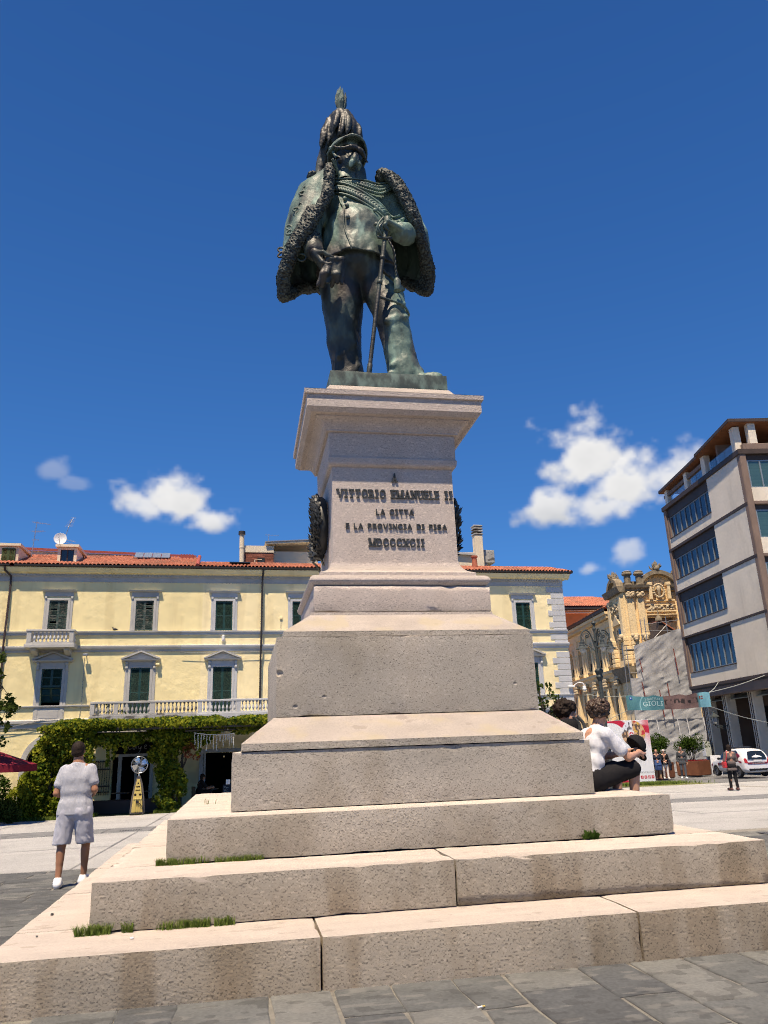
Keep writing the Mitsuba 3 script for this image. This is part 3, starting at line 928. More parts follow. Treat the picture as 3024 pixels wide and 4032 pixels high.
def sculpt_figure():
    F = Field((-1.35, -1.0, 6.38), (1.0, 0.75, 10.3), 0.0165)
    # straight leg under the body, trousers falling to the base
    F.chain([(-.50, .02, 8.45), (-.485, .03, 7.9), (-.475, .06, 7.35), (-.42, .10, 6.85), (-.40, .10, 6.46)], [.36, .30, .245, .225, .235], .03)
    F.ell((-.42, -.12, 6.46), (.14, .30, .10), .05)
    # advanced leg
    F.chain([(.02, -.04, 8.4), (.12, -.22, 7.9), (.18, -.36, 7.45), (.26, -.36, 7.0), (.31, -.35, 6.70), (.33, -.36, 6.56)], [.34, .27, .235, .215, .225, .235], .03)
    R = axes((0.0, 0, 1), (.80, -.60, 0))
    F.ell((.53, -.50, 6.47), (.30, .125, .095), .04, R)
    F.ell((.40, -.41, 6.56), (.20, .14, .12), .05, R)
    F.rbox((.52, -.49, 6.425), (.30, .13, .025), .02, .01, R)
    # trouser folds over the instep and at the knee
    F.cone((.12, -.50, 6.68), (.43, -.47, 6.90), .045, .03, .06)
    F.cone((.09, -.47, 6.56), (.53, -.42, 6.66), .05, .05, .05)
    F.cone((.05, -.57, 7.34), (.33, -.57, 7.42), .04, .035, .06)
    F.cone((-.02, -.42, 7.52), (.30, -.58, 7.62), .03, .04, .06)
    F.cone((.30, -.52, 7.5), (.40, -.43, 7.0), .03, .02, .06)
    F.cone((-.55, -.09, 6.62), (-.30, -.08, 6.88), .035, .03, .06)
    F.cone((-.58, -.10, 7.0), (-.34, -.13, 7.2), .025, .02, .06)
    for i in range(5):
        x = -.62 + .07 * i
        F.cone((x, -.22 + abs(i - 2) * .03, 8.35), (x + .03, -.16 + abs(i - 2) * .02, 7.5), .03, .01, .04)
    F.cone((-.22, -.10, 8.35), (-.22, -.02, 8.10), .17, .12, .06)
    # torso and coat
    F.ell((-.27, .02, 9.50), (.52, .40, .52), .08)
    F.ell((-.26, -.10, 9.05), (.50, .44, .46), .10)
    F.cone((-.26, -.08, 9.0), (-.26, -.02, 8.62), .44, .47, .08)
    F.ell((-.80, .02, 9.72), (.30, .30, .26), .1)
    F.ell((.26, .02, 9.70), (.30, .29, .26), .1)
    F.cone((-.27, .05, 9.85), (-.28, -.02, 10.22), .26, .20, .08)

    # coat skirt, cut off at the hem
    def skirt(x, y, z):
        r = np.sqrt(((x + .26) / 1.06) ** 2 + ((y + .02) / .98) ** 2)
        a = np.arctan2(y + .02, x + .26)
        rad = .47 + (8.95 - z) * .14 + .018 * np.sin(a * 9) * np.clip((8.95 - z) * 2, 0, 1)
        d = np.abs(r - rad) - .028
        hem = 8.47 + .03 * np.sin(a * 3 + 1)
        return np.maximum(d, np.maximum(hem - z, z - 9.0))
    F.op(skirt, (-.95, -.75, 8.4), (.45, .7, 9.05), .03)
    # right arm (hanging) in its sleeve
    F.chain([(-.83, -.02, 9.75), (-.97, -.10, 9.15), (-.95, -.32, 8.66)], [.22, .17, .12], .05)
    F.chain([(-.955, -.31, 8.68), (-.94, -.37, 8.54)], [.145, .14], .02)
    # left arm, bent to the hilt
    F.chain([(.30, .0, 9.75), (.50, -.12, 9.2), (.42, -.42, 8.90), (.30, -.56, 8.82)], [.24, .19, .145, .115], .05)
    F.chain([(.41, -.45, 8.895), (.31, -.56, 8.825)], [.15, .145], .02)
    m = F.mesh(1)

    def det(v):
        f = meshkit.fbm(v * [7, 7, 4], 3, 2) - .5
        g = meshkit.fbm(v * [16, 16, 7], 2, 6) - .5
        return f * .035 + g * .014
    return displace(m, det)


def hand(F, wrist, d, palm_n, s, curl, spread=.0, thumb_side=1):
    """A gloved hand: palm, four fingers of unequal length and a thumb, curled by curl (radians per joint)."""
    d = np.asarray(d, float) / np.linalg.norm(d)
    n = np.asarray(palm_n, float) - d * (np.asarray(palm_n, float) @ d)
    n /= np.linalg.norm(n)
    w = np.cross(d, n)
    wrist = np.asarray(wrist, float)
    kn = wrist + d * .095 * s
    for t in (-.033, -.011, .011, .033):
        F.cone(wrist + w * t * .7 * s, kn + w * t * s, .017 * s, .0155 * s, .008 * s)
    F.cone(wrist - d * .02 * s, wrist + d * .02 * s, .028 * s, .027 * s, .02 * s)
    for i, (t, L) in enumerate(((-.033, .072), (-.011, .085), (.011, .08), (.033, .062))):
        p = kn + w * t * s
        dd, nn = d + w * t * spread * 12, n
        dd = dd / np.linalg.norm(dd)
        a = 0
        for j, (fr, r) in enumerate(((.45, .0105), (.32, .0098), (.25, .0088))):
            a += curl[j] * (1 + .08 * (i - 1))
            q = p + (dd * math.cos(a) + nn * math.sin(a)) * L * fr * s
            F.cone(p, q, r * s, (r - .0008) * s, .004 * s)
            p = q
    p = wrist + d * .02 * s + w * thumb_side * .032 * s + n * .006 * s
    q = p + (d * .7 + w * thumb_side * .5 + n * .45) * .045 * s
    e = q + (d * .85 + n * .5 - w * thumb_side * .15) * .034 * s
    g = e + (d * .7 + n * .7 - w * thumb_side * .3) * .026 * s
    F.chain([p, q, e, g], [.016 * s, .0125 * s, .011 * s, .0095 * s], .006 * s)


def sculpt_hands():
    F = Field((-1.20, -.85, 7.8), (-.45, -.1, 8.66), 0.011)
    hand(F, (-.925, -.42, 8.44), (.42, -.16, -.86), (.75, -.1, .35), 2.6, (.5, .7, .5), 0, 1)
    a = F.mesh(1)
    F = Field((-.2, -1.0, 8.35), (.62, -.3, 9.15), 0.011)
    hand(F, (.27, -.61, 8.82), (-.86, -.40, .10), (-.3, .2, -1), 2.6, (.95, .95, .6), 0, -1)
    b = F.mesh(1)
    return a, b


def sculpt_head():
    # built about the origin, face towards -y, then turned and placed; 1 unit = head height
    F = Field((-.50, -.56, -.55), (.50, .5, .75), 0.012)
    F.ell((0, .03, .18), (.26, .31, .29), .02)
    F.ell((0, -.07, -.03), (.215, .23, .27), .06)
    F.cone((0, -.17, -.20), (0, -.14, -.22), .13, .13, .05)
    F.cone((0, .08, -.10), (0, .10, -.50), .19, .215, .05)
    F.cone((0, -.27, .16), (0, -.355, .035), .035, .05, .03)          # nose
    F.ell((-.035, -.33, .025), .034, .02)
    F.ell((.035, -.33, .025), .034, .02)
    for s in (-1, 1):
        F.cone((s * .04, -.275, .19), (s * .17, -.235, .18), .035, .03, .02)   # brow
        F.ell((s * .095, -.245, .10), (.062, .04, .045), .015, cut=True)
        F.ell((s * .095, -.225, .105), (.04, .035, .028), .01)                 # eye
        F.ell((s * .14, -.19, .02), (.08, .07, .06), .05)                      # cheek
        F.ell((s * .255, .05, .07), (.03, .055, .085), .02)                    # ear
        F.ell((s * .265, .045, .07), (.018, .03, .05), .01, cut=True)
        # sweeping moustache, the points turned up
        pts = curve([(s * .015, -.375, -.045), (s * .10, -.385, -.085), (s * .20, -.32, -.095), (s * .30, -.22, -.03), (s * .38, -.17, .06)], 8)
        F.chain(pts, [.045, .05, .046, .038, .030, .024, .016, .007], .015)
        F.cone((s * .215, -.10, .0), (s * .20, -.08, -.16), .05, .045, .03)    # whiskers
    F.ell((0, -.285, -.115), (.06, .035, .022), .012)                           # lip
    # imperial beard, forked below
    F.chain([(0, -.29, -.15), (0, -.315, -.23), (-.02, -.32, -.32)], [.055, .075, .075], .02)
    F.chain([(-.02, -.32, -.32), (-.07, -.30, -.42), (-.10, -.27, -.50)], [.06, .05, .025], .02)
    F.chain([(.01, -.32, -.32), (.08, -.30, -.39), (.10, -.26, -.47)], [.055, .045, .02], .02)
    m = F.mesh(1)

    def det(v):
        beard = np.clip((-.02 - v[:, 2]) * 8, 0, 1) * np.clip((-.12 - v[:, 1]) * 8, 0, 1)
        return (meshkit.fbm(v * [26, 26, 9], 3, 1) - .5) * (.008 + .03 * beard)
    return displace(m, det)


def sculpt_helmet():
    F = Field((-.5, -.66, -.15), (.5, .62, .72), 0.0125)

    def dome(x, y, z):
        k = np.sqrt((x / .325) ** 2 + ((y - .03) / .37) ** 2 + ((z - .20) / .36) ** 2)
        return np.maximum((k - 1) * .32, .10 - z)
    F.op(dome, (-.36, -.4, .15), (.36, .42, .6), .01)

    # a steep leather peak arching from ear to ear, with a rolled, studded rim
    rim = []
    for a in np.linspace(-1.75, 1.75, 41):
        c = max(math.cos(a), 0.0)
        i = np.array([.318 * math.sin(a), .03 - .362 * math.cos(a), .305 - .15 * math.sin(a) ** 2])
        o = i + np.array([math.sin(a) * .035, -.13 * c - .012, -.12 * (.35 + .65 * c)])
        F.cone(i, o, .020, .016, .012)
        rim.append(o)
    F.chain(rim, [.027 if k % 2 else .022 for k in range(41)], .006)

    def guard(x, y, z):
        r = np.sqrt((x / .34) ** 2 + ((y - .03) / .42) ** 2)
        s = .16 - np.maximum(y, 0) * .6
        return np.maximum(np.maximum(np.abs(z - s) - .016, (r - 1) * .4), np.maximum(.02 - y, .82 - r) * .4)
    F.op(guard, (-.4, .0, -.15), (.4, .5, .3), .012)
    # crest along the top, plate in front
    F.chain([(0, -.22, .48), (0, -.12, .56), (0, .0, .60), (0, .2, .57), (0, .36, .42)], [.025, .04, .045, .045, .04], .02)
    F.ell((0, -.30, .385), (.085, .05, .07), .02)
    F.ell((0, -.29, .44), (.035, .05, .04), .015)
    # chin scales
    for s in (-1, 1):
        pts = curve([(s * .30, -.02, .17), (s * .285, -.06, .0), (s * .245, -.10, -.14), (s * .15, -.16, -.25)], 12)
        F.chain(pts, [.03, .024] * 6, .01)
        F.ell((s * .315, -.01, .20), .05, .01)
    m = F.mesh(1)
    return displace(m, lambda v: (meshkit.fbm(v * 22, 3, 8) - .5) * .014)


def place_head(m):
    m = m.copy()
    s = .83
    m.apply_scale(s)
    m = rotz(m, 21)                      # turned to his left
    m = rot(m, -13, (1, 0, 0))
    return mv(m, -.40, -.14, 10.35)


fig = sculpt_figure()
part(STA, 'figure', fig, 'bronze', True)
for hm in sculpt_hands():
    part(STA, 'gloved_hand', hm, 'bronze', True)
part(STA, 'head', place_head(sculpt_head()), 'bronze', True)
HEL = part(STA, 'helmet', place_head(sculpt_helmet()), 'bronze_green', True)


def strands():
    """The horsehair crest: locks that rise from the comb and fall over both sides, longest behind."""
    rng = np.random.default_rng(3)
    F = Field((-1.0, -.45, 10.1), (.25, .75, 11.6), 0.015)
    top = np.array([-.43, -.02, 11.36])
    F.ell((-.44, .12, 11.0), (.25, .24, .36), .03)
    F.ell((-.44, .02, 11.32), (.17, .16, .09), .03)
    for i in range(46):
        a = i * 2.399963 + rng.normal(0, .1)
        o = np.array([math.cos(a), math.sin(a)])
        front = o[1] < -.2
        out = rng.uniform(.20, .32) * (0.8 if front else 1.0)
        drop = rng.uniform(.38, .52) if front else rng.uniform(.55, .85)
        if o[0] < -.2 and o[1] > -.5:
            drop += rng.uniform(.0, .30)
        if o[0] > .3 and o[1] > -.3:
            drop *= .72
        e = top + [0, .08, 0]
        pts = curve([e + [o[0] * .03, o[1] * .03, .03], e + [o[0] * .13, o[1] * .13, .045], e + [o[0] * out, o[1] * out, -drop * .38], e + [o[0] * (out + .03) - .02, o[1] * (out + .02), -drop * .75], e + [o[0] * (out + .02) - .05, o[1] * out, -drop]], 12)
        r = rng.uniform(.038, .054) * np.r_[.8, 1, 1.15, 1.15, 1.1, 1, .95, .9, .8, .65, .45, .2]
        F.chain(pts, r, .012)
    F.chain(curve([(-.60, .10, 11.0), (-.70, .16, 10.75), (-.77, .20, 10.50), (-.82, .20, 10.28)], 10), [.07, .08, .09, .095, .09, .085, .08, .07, .06, .04], .02)
    m = F.mesh(1)
    return displace(m, lambda v: (meshkit.fbm(v * [22, 22, 6], 3, 5) - .5) * .03)


part(HEL, 'horsehair_crest', strands(), 'bronze', True)


def aigrette():
    rng = np.random.default_rng(5)
    ms = []
    b = np.array([-.44, .04, 11.40])
    for i in range(190):
        a, q = rng.uniform(0, 2 * np.pi), math.sqrt(rng.uniform(0, 1))
        L = rng.uniform(.40, .66) * (1 - .22 * q)
        o = np.array([math.cos(a), math.sin(a), 0]) * q
        p = [b + o * .03, b + o * .055 + [0, 0, L * .45], b + o * .09 + [0, 0, L * .8], b + o * .088 + [0, 0, L]]
        ms.append(tube(p, [.008, .011, .012, .002], 5))
    ms.append(tube([b - [0, 0, .08], b + [0, 0, .05], b + [0, 0, .25]], [.05, .045, .05], 8))
    return cat(ms)


part(HEL, 'feather_tuft', aigrette(), 'bronze_green')


def cloak():
    """The fur-edged cloak: a thick sheet round the back with wide fur borders."""
    def pl(z, pts):
        return (z, np.array(pts, float))
    lv = [pl(10.16, [(-.66, -.24), (-.74, -.10), (-.70, .15), (-.30, .32), (.10, .18), (.16, -.06), (.10, -.22)]),
          pl(10.03, [(-.70, -.36), (-.95, -.14), (-.90, .25), (-.28, .44), (.33, .27), (.40, -.08), (.17, -.34)]),
          pl(9.86, [(-.70, -.42), (-1.10, -.13), (-1.02, .34), (-.26, .55), (.46, .38), (.57, -.06), (.24, -.42)]),
          pl(9.45, [(-.74, -.46), (-1.22, -.16), (-1.08, .42), (-.25, .66), (.56, .46), (.70, -.06), (.37, -.52)]),
          pl(9.0, [(-.95, -.45), (-1.30, -.16), (-1.13, .44), (-.25, .72), (.60, .50), (.78, -.06), (.50, -.54)]),
          pl(8.6, [(-1.20, -.38), (-1.35, -.10), (-1.16, .46), (-.25, .78), (.62, .52), (.83, .0), (.66, -.42)]),
          pl(8.2, [(-1.37, -.18), (-1.36, .02), (-1.12, .50), (-.25, .82), (.58, .56), (.86, .15), (.86, -.06)]),
          pl(7.97, [(-1.36, -.02), (-1.26, .16), (-1.0, .54), (-.25, .82), (.46, .60), (.78, .30), (.84, .10)])]
    zs = np.array([l[0] for l in lv])
    U, V = 96, 60
    grid = []
    for k in np.linspace(0, len(lv) - 1, V):
        i = min(int(k), len(lv) - 2)
        t = k - i
        z = zs[i] * (1 - t) + zs[i + 1] * t
        c = curve(lv[i][1] * (1 - t) + lv[i + 1][1] * t, U)
        grid.append(np.c_[c, np.full(U, z)])
    g = np.array(grid)                                    # V x U x 3
    # the hem rises towards the back
    zh = 7.97 + .95 * np.clip(g[-1, :, 1] + .02, 0, None) + .22 * np.clip((g[-1, :, 0] + .6) / 1.2, 0, 1)
    g[..., 2] = 10.16 - (10.16 - g[..., 2]) * ((10.16 - zh) / (10.16 - 7.97))[None]
    # vertical folds, deeper towards the hem
    u, v = np.linspace(0, 1, U), np.linspace(0, 1, V)
    tu = np.gradient(g, axis=1)
    nrm = np.stack([-tu[..., 1], tu[..., 0], 0 * tu[..., 0]], -1)
    nrm /= np.linalg.norm(nrm, axis=-1, keepdims=True) + 1e-9
    fold = (np.sin(u * 60 + 2 * np.sin(u * 17))[None] * .045 + np.sin(u * 31 + 1)[None] * .04) * np.clip(v * 1.4 - .25, 0, 1)[:, None]
    fold = fold * np.clip(np.minimum(u, 1 - u) * 9, 0, 1)[None]
    cen = g[..., :2].mean(1, keepdims=True)
    sgn = np.sign(((g[..., :2] - cen) * nrm[..., :2]).sum(-1).mean())
    out = nrm * sgn
    g = g + out * fold[..., None]
    a, b = g + out * .02, g - out * .03
    verts = np.vstack([a.reshape(-1, 3), b.reshape(-1, 3)])
    n = U * V
    f = []
    for i in range(V - 1):
        for j in range(U - 1):
            p, q, r, s = i * U + j, i * U + j + 1, (i + 1) * U + j + 1, (i + 1) * U + j
            f += [[p, q, r], [p, r, s], [n + p, n + r, n + q], [n + p, n + s, n + r]]
    for i in range(V - 1):
        for j in (0, U - 1):
            p, s = i * U + j, (i + 1) * U + j
            f += [[p, s, n + s], [p, n + s, n + p]]
    for j in range(U - 1):
        for i in (0, V - 1):
            p, q = i * U + j, i * U + j + 1
            f += [[p, n + q, q], [p, n + p, n + q]]
    m = trimesh.Trimesh(verts, f, process=False)
    m.fix_normals()
    m = displace(m, lambda w: (meshkit.fbm(w * [6, 6, 4], 3, 4) - .5) * .05)
    return m, g


cl, cg = cloak()
CLO = part(STA, 'cloak', cl, 'bronze', True)


def fur():
    F = Field((-1.65, -.75, 7.65), (1.15, 1.1, 10.45), 0.0165)
    rr = lambda t: .115 + .035 * np.sin(t * 9) * .4
    L, Rr = cg[:, 0, :], cg[:, -1, :]
    for edge, r0 in ((L, .078), (Rr, .078)):
        pts = edge[1::3]
        F.chain(pts, [r0 * (.75 + .35 * min(i / 6, 1)) + .008 * math.sin(i * 1.7) for i in range(len(pts))], .03)
    # the right border is broad: a second roll beside it
    pts = cg[6:, -7, :][::3]
    F.chain(pts, [.085] * len(pts), .05)
    pts = cg[30:, 4, :][::3]
    F.chain(pts, [.085] * len(pts), .05)
    F.chain(cg[-1, ::3, :], [.085] * len(cg[-1, ::3]), .03)
    # turned-down collar round the neck
    col = np.vstack([[(-.70, -.28, 10.0)], cg[0, ::6, :] + [0, 0, -.06], [(.12, -.26, 10.02)]])
    F.chain(col, [.075] * len(col), .04)
    F.ell((-.93, -.20, 9.98), (.09, .09, .08), .05)
    m = F.mesh(0)

    def curl(v):
        a = meshkit.noise(v * 38, 1)
        b = meshkit.noise(v * 60 + 5, 2)
        return (.5 - np.abs(a - .5)) * .05 + np.abs(b - .5) * .045 - .03
    return displace(m, curl)


part(CLO, 'fur_border', fur(), 'bronze_fur', True)


def cuff_fur():
    F = Field((-1.25, -.72, 8.35), (-.65, -.05, 8.95), 0.014)
    F.cone((-.96, -.28, 8.76), (-.955, -.31, 8.69), .165, .165, .03)
    return displace(F.mesh(0), lambda v: np.abs(meshkit.noise(v * 34, 3) - .5) * .06 - .02)


part(STA, 'fur_cuff', cuff_fur(), 'bronze_fur', True)

# buttons, cords, braid, sword
_tree = None


def on_front(x, z, lift=0.0):
    """The frontmost point of the figure at (x, z)."""
    v = fig.vertices
    m = (np.abs(v[:, 0] - x) < .035) & (np.abs(v[:, 2] - z) < .035)
    return np.array([x, v[m, 1].min() - lift, z]) if m.any() else np.array([x, -.45, z])


bt = displace(trimesh.creation.icosphere(2, 1.0), lambda v: 0 * v[:, 0])
bt.apply_scale((.034, .022, .034))
for (x, z) in ((-.47, 9.50), (-.46, 9.29), (-.46, 9.05), (-.04, 9.24), (-.03, 8.98), (-.08, 9.45)):
    part(STA, 'button', mv(bt, *on_front(x, z, .008)), 'bronze', True)
seam = [on_front(-.56 + .02 * math.sin(k * 2) + .03 * k, 9.55 - .27 * k, .004) for k in np.linspace(0, 4, 15)]
part(STA, 'lapel_edge', tube(seam, .013, 6), 'bronze', True)


def drape(a, b, sag, n=26, lift=.03):
    pts = []
    for t in np.linspace(0, 1, n):
        x = a[0] + (b[0] - a[0]) * t
        z = a[1] + (b[1] - a[1]) * t - sag * 4 * t * (1 - t)
        pts.append(on_front(x, z, lift))
    p = np.array(pts)
    for _ in range(4):
        p[1:-1, 1] = (p[:-2, 1] + p[1:-1, 1] * 2 + p[2:, 1]) / 4
    return p


def rope(p, r, turns=26):
    """A twisted cord."""
    ms = []
    q = curve(p, 4 * turns)
    t = np.gradient(q, axis=0)
    t /= np.linalg.norm(t, axis=1, keepdims=True)
    x = np.cross(t, [0, 1.0, 0])
    x /= np.linalg.norm(x, axis=1, keepdims=True)
    y = np.cross(t, x)
    for k in (0, 1):
        a = np.arange(len(q)) * (2 * np.pi / 8) + k * np.pi
        ms.append(tube(q + (np.cos(a)[:, None] * x + np.sin(a)[:, None] * y) * r * .5, r * .62, 6))
    return cat(ms)


for a, b, s, r in (((-.62, 10.10), (.28, 9.86), .10, .020), ((-.66, 10.12), (.30, 9.88), .27, .022), ((-.64, 10.10), (.30, 9.84), .32, .020)):
    part(STA, 'cord', rope(drape(a, b, s, lift=.05), r), 'bronze', True)


def braid(a, b, sag, r, n=22):
    p = curve(drape(a, b, sag, lift=.035), n)
    ms = []
    t = np.gradient(p, axis=0)
    for i in range(n):
        d = t[i] / np.linalg.norm(t[i])
        up = np.cross([0, -1.0, 0], d)
        for s in (-1, 1):
            e = trimesh.creation.icosphere(1, 1.0)
            e.apply_scale((r * 1.35, r * .62, r * .62))
            Rm = np.eye(4)
            Rm[:3, :3] = axes(np.cross(d + s * up * .7, [0, -1, 0]), d + s * up * .7)
            e.apply_transform(Rm)
            ms.append(mv(e, *(p[i] + up * s * r * .55 + d * (.5 * s) * r)))
    for s in (-1, 1):
        ms.append(tube(p + np.array([0, 0, s * r * 2.3]), r * .45, 6))
    return cat(ms)


part(STA, 'braid', braid((-.60, 9.86), (.20, 9.86), .06, .034, 20), 'bronze', True)
part(STA, 'braid', braid((-.60, 9.74), (.34, 9.10), -.03, .042, 26), 'bronze', True)
part(STA, 'strap', tube(drape((-.60, 9.98), (.20, 9.94), .10, lift=.02), .03, 6), 'bronze', True)


def frog(c, d, s):
    """A knotted frog fastening with looped cord on the cloak."""
    d = np.asarray(d, float)
    d /= np.linalg.norm(d)
    n = np.array([-.35, -.93, .1])
    u = np.cross(n, d)
    c = np.asarray(c, float)
    ms = []
    for k in range(3):
        a = (k - 1) * 1.1
        o = -(d * math.cos(a) + u * math.sin(a))
        w = np.cross(n, o)
        th = np.linspace(0, 2 * np.pi, 14)
        ms.append(tube([c + (o * (1 - math.cos(t)) * .06 + w * math.sin(t) * .035) * s for t in th], .013 * s, 6))
    for e in (-1, 1):
        ms.append(tube(curve([c, c + d * .12 * s + u * e * .02 * s, c + d * .26 * s + u * e * .05 * s, c + d * .30 * s], 12), .012 * s, 6))
    return cat(ms)


for c, d in (((-1.01, -.30, 9.60), (1, -.3, .05)), ((-1.11, -.32, 9.26), (1, -.35, -.25)), ((-1.22, -.30, 8.93), (.9, -.3, -.5)), ((-1.335, -.24, 8.58), (.8, -.3, -.5))):
    part(CLO, 'frog_fastening', frog(c, d, 1.15), 'bronze', True)

SW = part(STA, 'sword', cat(tube([(.055, -.72, 8.70), (.01, -.72, 8.35), (-.10, -.71, 7.55), (-.25, -.70, 6.425)], [.034, .032, .030, .028], 8),
                            tube([(.0, -.72, 8.28), (-.005, -.72, 8.23)], .042, 10), tube([(-.055, -.715, 7.88), (-.06, -.715, 7.83)], .042, 10), tube([(-.25, -.70, 6.43), (-.23, -.70, 6.58)], .036, 8)), 'bronze', True)
part(SW, 'hilt', cat(tube([(.05, -.72, 8.62), (.08, -.73, 8.84), (.09, -.72, 8.93)], [.032, .032, .05], 8), tube(curve([(-.07, -.74, 8.58), (.05, -.75, 8.56), (.14, -.72, 8.60)], 8), .022, 6), tube(curve([(.0, -.76, 8.58), (-.07, -.80, 8.72), (.02, -.77, 8.90)], 10), .015, 6)), 'bronze', True)
kn = curve([(.08, -.74, 8.56), (.16, -.75, 8.36), (.18, -.70, 8.12), (.20, -.66, 7.96)], 16)
part(SW, 'tassel', cat(rope(kn, .016, 10), tube([(.20, -.66, 7.98), (.205, -.655, 7.94), (.21, -.65, 7.88), (.21, -.65, 7.78)], [.025, .052, .048, .058], 10)), 'bronze', True)
part(STA, 'sling_strap', tube(curve([(-.07, -.71, 7.62), (.10, -.62, 7.64), (.28, -.60, 7.60), (.40, -.44, 7.56), (.42, -.25, 7.6)], 14), .018, 6), 'bronze', True)
part(STA, 'sling_strap', tube(curve([(-.02, -.72, 8.05), (.14, -.56, 8.06), (.36, -.38, 7.98)], 8), .03, 6), 'bronze', True)


def cloth():
    F = Field((-.98, -.75, 7.75), (-.40, -.2, 8.50), 0.012)
    F.cone((-.73, -.56, 8.28), (-.55, -.55, 8.30), .05, .045, .03)
    for i in range(6):
        t = i / 5
        F.chain([(-.76 + .2 * t, -.54 + .03 * math.sin(i * 2), 8.28), (-.84 + .28 * t, -.52 - .05 * math.sin(i * 2.2), 8.05), (-.90 + .34 * t, -.47 + .05 * math.sin(i * 2.5), 7.90 + .06 * t)], [.04, .04, .028], .03)
    return displace(F.mesh(1), lambda v: (meshkit.fbm(v * [14, 14, 5], 2, 3) - .5) * .03)


part(STA, 'folded_gloves', cloth(), 'bronze', True)
# ------------------------------------------------------------------ the long yellow building
YO, YU = np.array([-1.0, 30.0, 0.0]), np.array([4.683, 0.19])
YM = frame(YO, YU)                                 # local: x along the front, y into the house, z up
YB = thing('yellow_building', 'long yellow plastered building with grey window surrounds, green shutters and red tiled roof', 'building')
ZB = -1.0


def yp(name, mesh, mat_, smooth=False, dx=0, dz=0, label=None, kind=None, parent=YB, dy=0):
    return part(parent, name, mesh, mat_, smooth, YM @ Mt(dx, dy, dz), label, kind)


def wall_with_holes(x0, x1, z0, z1, holes, th=0.45):
    poly = sg.box(x0, z0, x1, z1)
    for h in holes:
        poly = poly.difference(h)
    m = prism(poly, th)
    v = np.asarray(m.vertices)
    m = trimesh.Trimesh(np.c_[v[:, 0], v[:, 2], v[:, 1]], m.faces[:, ::-1], process=False)
    return m


def archpoly(x0, x1, z0, zs):
    r = (x1 - x0) / 2
    a = np.linspace(0, np.pi, 24)
    return sg.Polygon([(x0, z0), (x1, z0)] + [((x0 + x1) / 2 + r * math.cos(t), zs + r * math.sin(t)) for t in a])


UP = [(-9.88, 'worn'), (-5.82, 'worn'), (-1.915, 'new'), (2.0, 'new'), (5.95, 'new'), (9.95, 'new'), (14.42, 'new')]
LOWW = [(-9.9, 'open'), (-5.86, 'door'), (-1.92, 'door'), (2.0, 'door'), (6.0, 'win'), (10.0, 'win'), (14.55, 'win')]
holes = [sg.box(x - .42, 7.59, x + .42, 9.10) for x, _ in UP]
holes += [sg.box(x - .455, 3.45 if k == 'door' else 4.06, x + .455, 5.77) for x, k in LOWW]
holes += [archpoly(-10.75, -8.3, ZB, 1.4), sg.box(-6.9, ZB, -5.1, 1.62), sg.box(-2.72, ZB, -.6, 1.66), sg.box(2.0, ZB, 4.2, 1.66), archpoly(7.5, 10, ZB, 1.4), archpoly(12.5, 15, ZB, 1.4)]
yp('wall', wall_with_holes(-26, 16.9, ZB, 10.14, holes), 'yellow_plaster')
yp('side_wall', box(16.45, 16.9, .45, 14, ZB, 10.14), 'yellow_plaster')
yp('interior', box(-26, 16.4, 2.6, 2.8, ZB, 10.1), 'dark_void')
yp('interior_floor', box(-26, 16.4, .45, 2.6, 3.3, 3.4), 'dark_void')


def shutter_leaf(w, h, worn=False, seed=0):
    """A louvred leaf, hinge at x = 0, width w: (frame mesh, louvres mesh)."""
    rng = np.random.default_rng(seed)
    f = cat(cbox(0, .055, -.02, .025, 0, h, .004), cbox(w - .055, w, -.02, .025, 0, h, .004), cbox(.05, w - .05, -.018, .023, 0, .08, .004), cbox(.05, w - .05, -.018, .023, h - .07, h, .004), cbox(.05, w - .05, -.018, .023, h * .5 - .03, h * .5 + .03, .004))
    s = []
    z = .10
    while z < h - .09:
        b = box(.05, w - .05, -.026, .026, -.005, .005)
        b = rot(b, 40 + (rng.normal(0, 7) if worn else 0), (1, 0, 0))
        if worn:
            b = rot(b, rng.normal(0, 1.4), (0, 1, 0), (w / 2, 0, 0))
            if rng.random() < .08:
                z += .048
                continue
        s.append(mv(b, 0, 0, z))
        z += .048
    return f, cat(s)


SH = {}


def hang(x, z, w, h, kind, y=.03):
    """A pair of closed leaves."""
    for s in (-1, 1):
        for nm, m, mm in (('shutter', 0, ''), ('louvres', 1, '')):
            key = (w, h, kind, s if kind == 'worn' else 0, m, x if kind == 'worn' else 0)
            if key not in SH:
                leafs = shutter_leaf(w, h, kind == 'worn', int(abs(x) * 10) + s)
                SH[key] = mikit.ply(leafs[m], 'shutter_worn' if kind == 'worn' else 'shutter_green')
            M = YM @ Mt(x - w if s < 0 else x, y, z)
            if m == 0:
                k = part(YB, 'shutter', SH[key], None, M=M, label='weathered shutter leaf with loose louvres' if kind == 'worn' else None)
            else:
                part(k, 'louvres', SH[key], None, M=M, kind='stuff')


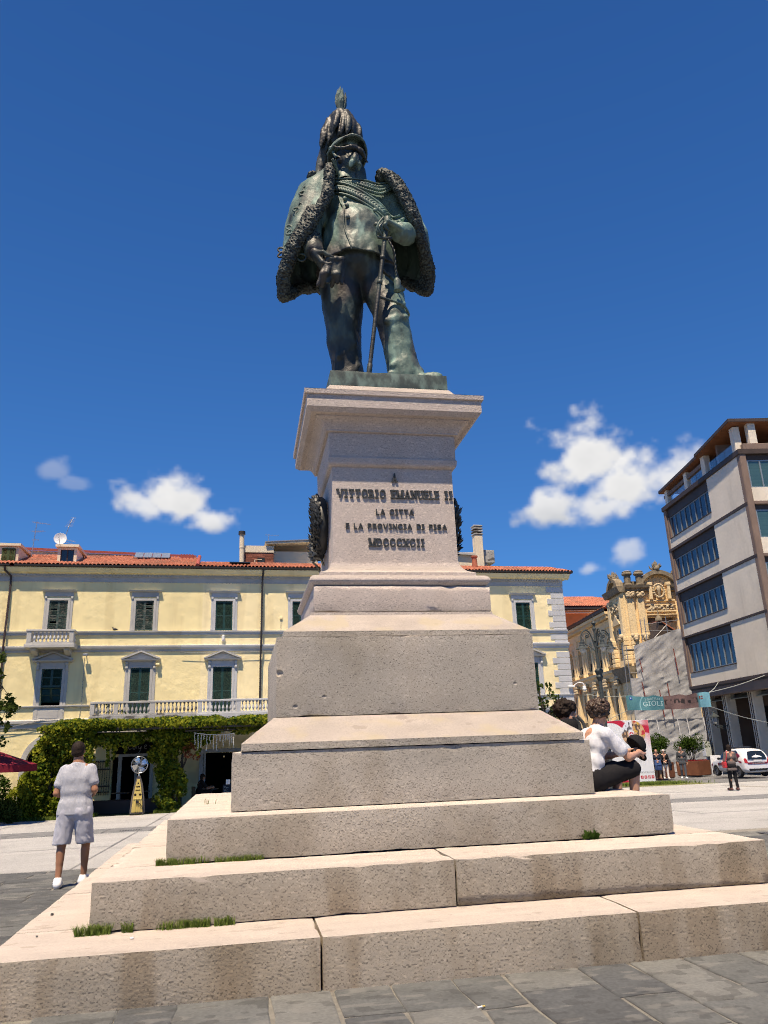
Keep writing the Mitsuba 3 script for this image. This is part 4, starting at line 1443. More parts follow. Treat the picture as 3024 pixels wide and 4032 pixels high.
def surround_upper():
    """Architrave, frieze and hood of a second-floor window, about the opening's centre line, z from the sill."""
    ms = []
    for s in (-1, 1):
        a, b = sorted((s * .425, s * .545))
        ms.append(cbox(a, b, -.05, .04, 0, 1.62, .008))
        a, b = sorted((s * .547, s * .66))
        ms.append(cbox(a, b, -.035, .04, 0.0, 1.70, .008))
        a, b = sorted((s * .55, s * .655))
        ms.append(cbox(a, b, -.085, -.03, 1.60, 1.72, .01))
        a, b = sorted((s * .54, s * .67))
        ms.append(cbox(a, b, -.06, .04, -.0, .09, .006))
    ms.append(cbox(-.545, .545, -.052, .04, 1.51, 1.622, .008))
    ms.append(cbox(-.66, .66, -.04, .04, 1.70, 1.93, .006))
    ms.append(sweep_profile([(.04, 1.93), (-.07, 1.93), (-.10, 1.96), (-.18, 1.98), (-.20, 2.02), (.04, 2.03)], -.78, .78))
    return cat(ms)


SU = mikit.ply(surround_upper(), 'grey_trim')
SUB = mikit.ply(surround_upper(), 'blue_trim')
for x, k in UP:
    part(YB, 'window_surround', SU if k == 'worn' else SUB, None, M=YM @ Mt(x, 0, 7.58))
    hang(x, 7.60, .42, 1.49, k)


def surround_lower(h):
    ms = []
    for s in (-1, 1):
        a, b = sorted((s * .46, s * .58))
        ms.append(cbox(a, b, -.05, .04, 0, h + .12, .008))
        a, b = sorted((s * .582, s * .72))
        ms.append(cbox(a, b, -.04, .04, 0, h + .05, .008))
        # scrolled console
        c = lathe([(0, -.06), (.055, -.055), (.06, 0), (.055, .055), (0, .06)], 12)
        c = rot(c, 90, (0, 1, 0))
        ms += [mv(c, s * .65, -.11, h + .24), mv(c, s * .65, -.07, h + .0)]
        a, b = sorted((s * .60, s * .70))
        ms.append(cbox(a, b, -.11, .0, h - .02, h + .28, .01))
        a, b = sorted((s * .585, s * .715))
        ms.append(cbox(a, b, -.09, .02, h - .06, h - .02, .008))
    ms.append(cbox(-.58, .58, -.05, .04, h, h + .12, .008))
    ms.append(cbox(-.62, .62, -.035, .04, h + .12, h + .30, .006))
    return cat(ms)


def pediment(h):
    z = h + .30
    ms = [sweep_profile([(.04, z), (-.10, z), (-.14, z + .03), (-.22, z + .05), (-.24, z + .11), (.04, z + .11)], -.88, .88)]
    tri = sg.Polygon([(-.80, z + .11), (.80, z + .11), (0, z + .43)])
    ms.append(xz(prism(tri, .04), -.02))
    for s in (-1, 1):
        p = sg.Polygon([(s * .92, z + .11), (s * .92, z + .17), (0, z + .53), (0, z + .455), (s * .74, z + .155)])
        ms.append(xz(prism(p, .24), .04))
    return cat(ms)


for x, k in LOWW:
    z0 = 3.40 if k == 'door' else 4.05
    worn = x < -8
    m_ = 'grey_trim' if x < -5 else 'blue_trim'
    h = 5.77 - z0
    yp('window_surround', surround_lower(h), m_, dx=x, dz=z0)
    yp('pediment', pediment(h), 'grey_trim', dx=x, dz=z0)
    if k == 'open':
        # leaves propped out at the bottom
        for s in (-1, 1):
            f, l = shutter_leaf(.455, .80)
            up = shutter_leaf(.455, .88)
            t = YM @ Mt(x + (-.455 if s < 0 else 0), .02, 4.92)
            k1 = part(YB, 'shutter', up[0], 'shutter_green', M=t)
            part(k1, 'louvres', up[1], 'shutter_green', M=t, kind='stuff')
            g = np.eye(4)
            a = math.radians(34)
            g[1:3, 1:3] = [[math.cos(a), -math.sin(a)], [math.sin(a), math.cos(a)]]
            t = YM @ Mt(x + (-.455 if s < 0 else 0), -.0, 4.90) @ g @ Mt(0, 0, -.80)
            k1 = part(YB, 'shutter', f, 'shutter_green', M=t, label='lower shutter flap propped outwards')
            part(k1, 'louvres', l, 'shutter_green', M=t, kind='stuff')
    else:
        hang(x, z0 + .02, .452, h - .03, 'new')
    if k == 'open' or k == 'win':
        yp('apron', cat(cbox(-.68, .68, -.03, .02, -.64, -.10, .006), cbox(-.42, .42, -.045, -.02, -.56, -.20, .006), cbox(-.62, -.50, -.045, -.02, -.6, -.1, .006), cbox(.50, .62, -.045, -.02, -.6, -.1, .006)), m_, dx=x, dz=z0)

# horizontal courses
segs = [(-26, -3.985, 'grey_trim'), (-3.98, 16.95, 'blue_trim')]
for a, b, m_ in segs:
    yp('sill_course', sweep_profile([(.01, 7.37), (-.06, 7.37), (-.07, 7.48), (-.12, 7.50), (-.13, 7.56), (.01, 7.575)], a, b), m_)
    yp('string_course', sweep_profile([(.01, 6.55), (-.05, 6.55), (-.06, 6.66), (-.13, 6.70), (-.15, 6.76), (-.16, 6.84), (.01, 6.88)], a, b), m_)
    yp('base_course', sweep_profile([(.01, 3.04), (-.05, 3.04), (-.06, 3.22), (-.14, 3.27), (-.15, 3.38), (.01, 3.45)], a, b), m_)
    yp('frieze_band', sweep_profile([(.01, 10.02), (-.03, 10.02), (-.03, 10.05), (-.015, 10.06), (-.015, 10.26), (-.05, 10.28), (-.05, 10.295), (.01, 10.30)], a, b), 'grey_trim')
yp('sill_course', sweep_profile([(.01, 3.96), (-.05, 3.96), (-.10, 4.02), (-.10, 4.06), (.01, 4.07)], -26, -8.1), 'grey_trim')
yp('sill_course', sweep_profile([(.01, 3.96), (-.05, 3.96), (-.10, 4.02), (-.10, 4.06), (.01, 4.07)], .6, 16.95), 'blue_trim')
yp('cornice', sweep_profile([(.01, 10.40), (-.10, 10.40), (-.13, 10.45), (-.26, 10.46), (-.29, 10.52), (-.36, 10.62), (-.38, 10.68), (.01, 10.70)], -26, 17.3), 'yellow_plaster')
yp('cornice_bed', sweep_profile([(.01, 10.29), (-.07, 10.29), (-.07, 10.402), (.01, 10.402)], -26, 16.92), 'grey_trim')
dent = [mv(box(-.045, .045, -.125, -.06, 10.305, 10.40), x) for x in np.arange(-14.5, 16.8, .155)]
yp('dentils', cat(dent), 'grey_trim', kind='stuff')
for (a, b) in ((-26, -12.2), (-12.0, 10.0), (10.05, 17.45)):
    g = [(-.38, 10.70), (-.42, 10.69), (-.47, 10.73), (-.48, 10.80), (-.46, 10.80), (-.44, 10.75), (-.38, 10.74)]
    yp('gutter', sweep_profile(g, a, b), 'gutter')
yp('side_cornice', box(16.92, 17.28, -.02, 14, 10.46, 10.69), 'yellow_plaster')


def tiled(x0, x1, y0, y1, z0, z1, pitch=.19, course=.34):
    """Barrel tiles: rounded ribs running up the slope, stepped where the courses overlap."""
    n = int(round((x1 - x0) / pitch))
    prof = np.array([(0, 0), (.16, .055), (.34, .082), (.5, .088), (.66, .082), (.84, .055)])
    xs, hs = [], []
    for i in range(n):
        for a, h in prof:
            xs.append(x0 + (i + a) * pitch)
            hs.append(h * .9)
    xs.append(x1)
    hs.append(0)
    xs, hs = np.array(xs), np.array(hs)
    rows = int(round(math.hypot(y1 - y0, z1 - z0) / course))
    V, rng = [], np.random.default_rng(int(abs(x0) * 10))
    jit = rng.normal(0, .008, (rows, n + 1))
    for r in range(rows):
        for t, lift in ((r / rows, .035), ((r + 1) / rows - .002, .0)):
            j = jit[r][np.minimum(((xs - x0) / pitch + 1e-6).astype(int), n)]
            V.append(np.c_[xs, np.full_like(xs, y0 + (y1 - y0) * t), z0 + (z1 - z0) * t + hs + lift + j])
    V = np.array(V)
    m = len(xs)
    i, j = np.meshgrid(np.arange(len(V) - 1), np.arange(m - 1), indexing='ij')
    a = (i * m + j).ravel()
    f = np.vstack([np.c_[a, a + 1, a + m + 1], np.c_[a, a + m + 1, a + m]])
    return trimesh.Trimesh(V.reshape(-1, 3), f, process=False)


RF = yp('roof', cat(hull([(-26, -.42, 10.70), (-3.3, -.42, 10.70), (-26, 4.2, 12.3), (-3.3, 4.2, 12.3), (-26, 4.2, 10.7), (-3.3, 4.2, 10.7)])), 'ridge_red')
part(RF, 'tiles', tiled(-16, -3.35, -.48, 4.2, 10.76, 12.36), 'roof_tile', 30, YM, kind='stuff')
yp('roof', hull([(-3.28, -.42, 10.70), (17.4, -.42, 10.70), (-3.28, 2.6, 11.62), (17.4, 2.6, 11.62), (-3.28, 2.6, 10.7), (17.4, 2.6, 10.7)]), 'ridge_red')
part(RF, 'tiles', tiled(-3.25, 17.45, -.48, 2.6, 10.76, 11.70), 'roof_tile', 30, YM, kind='stuff')
cap = []
for i in range(64):
    c = lathe([(.085, 0), (.10, .005), (.085, .36)], 12)
    c = rot(c, 90, (0, 1, 0))
    cap.append(mv(c, -3.2 + i * .325, 2.62, 11.70))
part(RF, 'ridge_tiles', cat(cap), 'roof_tile', 40, YM, kind='stuff')
part(RF, 'verge', cat(tube([(-3.32, -.46, 10.86), (-3.32, 4.2, 12.46)], .10, 8)), 'ridge_red', 30, YM)
part(RF, 'upper_roof', cat(hull([(-13.2, 4.4, 12.2), (-3.6, 4.4, 12.2), (-13.2, 4.4, 12.72), (-3.6, 4.4, 12.42), (-13.2, 8, 12.72), (-3.6, 8, 12.42), (-13.2, 8, 12), (-3.6, 8, 12)])), 'cream_plaster', M=YM)
part(RF, 'ridge_flashing', hull([(-13.3, 4.25, 12.70), (-3.5, 4.25, 12.40), (-13.3, 4.25, 12.86), (-3.5, 4.25, 12.54), (-13.3, 4.8, 12.90), (-3.5, 4.8, 12.58)]), 'ridge_red', M=YM)


def dormer(x, green, lab):
    k = part(RF, 'dormer', cat(box(-.46, -.32, 0, 1.9, 0, .86), box(.32, .46, 0, 1.9, 0, .86), box(-.32, .32, 0, .12, .76, .86), box(-.32, .32, .3, .4, 0, .8), hull([(-.56, -.16, .87), (.56, -.16, .87), (-.56, 2.4, .98), (.56, 2.4, .98), (-.56, -.16, 1.0), (.56, -.16, 1.0), (-.56, 2.4, 1.1), (.56, 2.4, 1.1)])), 'cream_plaster', M=YM @ Mt(x, .55, 11.06), label=lab)
    return k


dormer(-12.55, True, 'dormer with green louvred shutters')
dormer(-9.80, False, 'dormer with a dark glazed window')
for s in (-1, 1):
    f, l = shutter_leaf(.31, .74)
    t = YM @ Mt(-12.55 + (-.31 if s < 0 else 0), .50, 11.08)
    part(RF, 'dormer_shutter', cat(f, l), 'shutter_leaf_green', M=t, kind='stuff')
part(RF, 'dormer_window', box(-.32, .32, .10, .13, .02, .76), 'dark_glass', M=YM @ Mt(-9.80, .55, 11.06))
part(RF, 'dormer_casement', cat(box(-.33, -.28, .05, .11, .0, .78), box(.28, .33, .05, .11, 0, .78), box(-.025, .025, .05, .11, 0, .78), box(-.33, .33, .05, .11, .0, .04)), 'brown_pipe', M=YM @ Mt(-9.80, .55, 11.06))

# downpipes
yp('downpipe', tube([(-12.42, -.43, 10.70), (-12.40, -.38, 10.5), (-12.17, -.10, 10.28), (-12.15, -.08, 9.9), (-12.15, -.16, 7.5), (-12.15, -.19, 6.7), (-12.15, -.08, 6.3), (-12.15, -.08, 3.5)], .05, 8), 'brown_pipe', 40)
yp('downpipe', tube([(.02, -.43, 10.70), (.02, -.38, 10.52), (.0, -.20, 10.2), (-.01, -.16, 9.8), (-.03, -.22, 7.5), (-.04, -.24, 6.75), (-.05, -.16, 6.2), (-.06, -.12, 3.5)], .05, 8), 'gutter', 40)
# quoins on the right corner
z, i = 9.98, 0
while z > 3.5:
    h = .33
    if not (7.34 < z < 7.62 or 6.5 < z < 6.95):
        w = 1.02 if i % 2 == 0 else .78
        yp('quoin', cbox(16.93 - w, 16.93, -.035, .02, z - h + .012, z - .012, .01), 'blue_trim')
    i += 1
    z -= h


def baluster():
    p = [(0, 0), (.060, 0), (.060, .035), (.030, .05), (.028, .075), (.058, .15), (.062, .19), (.045, .27), (.024, .36), (.022, .42), (.040, .43), (.040, .455), (.055, .46), (.055, .49), (0, .49)]
    return lathe(p, 12)


BAL = mikit.ply(baluster(), 'blue_trim', 35)
BALW = mikit.ply(baluster(), 'worn_trim', 35)

# small balcony under the far left window
B1 = yp('balcony', cat(cbox(-1.12, 1.12, -1.02, .02, -.16, .0, .012), cbox(-1.06, 1.06, -.96, -.1, .0, .10, .008)), 'grey_trim', dx=-9.95, dz=6.83)
b1 = lambda nm, m, mm='grey_trim': part(B1, nm, m, mm, M=YM @ Mt(-9.95, 0, 6.83))
b1('handrail', cat(cbox(-1.08, 1.08, -1.0, -.80, .60, .70, .012), cbox(-1.08, -.88, -.80, .0, .60, .70, .012), cbox(.88, 1.08, -.80, .0, .60, .70, .012)))
for s in (-1, 1):
    a, b = sorted((s * .84, s * 1.04))
    b1('pier', cbox(a, b, -.97, -.80, .10, .60, .008))
    a, b = sorted((s * .62, s * .86))
    b1('bracket', hull([(a, -.85, -.17), (b, -.85, -.17), (a, 0, -.17), (b, 0, -.17), (a, -.80, -.28), (b, -.80, -.28), (a, 0, -.50), (b, 0, -.50)]))
for i in range(9):
    part(B1, 'baluster', BAL, None, M=YM @ Mt(-9.95 - .70 + i * 1.4 / 8, -.89, 6.94))
for s in (-1, 1):
    for i in range(4):
        part(B1, 'baluster', BAL, None, M=YM @ Mt(-9.95 + s * .95, -.66 + i * .19, 6.94))

# long balcony over the pergola
B2 = yp('balcony', cat(cbox(-7.95, -3.12, -1.05, .02, -.28, .0, .012), cbox(-7.9, -3.12, -1.0, -.1, -.0, .06, .008)), 'worn_trim', dz=3.48, label='stained older half of the long balcony slab')
b2 = lambda nm, m, mm='blue_trim', **k: part(B2, nm, m, mm, M=YM @ Mt(0, 0, 3.48), **k)
b2('slab', cat(cbox(-3.10, 6.3, -1.05, .02, -.28, .0, .012), cbox(-3.10, 6.2, -1.0, -.1, -.0, .06, .008)))
b2('handrail', cbox(-7.93, -3.12, -1.02, -.82, .55, .65, .012), 'grey_trim')
b2('handrail', cbox(-3.10, 6.25, -1.02, -.82, .55, .65, .012))
b2('handrail', cbox(-7.93, -7.73, -.80, .0, .55, .65, .012), 'grey_trim')
piers = [-7.83, -6.78, -5.12, -2.95, -1.12, .62, 2.4, 4.3, 6.15]
for x in piers:
    b2('pier', cbox(x - .10, x + .10, -1.0, -.84, .06, .55, .008), 'grey_trim' if x < -4 else 'blue_trim')
    b2('bracket', hull([(x - .1, -.9, -.285), (x + .1, -.9, -.285), (x - .1, 0, -.285), (x + .1, 0, -.285), (x - .1, -.85, -.40), (x + .1, -.85, -.40), (x - .1, 0, -.55), (x + .1, 0, -.55)]), 'grey_trim')
for a, b in zip(piers[:-1], piers[1:]):
    n = int(round((b - a - .2) / .175))
    for i in range(n):
        x = a + .1 + (b - a - .2) * (i + .5) / n
        if x < 1.6:
            part(B2, 'baluster', BALW if x < -3 else BAL, None, M=YM @ Mt(x, -.92, 3.535))

# ground floor: arch trim, door frames, window grille, café fronts
arch = archpoly(-10.95, -8.1, -1.0, 1.4).difference(archpoly(-10.72, -8.33, -1.0, 1.4))
yp('arch_trim', xz(prism(arch, .10), .04), 'grey_trim')
yp('cafe_door_frame', cat(cbox(-6.62, -6.46, -.06, .1, ZB, 1.72, .008), cbox(-5.18, -5.02, -.06, .1, ZB, 1.72, .008), cbox(-6.62, -5.02, -.07, .1, 1.62, 1.75, .008), cbox(-5.86, -5.76, .0, .1, ZB, 1.62, .006)), 'grey_trim')
yp('cafe_sign_board', box(-6.9, -4.7, -.10, -.02, 1.76, 2.35), 'dark_void')
_q = [[(0, .10), (-.05, .03), (-.02, -.06), (.06, -.03)], [(.10, .06), (.11, -.05), (.18, -.04), (.20, .06), (.22, -.05)], [(.28, .06), (.30, -.04), (.37, -.02), (.40, .07), (.36, -.12), (.30, -.20)], [(.50, .0), (.58, .06), (.53, .09), (.50, -.02), (.60, -.05)], [(.66, .05), (.72, .03), (.78, .06)]]
yp('cafe_sign_script', cat(*[tube(curve([(-6.12 + 1.3 * a, -.108, 2.03 + 1.2 * b) for a, b in q_], 12), .011, 5) for q_ in _q]), 'grey_trim', kind='stuff')
yp('door_frame', cat(cbox(-2.90, -2.72, -.07, .1, ZB, 1.78, .008), cbox(-2.70, -2.60, -.03, .1, ZB, 1.7, .008), cbox(-2.9, -.4, -.07, .1, 1.68, 1.84, .008)), 'blue_trim')
yp('wall_vent', cat(cbox(-.07, .07, -.06, .02, 0, .13, .01)), 'yellow_plaster', dx=.98, dz=8.16)
yp('alarm_siren', cat(cbox(-.075, .075, -.15, .0, 0, .30, .03)), 'white_paint', dx=-1.93, dz=7.02)
yp('siren_mark', xz(prism([(-.035, .04), (.035, .04), (0, .13)], .003), -.152), 'ridge_red', dx=-1.93, dz=7.02)
yp('floodlight', cat(cbox(-.11, .11, -.34, -.18, -.05, .06, .012), tube([(0, 0, 0), (0, -.2, 0)], .02, 6)), 'grey_metal', dx=-8.42, dz=6.40)
yp('floodlight', cat(cbox(-.09, .09, -.24, -.1, -.05, .05, .012), tube([(0, 0, 0), (0, -.2, 0)], .02, 6)), 'yellow_plaster', dx=-5.05, dz=5.92)
wire = [curve([(-14, -.17, 3.36), (-11.9, -.17, 3.10), (-9.9, -.17, 3.42), (-8, -.17, 3.36)], 30), curve([(-14, -.08, 2.98), (-9, -.08, 3.0), (-7, -.08, 2.98)], 20), np.array([(-8.5, -.03, 6.3), (-8.46, -.03, 4.4), (-8.52, -.03, 3.4)]), curve([(-4, -.17, 6.50), (-2.5, -.17, 6.44), (0, -.17, 6.48), (2, -.17, 6.42)], 20), np.array([(.98, -.02, 8.1), (.98, -.02, 6.9)])]
for w in wire:
    yp('wire', tube(w, .012, 5), 'worn_trim', 40)
yp('security_camera', cat(cbox(-.12, .22, -.22, -.08, -.06, .06, .02), tube(curve([(.15, -.12, .0), (.40, -.3, .18), (.62, -.4, .12), (.66, -.42, -.05)], 12), .03, 6)), 'white_paint', dx=16.75, dz=4.45)
yp('camera_dome', cat(mv(trimesh.creation.icosphere(2, .11), .66, -.42, -.18), tube([(.66, -.42, -.02), (.66, -.42, -.16)], .09, 10)), 'white_paint', True, dx=16.75, dz=4.45)


# ------------------------------------------------------------------ things on the roof and behind it
def on_roof(x, y):
    return 10.76 + (y + .72) * 1.6 / 4.92


def aerial(name, lab, x, y, h, lean, boom):
    k = thing(name, lab, 'aerial')
    z = on_roof(x, y)
    M = YM @ Mt(x, y, z)
    part(k, 'mast', tube([(0, 0, -.1), (lean * .5, 0, h * .5), (lean, 0, h)], [.022, .02, .016], 6), 'grey_metal', 40, M)
    for (zz, L, ang, tilt, nb) in boom:
        d = np.array([math.cos(ang), math.sin(ang), tilt])
        c = np.array([lean * zz / h, 0, zz])
        ms = [tube([c - d * L * .25, c + d * L * .75], .010, 5)]
        e = np.array([-math.sin(ang), math.cos(ang), 0]) if nb > 0 else np.array([0, 0, 1.0])
        for i in range(abs(nb)):
            p = c + d * L * (-.2 + .9 * i / max(abs(nb) - 1, 1))
            w = .22 - .012 * i
            ms.append(tube([p - e * w, p + e * w], .006, 4))
        part(k, 'antenna', cat(ms), 'grey_metal', 40, M, kind='stuff')


aerial('roof_aerial', 'thin television aerial mast left of the white satellite dish', -11.95, 2.6, 2.0, .12, [(1.95, .95, -.15, -.16, 9), (1.45, .75, -.5, -.05, 6), (1.0, .3, .2, 0, 3)])
aerial('roof_aerial', 'leaning television aerial mast just behind the satellite dish', -10.55, 2.0, 2.2, .55, [(1.9, .55, 1.3, 1.3, 8), (1.1, .75, -.1, -.25, 5), (.95, .65, -.05, -.22, 4)])
DI = thing('satellite_dish', 'round white satellite dish on a pole beside the glazed dormer', 'satellite dish')
dm = displace(trimesh.Trimesh(*trimesh.creation.icosphere(3, 1.0).slice_plane((0, 0, -.5), (0, 0, -1)).__dict__['_data'].data.values()) if False else lathe([(0, 0), (.12, .008), (.22, .03), (.30, .065), (.31, .075), (.30, .085), (.22, .05), (.12, .028), (0, .02)], 32), lambda v: 0 * v[:, 0])
dm = rot(dm, 84, (1, 0, 0))
dm = rotz(dm, 6)
dz_ = on_roof(-10.18, .62)
part(DI, 'reflector', mv(dm, 0, 0, 1.15), 'white_paint', 40, YM @ Mt(-10.18, .5, dz_))
part(DI, 'pole', tube([(0, .1, 0), (0, .08, .9), (0, .03, 1.12)], .03, 8), 'grey_metal', 40, YM @ Mt(-10.18, .5, dz_))
part(DI, 'receiver_arm', tube([(0, .02, .82), (0, -.25, 1.0), (0, -.42, 1.16)], .014, 6), 'dark_metal', 40, YM @ Mt(-10.18, .5, dz_))
SP = thing('solar_panels', 'row of four tilted solar panels near the roof ridge', 'solar panel')
for i in range(4):
    y0 = 2.6
    part(SP, 'panel', hull([(x, y, on_roof(0, y) + e) for x in (0.01, .44) for y in (y0, y0 + .75) for e in (.10 + (y - y0) * .25, .14 + (y - y0) * .25)]), 'solar_glass', M=YM @ Mt(-6.75 + i * .47, 0, .02))
part(SP, 'frame', cat(*[tube([(-6.76 + i * .47, y, on_roof(0, y) - .02), (-6.76 + i * .47, y, on_roof(0, y) + .18)], .015, 5) for i in range(5) for y in (2.62, 3.3)]), 'dark_metal', M=YM, kind='stuff')
single('roof_vent', cat(box(-.36, .36, -.2, .2, -.4, .10), *[mv(rot(lathe([(.07, 0), (.08, .3), (.0, .3)], 8), 90, (1, 0, 0)), -.30 + .15 * i, .15, .13) for i in range(5)]), 'ridge_red', 'low red tile-capped vent at the right end of the solar panels', 'roof vent', M=YM @ Mt(-4.0, 3.6, 12.2))
single('skylight', cat(box(-.55, .55, -.28, .28, .02, .07)), 'dark_glass', 'dark skylight flush in the lighter roof', 'skylight', M=YM @ Mt(-1.15, .9, 11.26))
UPH = thing('brick_roof_house', 'small brick and cream penthouse behind the roof with a tall flue', 'building')
q = lambda nm, m, mm, sm=False, **k: part(UPH, nm, m, mm, sm, YM @ Mt(0, 9, 0), **k)
q('brick_wall', box(-.60, 1.25, 0, 4, 11.4, 13.98), 'red_brick')
q('parapet', box(-.64, 1.27, -.04, 4, 13.98, 14.42), 'cream_plaster')
q('window', cat(box(.22, .27, -.06, .02, 12.6, 13.6), box(.64, .69, -.06, .02, 12.6, 13.6), box(.22, .69, -.06, .02, 13.55, 13.62)), 'gutter')
q('pane', box(.27, .64, -.02, .01, 12.6, 13.55), 'dark_glass')
q('flue', cat(tube([(-.75, -.15, 11.4), (-.80, -.15, 15.1)], .15, 12), tube([(-.79, -.15, 14.2), (-.79, -.15, 14.26)], .17, 12), tube([(-.77, -.15, 12.6), (-.77, -.15, 12.66)], .17, 12)), 'cream_plaster', 40)
q('flue_cap', tube([(-.80, -.15, 15.1), (-.80, -.15, 15.32)], .22, 12), 'gutter', 40)
q('wall', box(1.28, 4.2, .3, 4, 11.2, 14.15), 'cream_plaster')
q('roof_slab', hull([(.75, -.2, 14.5), (4.3, -.2, 14.75), (.75, 4, 14.5), (4.3, 4, 14.75), (.75, -.2, 14.62), (4.3, -.2, 14.87), (.75, 4, 14.62), (4.3, 4, 14.87)]), 'cream_plaster')
q('roof_edge', hull([(.70, -.25, 14.63), (4.35, -.25, 14.88), (.70, 4, 14.63), (4.35, 4, 14.88), (.70, -.25, 14.69), (4.35, -.25, 14.94), (.70, 4, 14.69), (4.35, 4, 14.94)]), 'grey_metal')
q('lower_wing', hull([(3.0, -.6, 11.3), (6.6, -.6, 11.3), (3.0, -.6, 12.6), (6.6, -.6, 13.6), (3.0, .3, 12.6), (6.6, .3, 13.6), (3, .3, 11.3), (6.6, .3, 11.3)]), 'cream_plaster')
q('drain_box', box(2.4, 2.95, -.75, -.4, 12.0, 12.6), 'grey_metal')
q('drainpipe', tube([(.05, -.1, 11.4), (.05, -.1, 13.45), (.5, -.1, 13.48)], .04, 6), 'cream_plaster', 40)
aerial('roof_aerial', 'small aerial on top of the brick penthouse', .55, 9.5, 1.0, 0, [(.95, .9, .1, 0, 5)])
for kk in [k for k in scene if k.startswith('roof_aerial_002')]:
    scene[kk]['to_world'] = T((YM @ Mt(.95, 9.3, 14.3)).tolist())
RH = thing('cream_roof_house', 'cream rooftop house with a chimney, right of the monument shaft', 'building')
q = lambda nm, m, mm, sm=False, **k: part(RH, nm, m, mm, sm, YM @ Mt(0, 8, 0), **k)
q('wall', box(8.0, 14.6, 0, 4, 11.0, 14.0), 'cream_plaster')
q('roof_edge', hull([(7.9, -.2, 14.15), (14.7, -.2, 13.75), (7.9, 4, 14.15), (14.7, 4, 13.75), (7.9, -.2, 14.28), (14.7, -.2, 13.88), (7.9, 4, 14.28), (14.7, 4, 13.88)]), 'grey_trim')
CH = q('chimney', cbox(14.6, 15.15, -.5, .05, 11.2, 15.1, .02), 'cream_plaster')
for i in range(4):
    part(CH, 'cap_ring', cbox(14.55, 15.2, -.55, .10, 15.12 + i * .19, 15.23 + i * .19, .03), 'worn_trim', M=YM @ Mt(0, 8, 0))
q('service_box', cat(cbox(15.2, 16.1, 0, 1.2, 13.3, 14.2, .03), box(15.25, 15.6, .1, 1.0, 11.4, 13.3)), 'worn_trim')
single('chimney_pot', lathe([(0, 0), (.17, 0), (.14, .55), (.20, .6), (.20, .68), (0, .68)], 12), 'roof_tile', 'small terracotta chimney pot on the roof below the cream chimney', 'chimney pot', 35, M=YM @ Mt(12.35, 1.6, 11.45))
pig = Field((-.2, -.1, -.02), (.2, .1, .22), .008)
pig.ell((0, 0, .09), (.10, .05, .05), .02)
pig.ell((-.09, 0, .155), .034, .03)
pig.cone((.06, 0, .08), (.17, 0, .05), .035, .012, .02)
pig.cone((-.12, 0, .15), (-.145, 0, .145), .010, .004, .005)
pig.cone((.0, .015, .05), (.0, .015, .0), .008, .008, .004)
pig.cone((.0, -.015, .05), (.0, -.015, .0), .008, .008, .004)
single('pigeon', pig.mesh(1), 'dark_metal', 'dark pigeon perched on the sill course between two worn windows', 'pigeon', True, M=YM @ Mt(-7.18, -.08, 7.573, 0, 1.0))
# ------------------------------------------------------------------ the modern building on the right
_v = np.array([.141, 1.038]) / math.hypot(.141, 1.038)
_r = np.array([_v[1], -_v[0]])
MM = frame(np.array([29.832, 42.0, 0.0]), -_v)          # long face: x from the far corner towards the viewer, y into the house
MB = thing('modern_building', 'modern grey-beige corner building with brown frame, ribbon windows and roof terrace', 'building')
LEN = 12.15
ZG = -0.95


def mp(name, mesh, mat_, smooth=False, parent=None, M=None, label=None, kind=None):
    return part(parent or MB, name, mesh, mat_, smooth, MM if M is None else M, label, kind)


floors = [(5.0, 5.95, 7.95, 8.42), (8.56, 9.47, 11.08, 11.72), (11.90, 12.77, 14.35, 14.97), (15.17, 15.95, 17.57, 18.22)]
GLS = ['blue_glass', 'deep_glass', 'blue_glass', 'blue_glass', 'grey_glass']
slabs = [(4.80, 5.0), (8.42, 8.56), (11.72, 11.90), (14.97, 15.17)]
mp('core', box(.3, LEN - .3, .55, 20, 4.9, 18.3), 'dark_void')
for i, (z0, wb, wt, z1) in enumerate(floors):
    mp('wall_panel', cbox(7.45, LEN - .36, -.02, .5, z0 + .003, z1 - .003, .012), 'stucco')
    mp('spandrel', cbox(.36, 7.44, -.0, .5, z0 + .003, wb - .05, .012), 'stucco')
    mp('sill', cbox(.55, 7.43, -.06, .5, wb - .05, wb, .01), 'dark_brown')
    mp('lintel', cbox(.36, 7.44, .10, .5, wt + .002, z1 - .003, .01), 'dark_brown')
    W = mp('ribbon_window', cat(box(.62, 7.38, .16, .24, wb + .002, wb + .07), box(.62, 7.38, .16, .24, wt - .06, wt), *[box(x - .02, x + .02, .13, .24, wb + .07, wt - .06) for x in np.linspace(.66, 7.35, 9)]), 'alu')
    xs = np.linspace(.66, 7.35, 9)
    for a, b in zip(xs[:-1], xs[1:]):
        mp('pane', box(a + .02, b - .02, .20, .215, wb + .07, wt - .06), GLS[(i * 3 + int(a * 7)) % 5], parent=W)
    mp('window_jamb', cbox(.36, .62, .02, .5, wb + .0, wt, .01), 'brown_stone')
for z0, z1 in slabs:
    mp('floor_band', cbox(.02, LEN - .02, -.07, .5, z0, z1, .012), 'dark_brown')
mp('pillar', cbox(.0, .36, -.05, .5, 5.0, 18.3, .015), 'brown_stone')
mp('pillar', cbox(LEN - .36, LEN, -.05, .34, 5.0, 18.3, .015), 'brown_stone')
mp('roof_slab', cbox(-.12, LEN + .10, -.12, 14, 18.22, 18.56, .02), 'dark_brown')
mp('underside', box(.05, LEN, .0, 14, 4.72, 4.80), 'dark_brown')

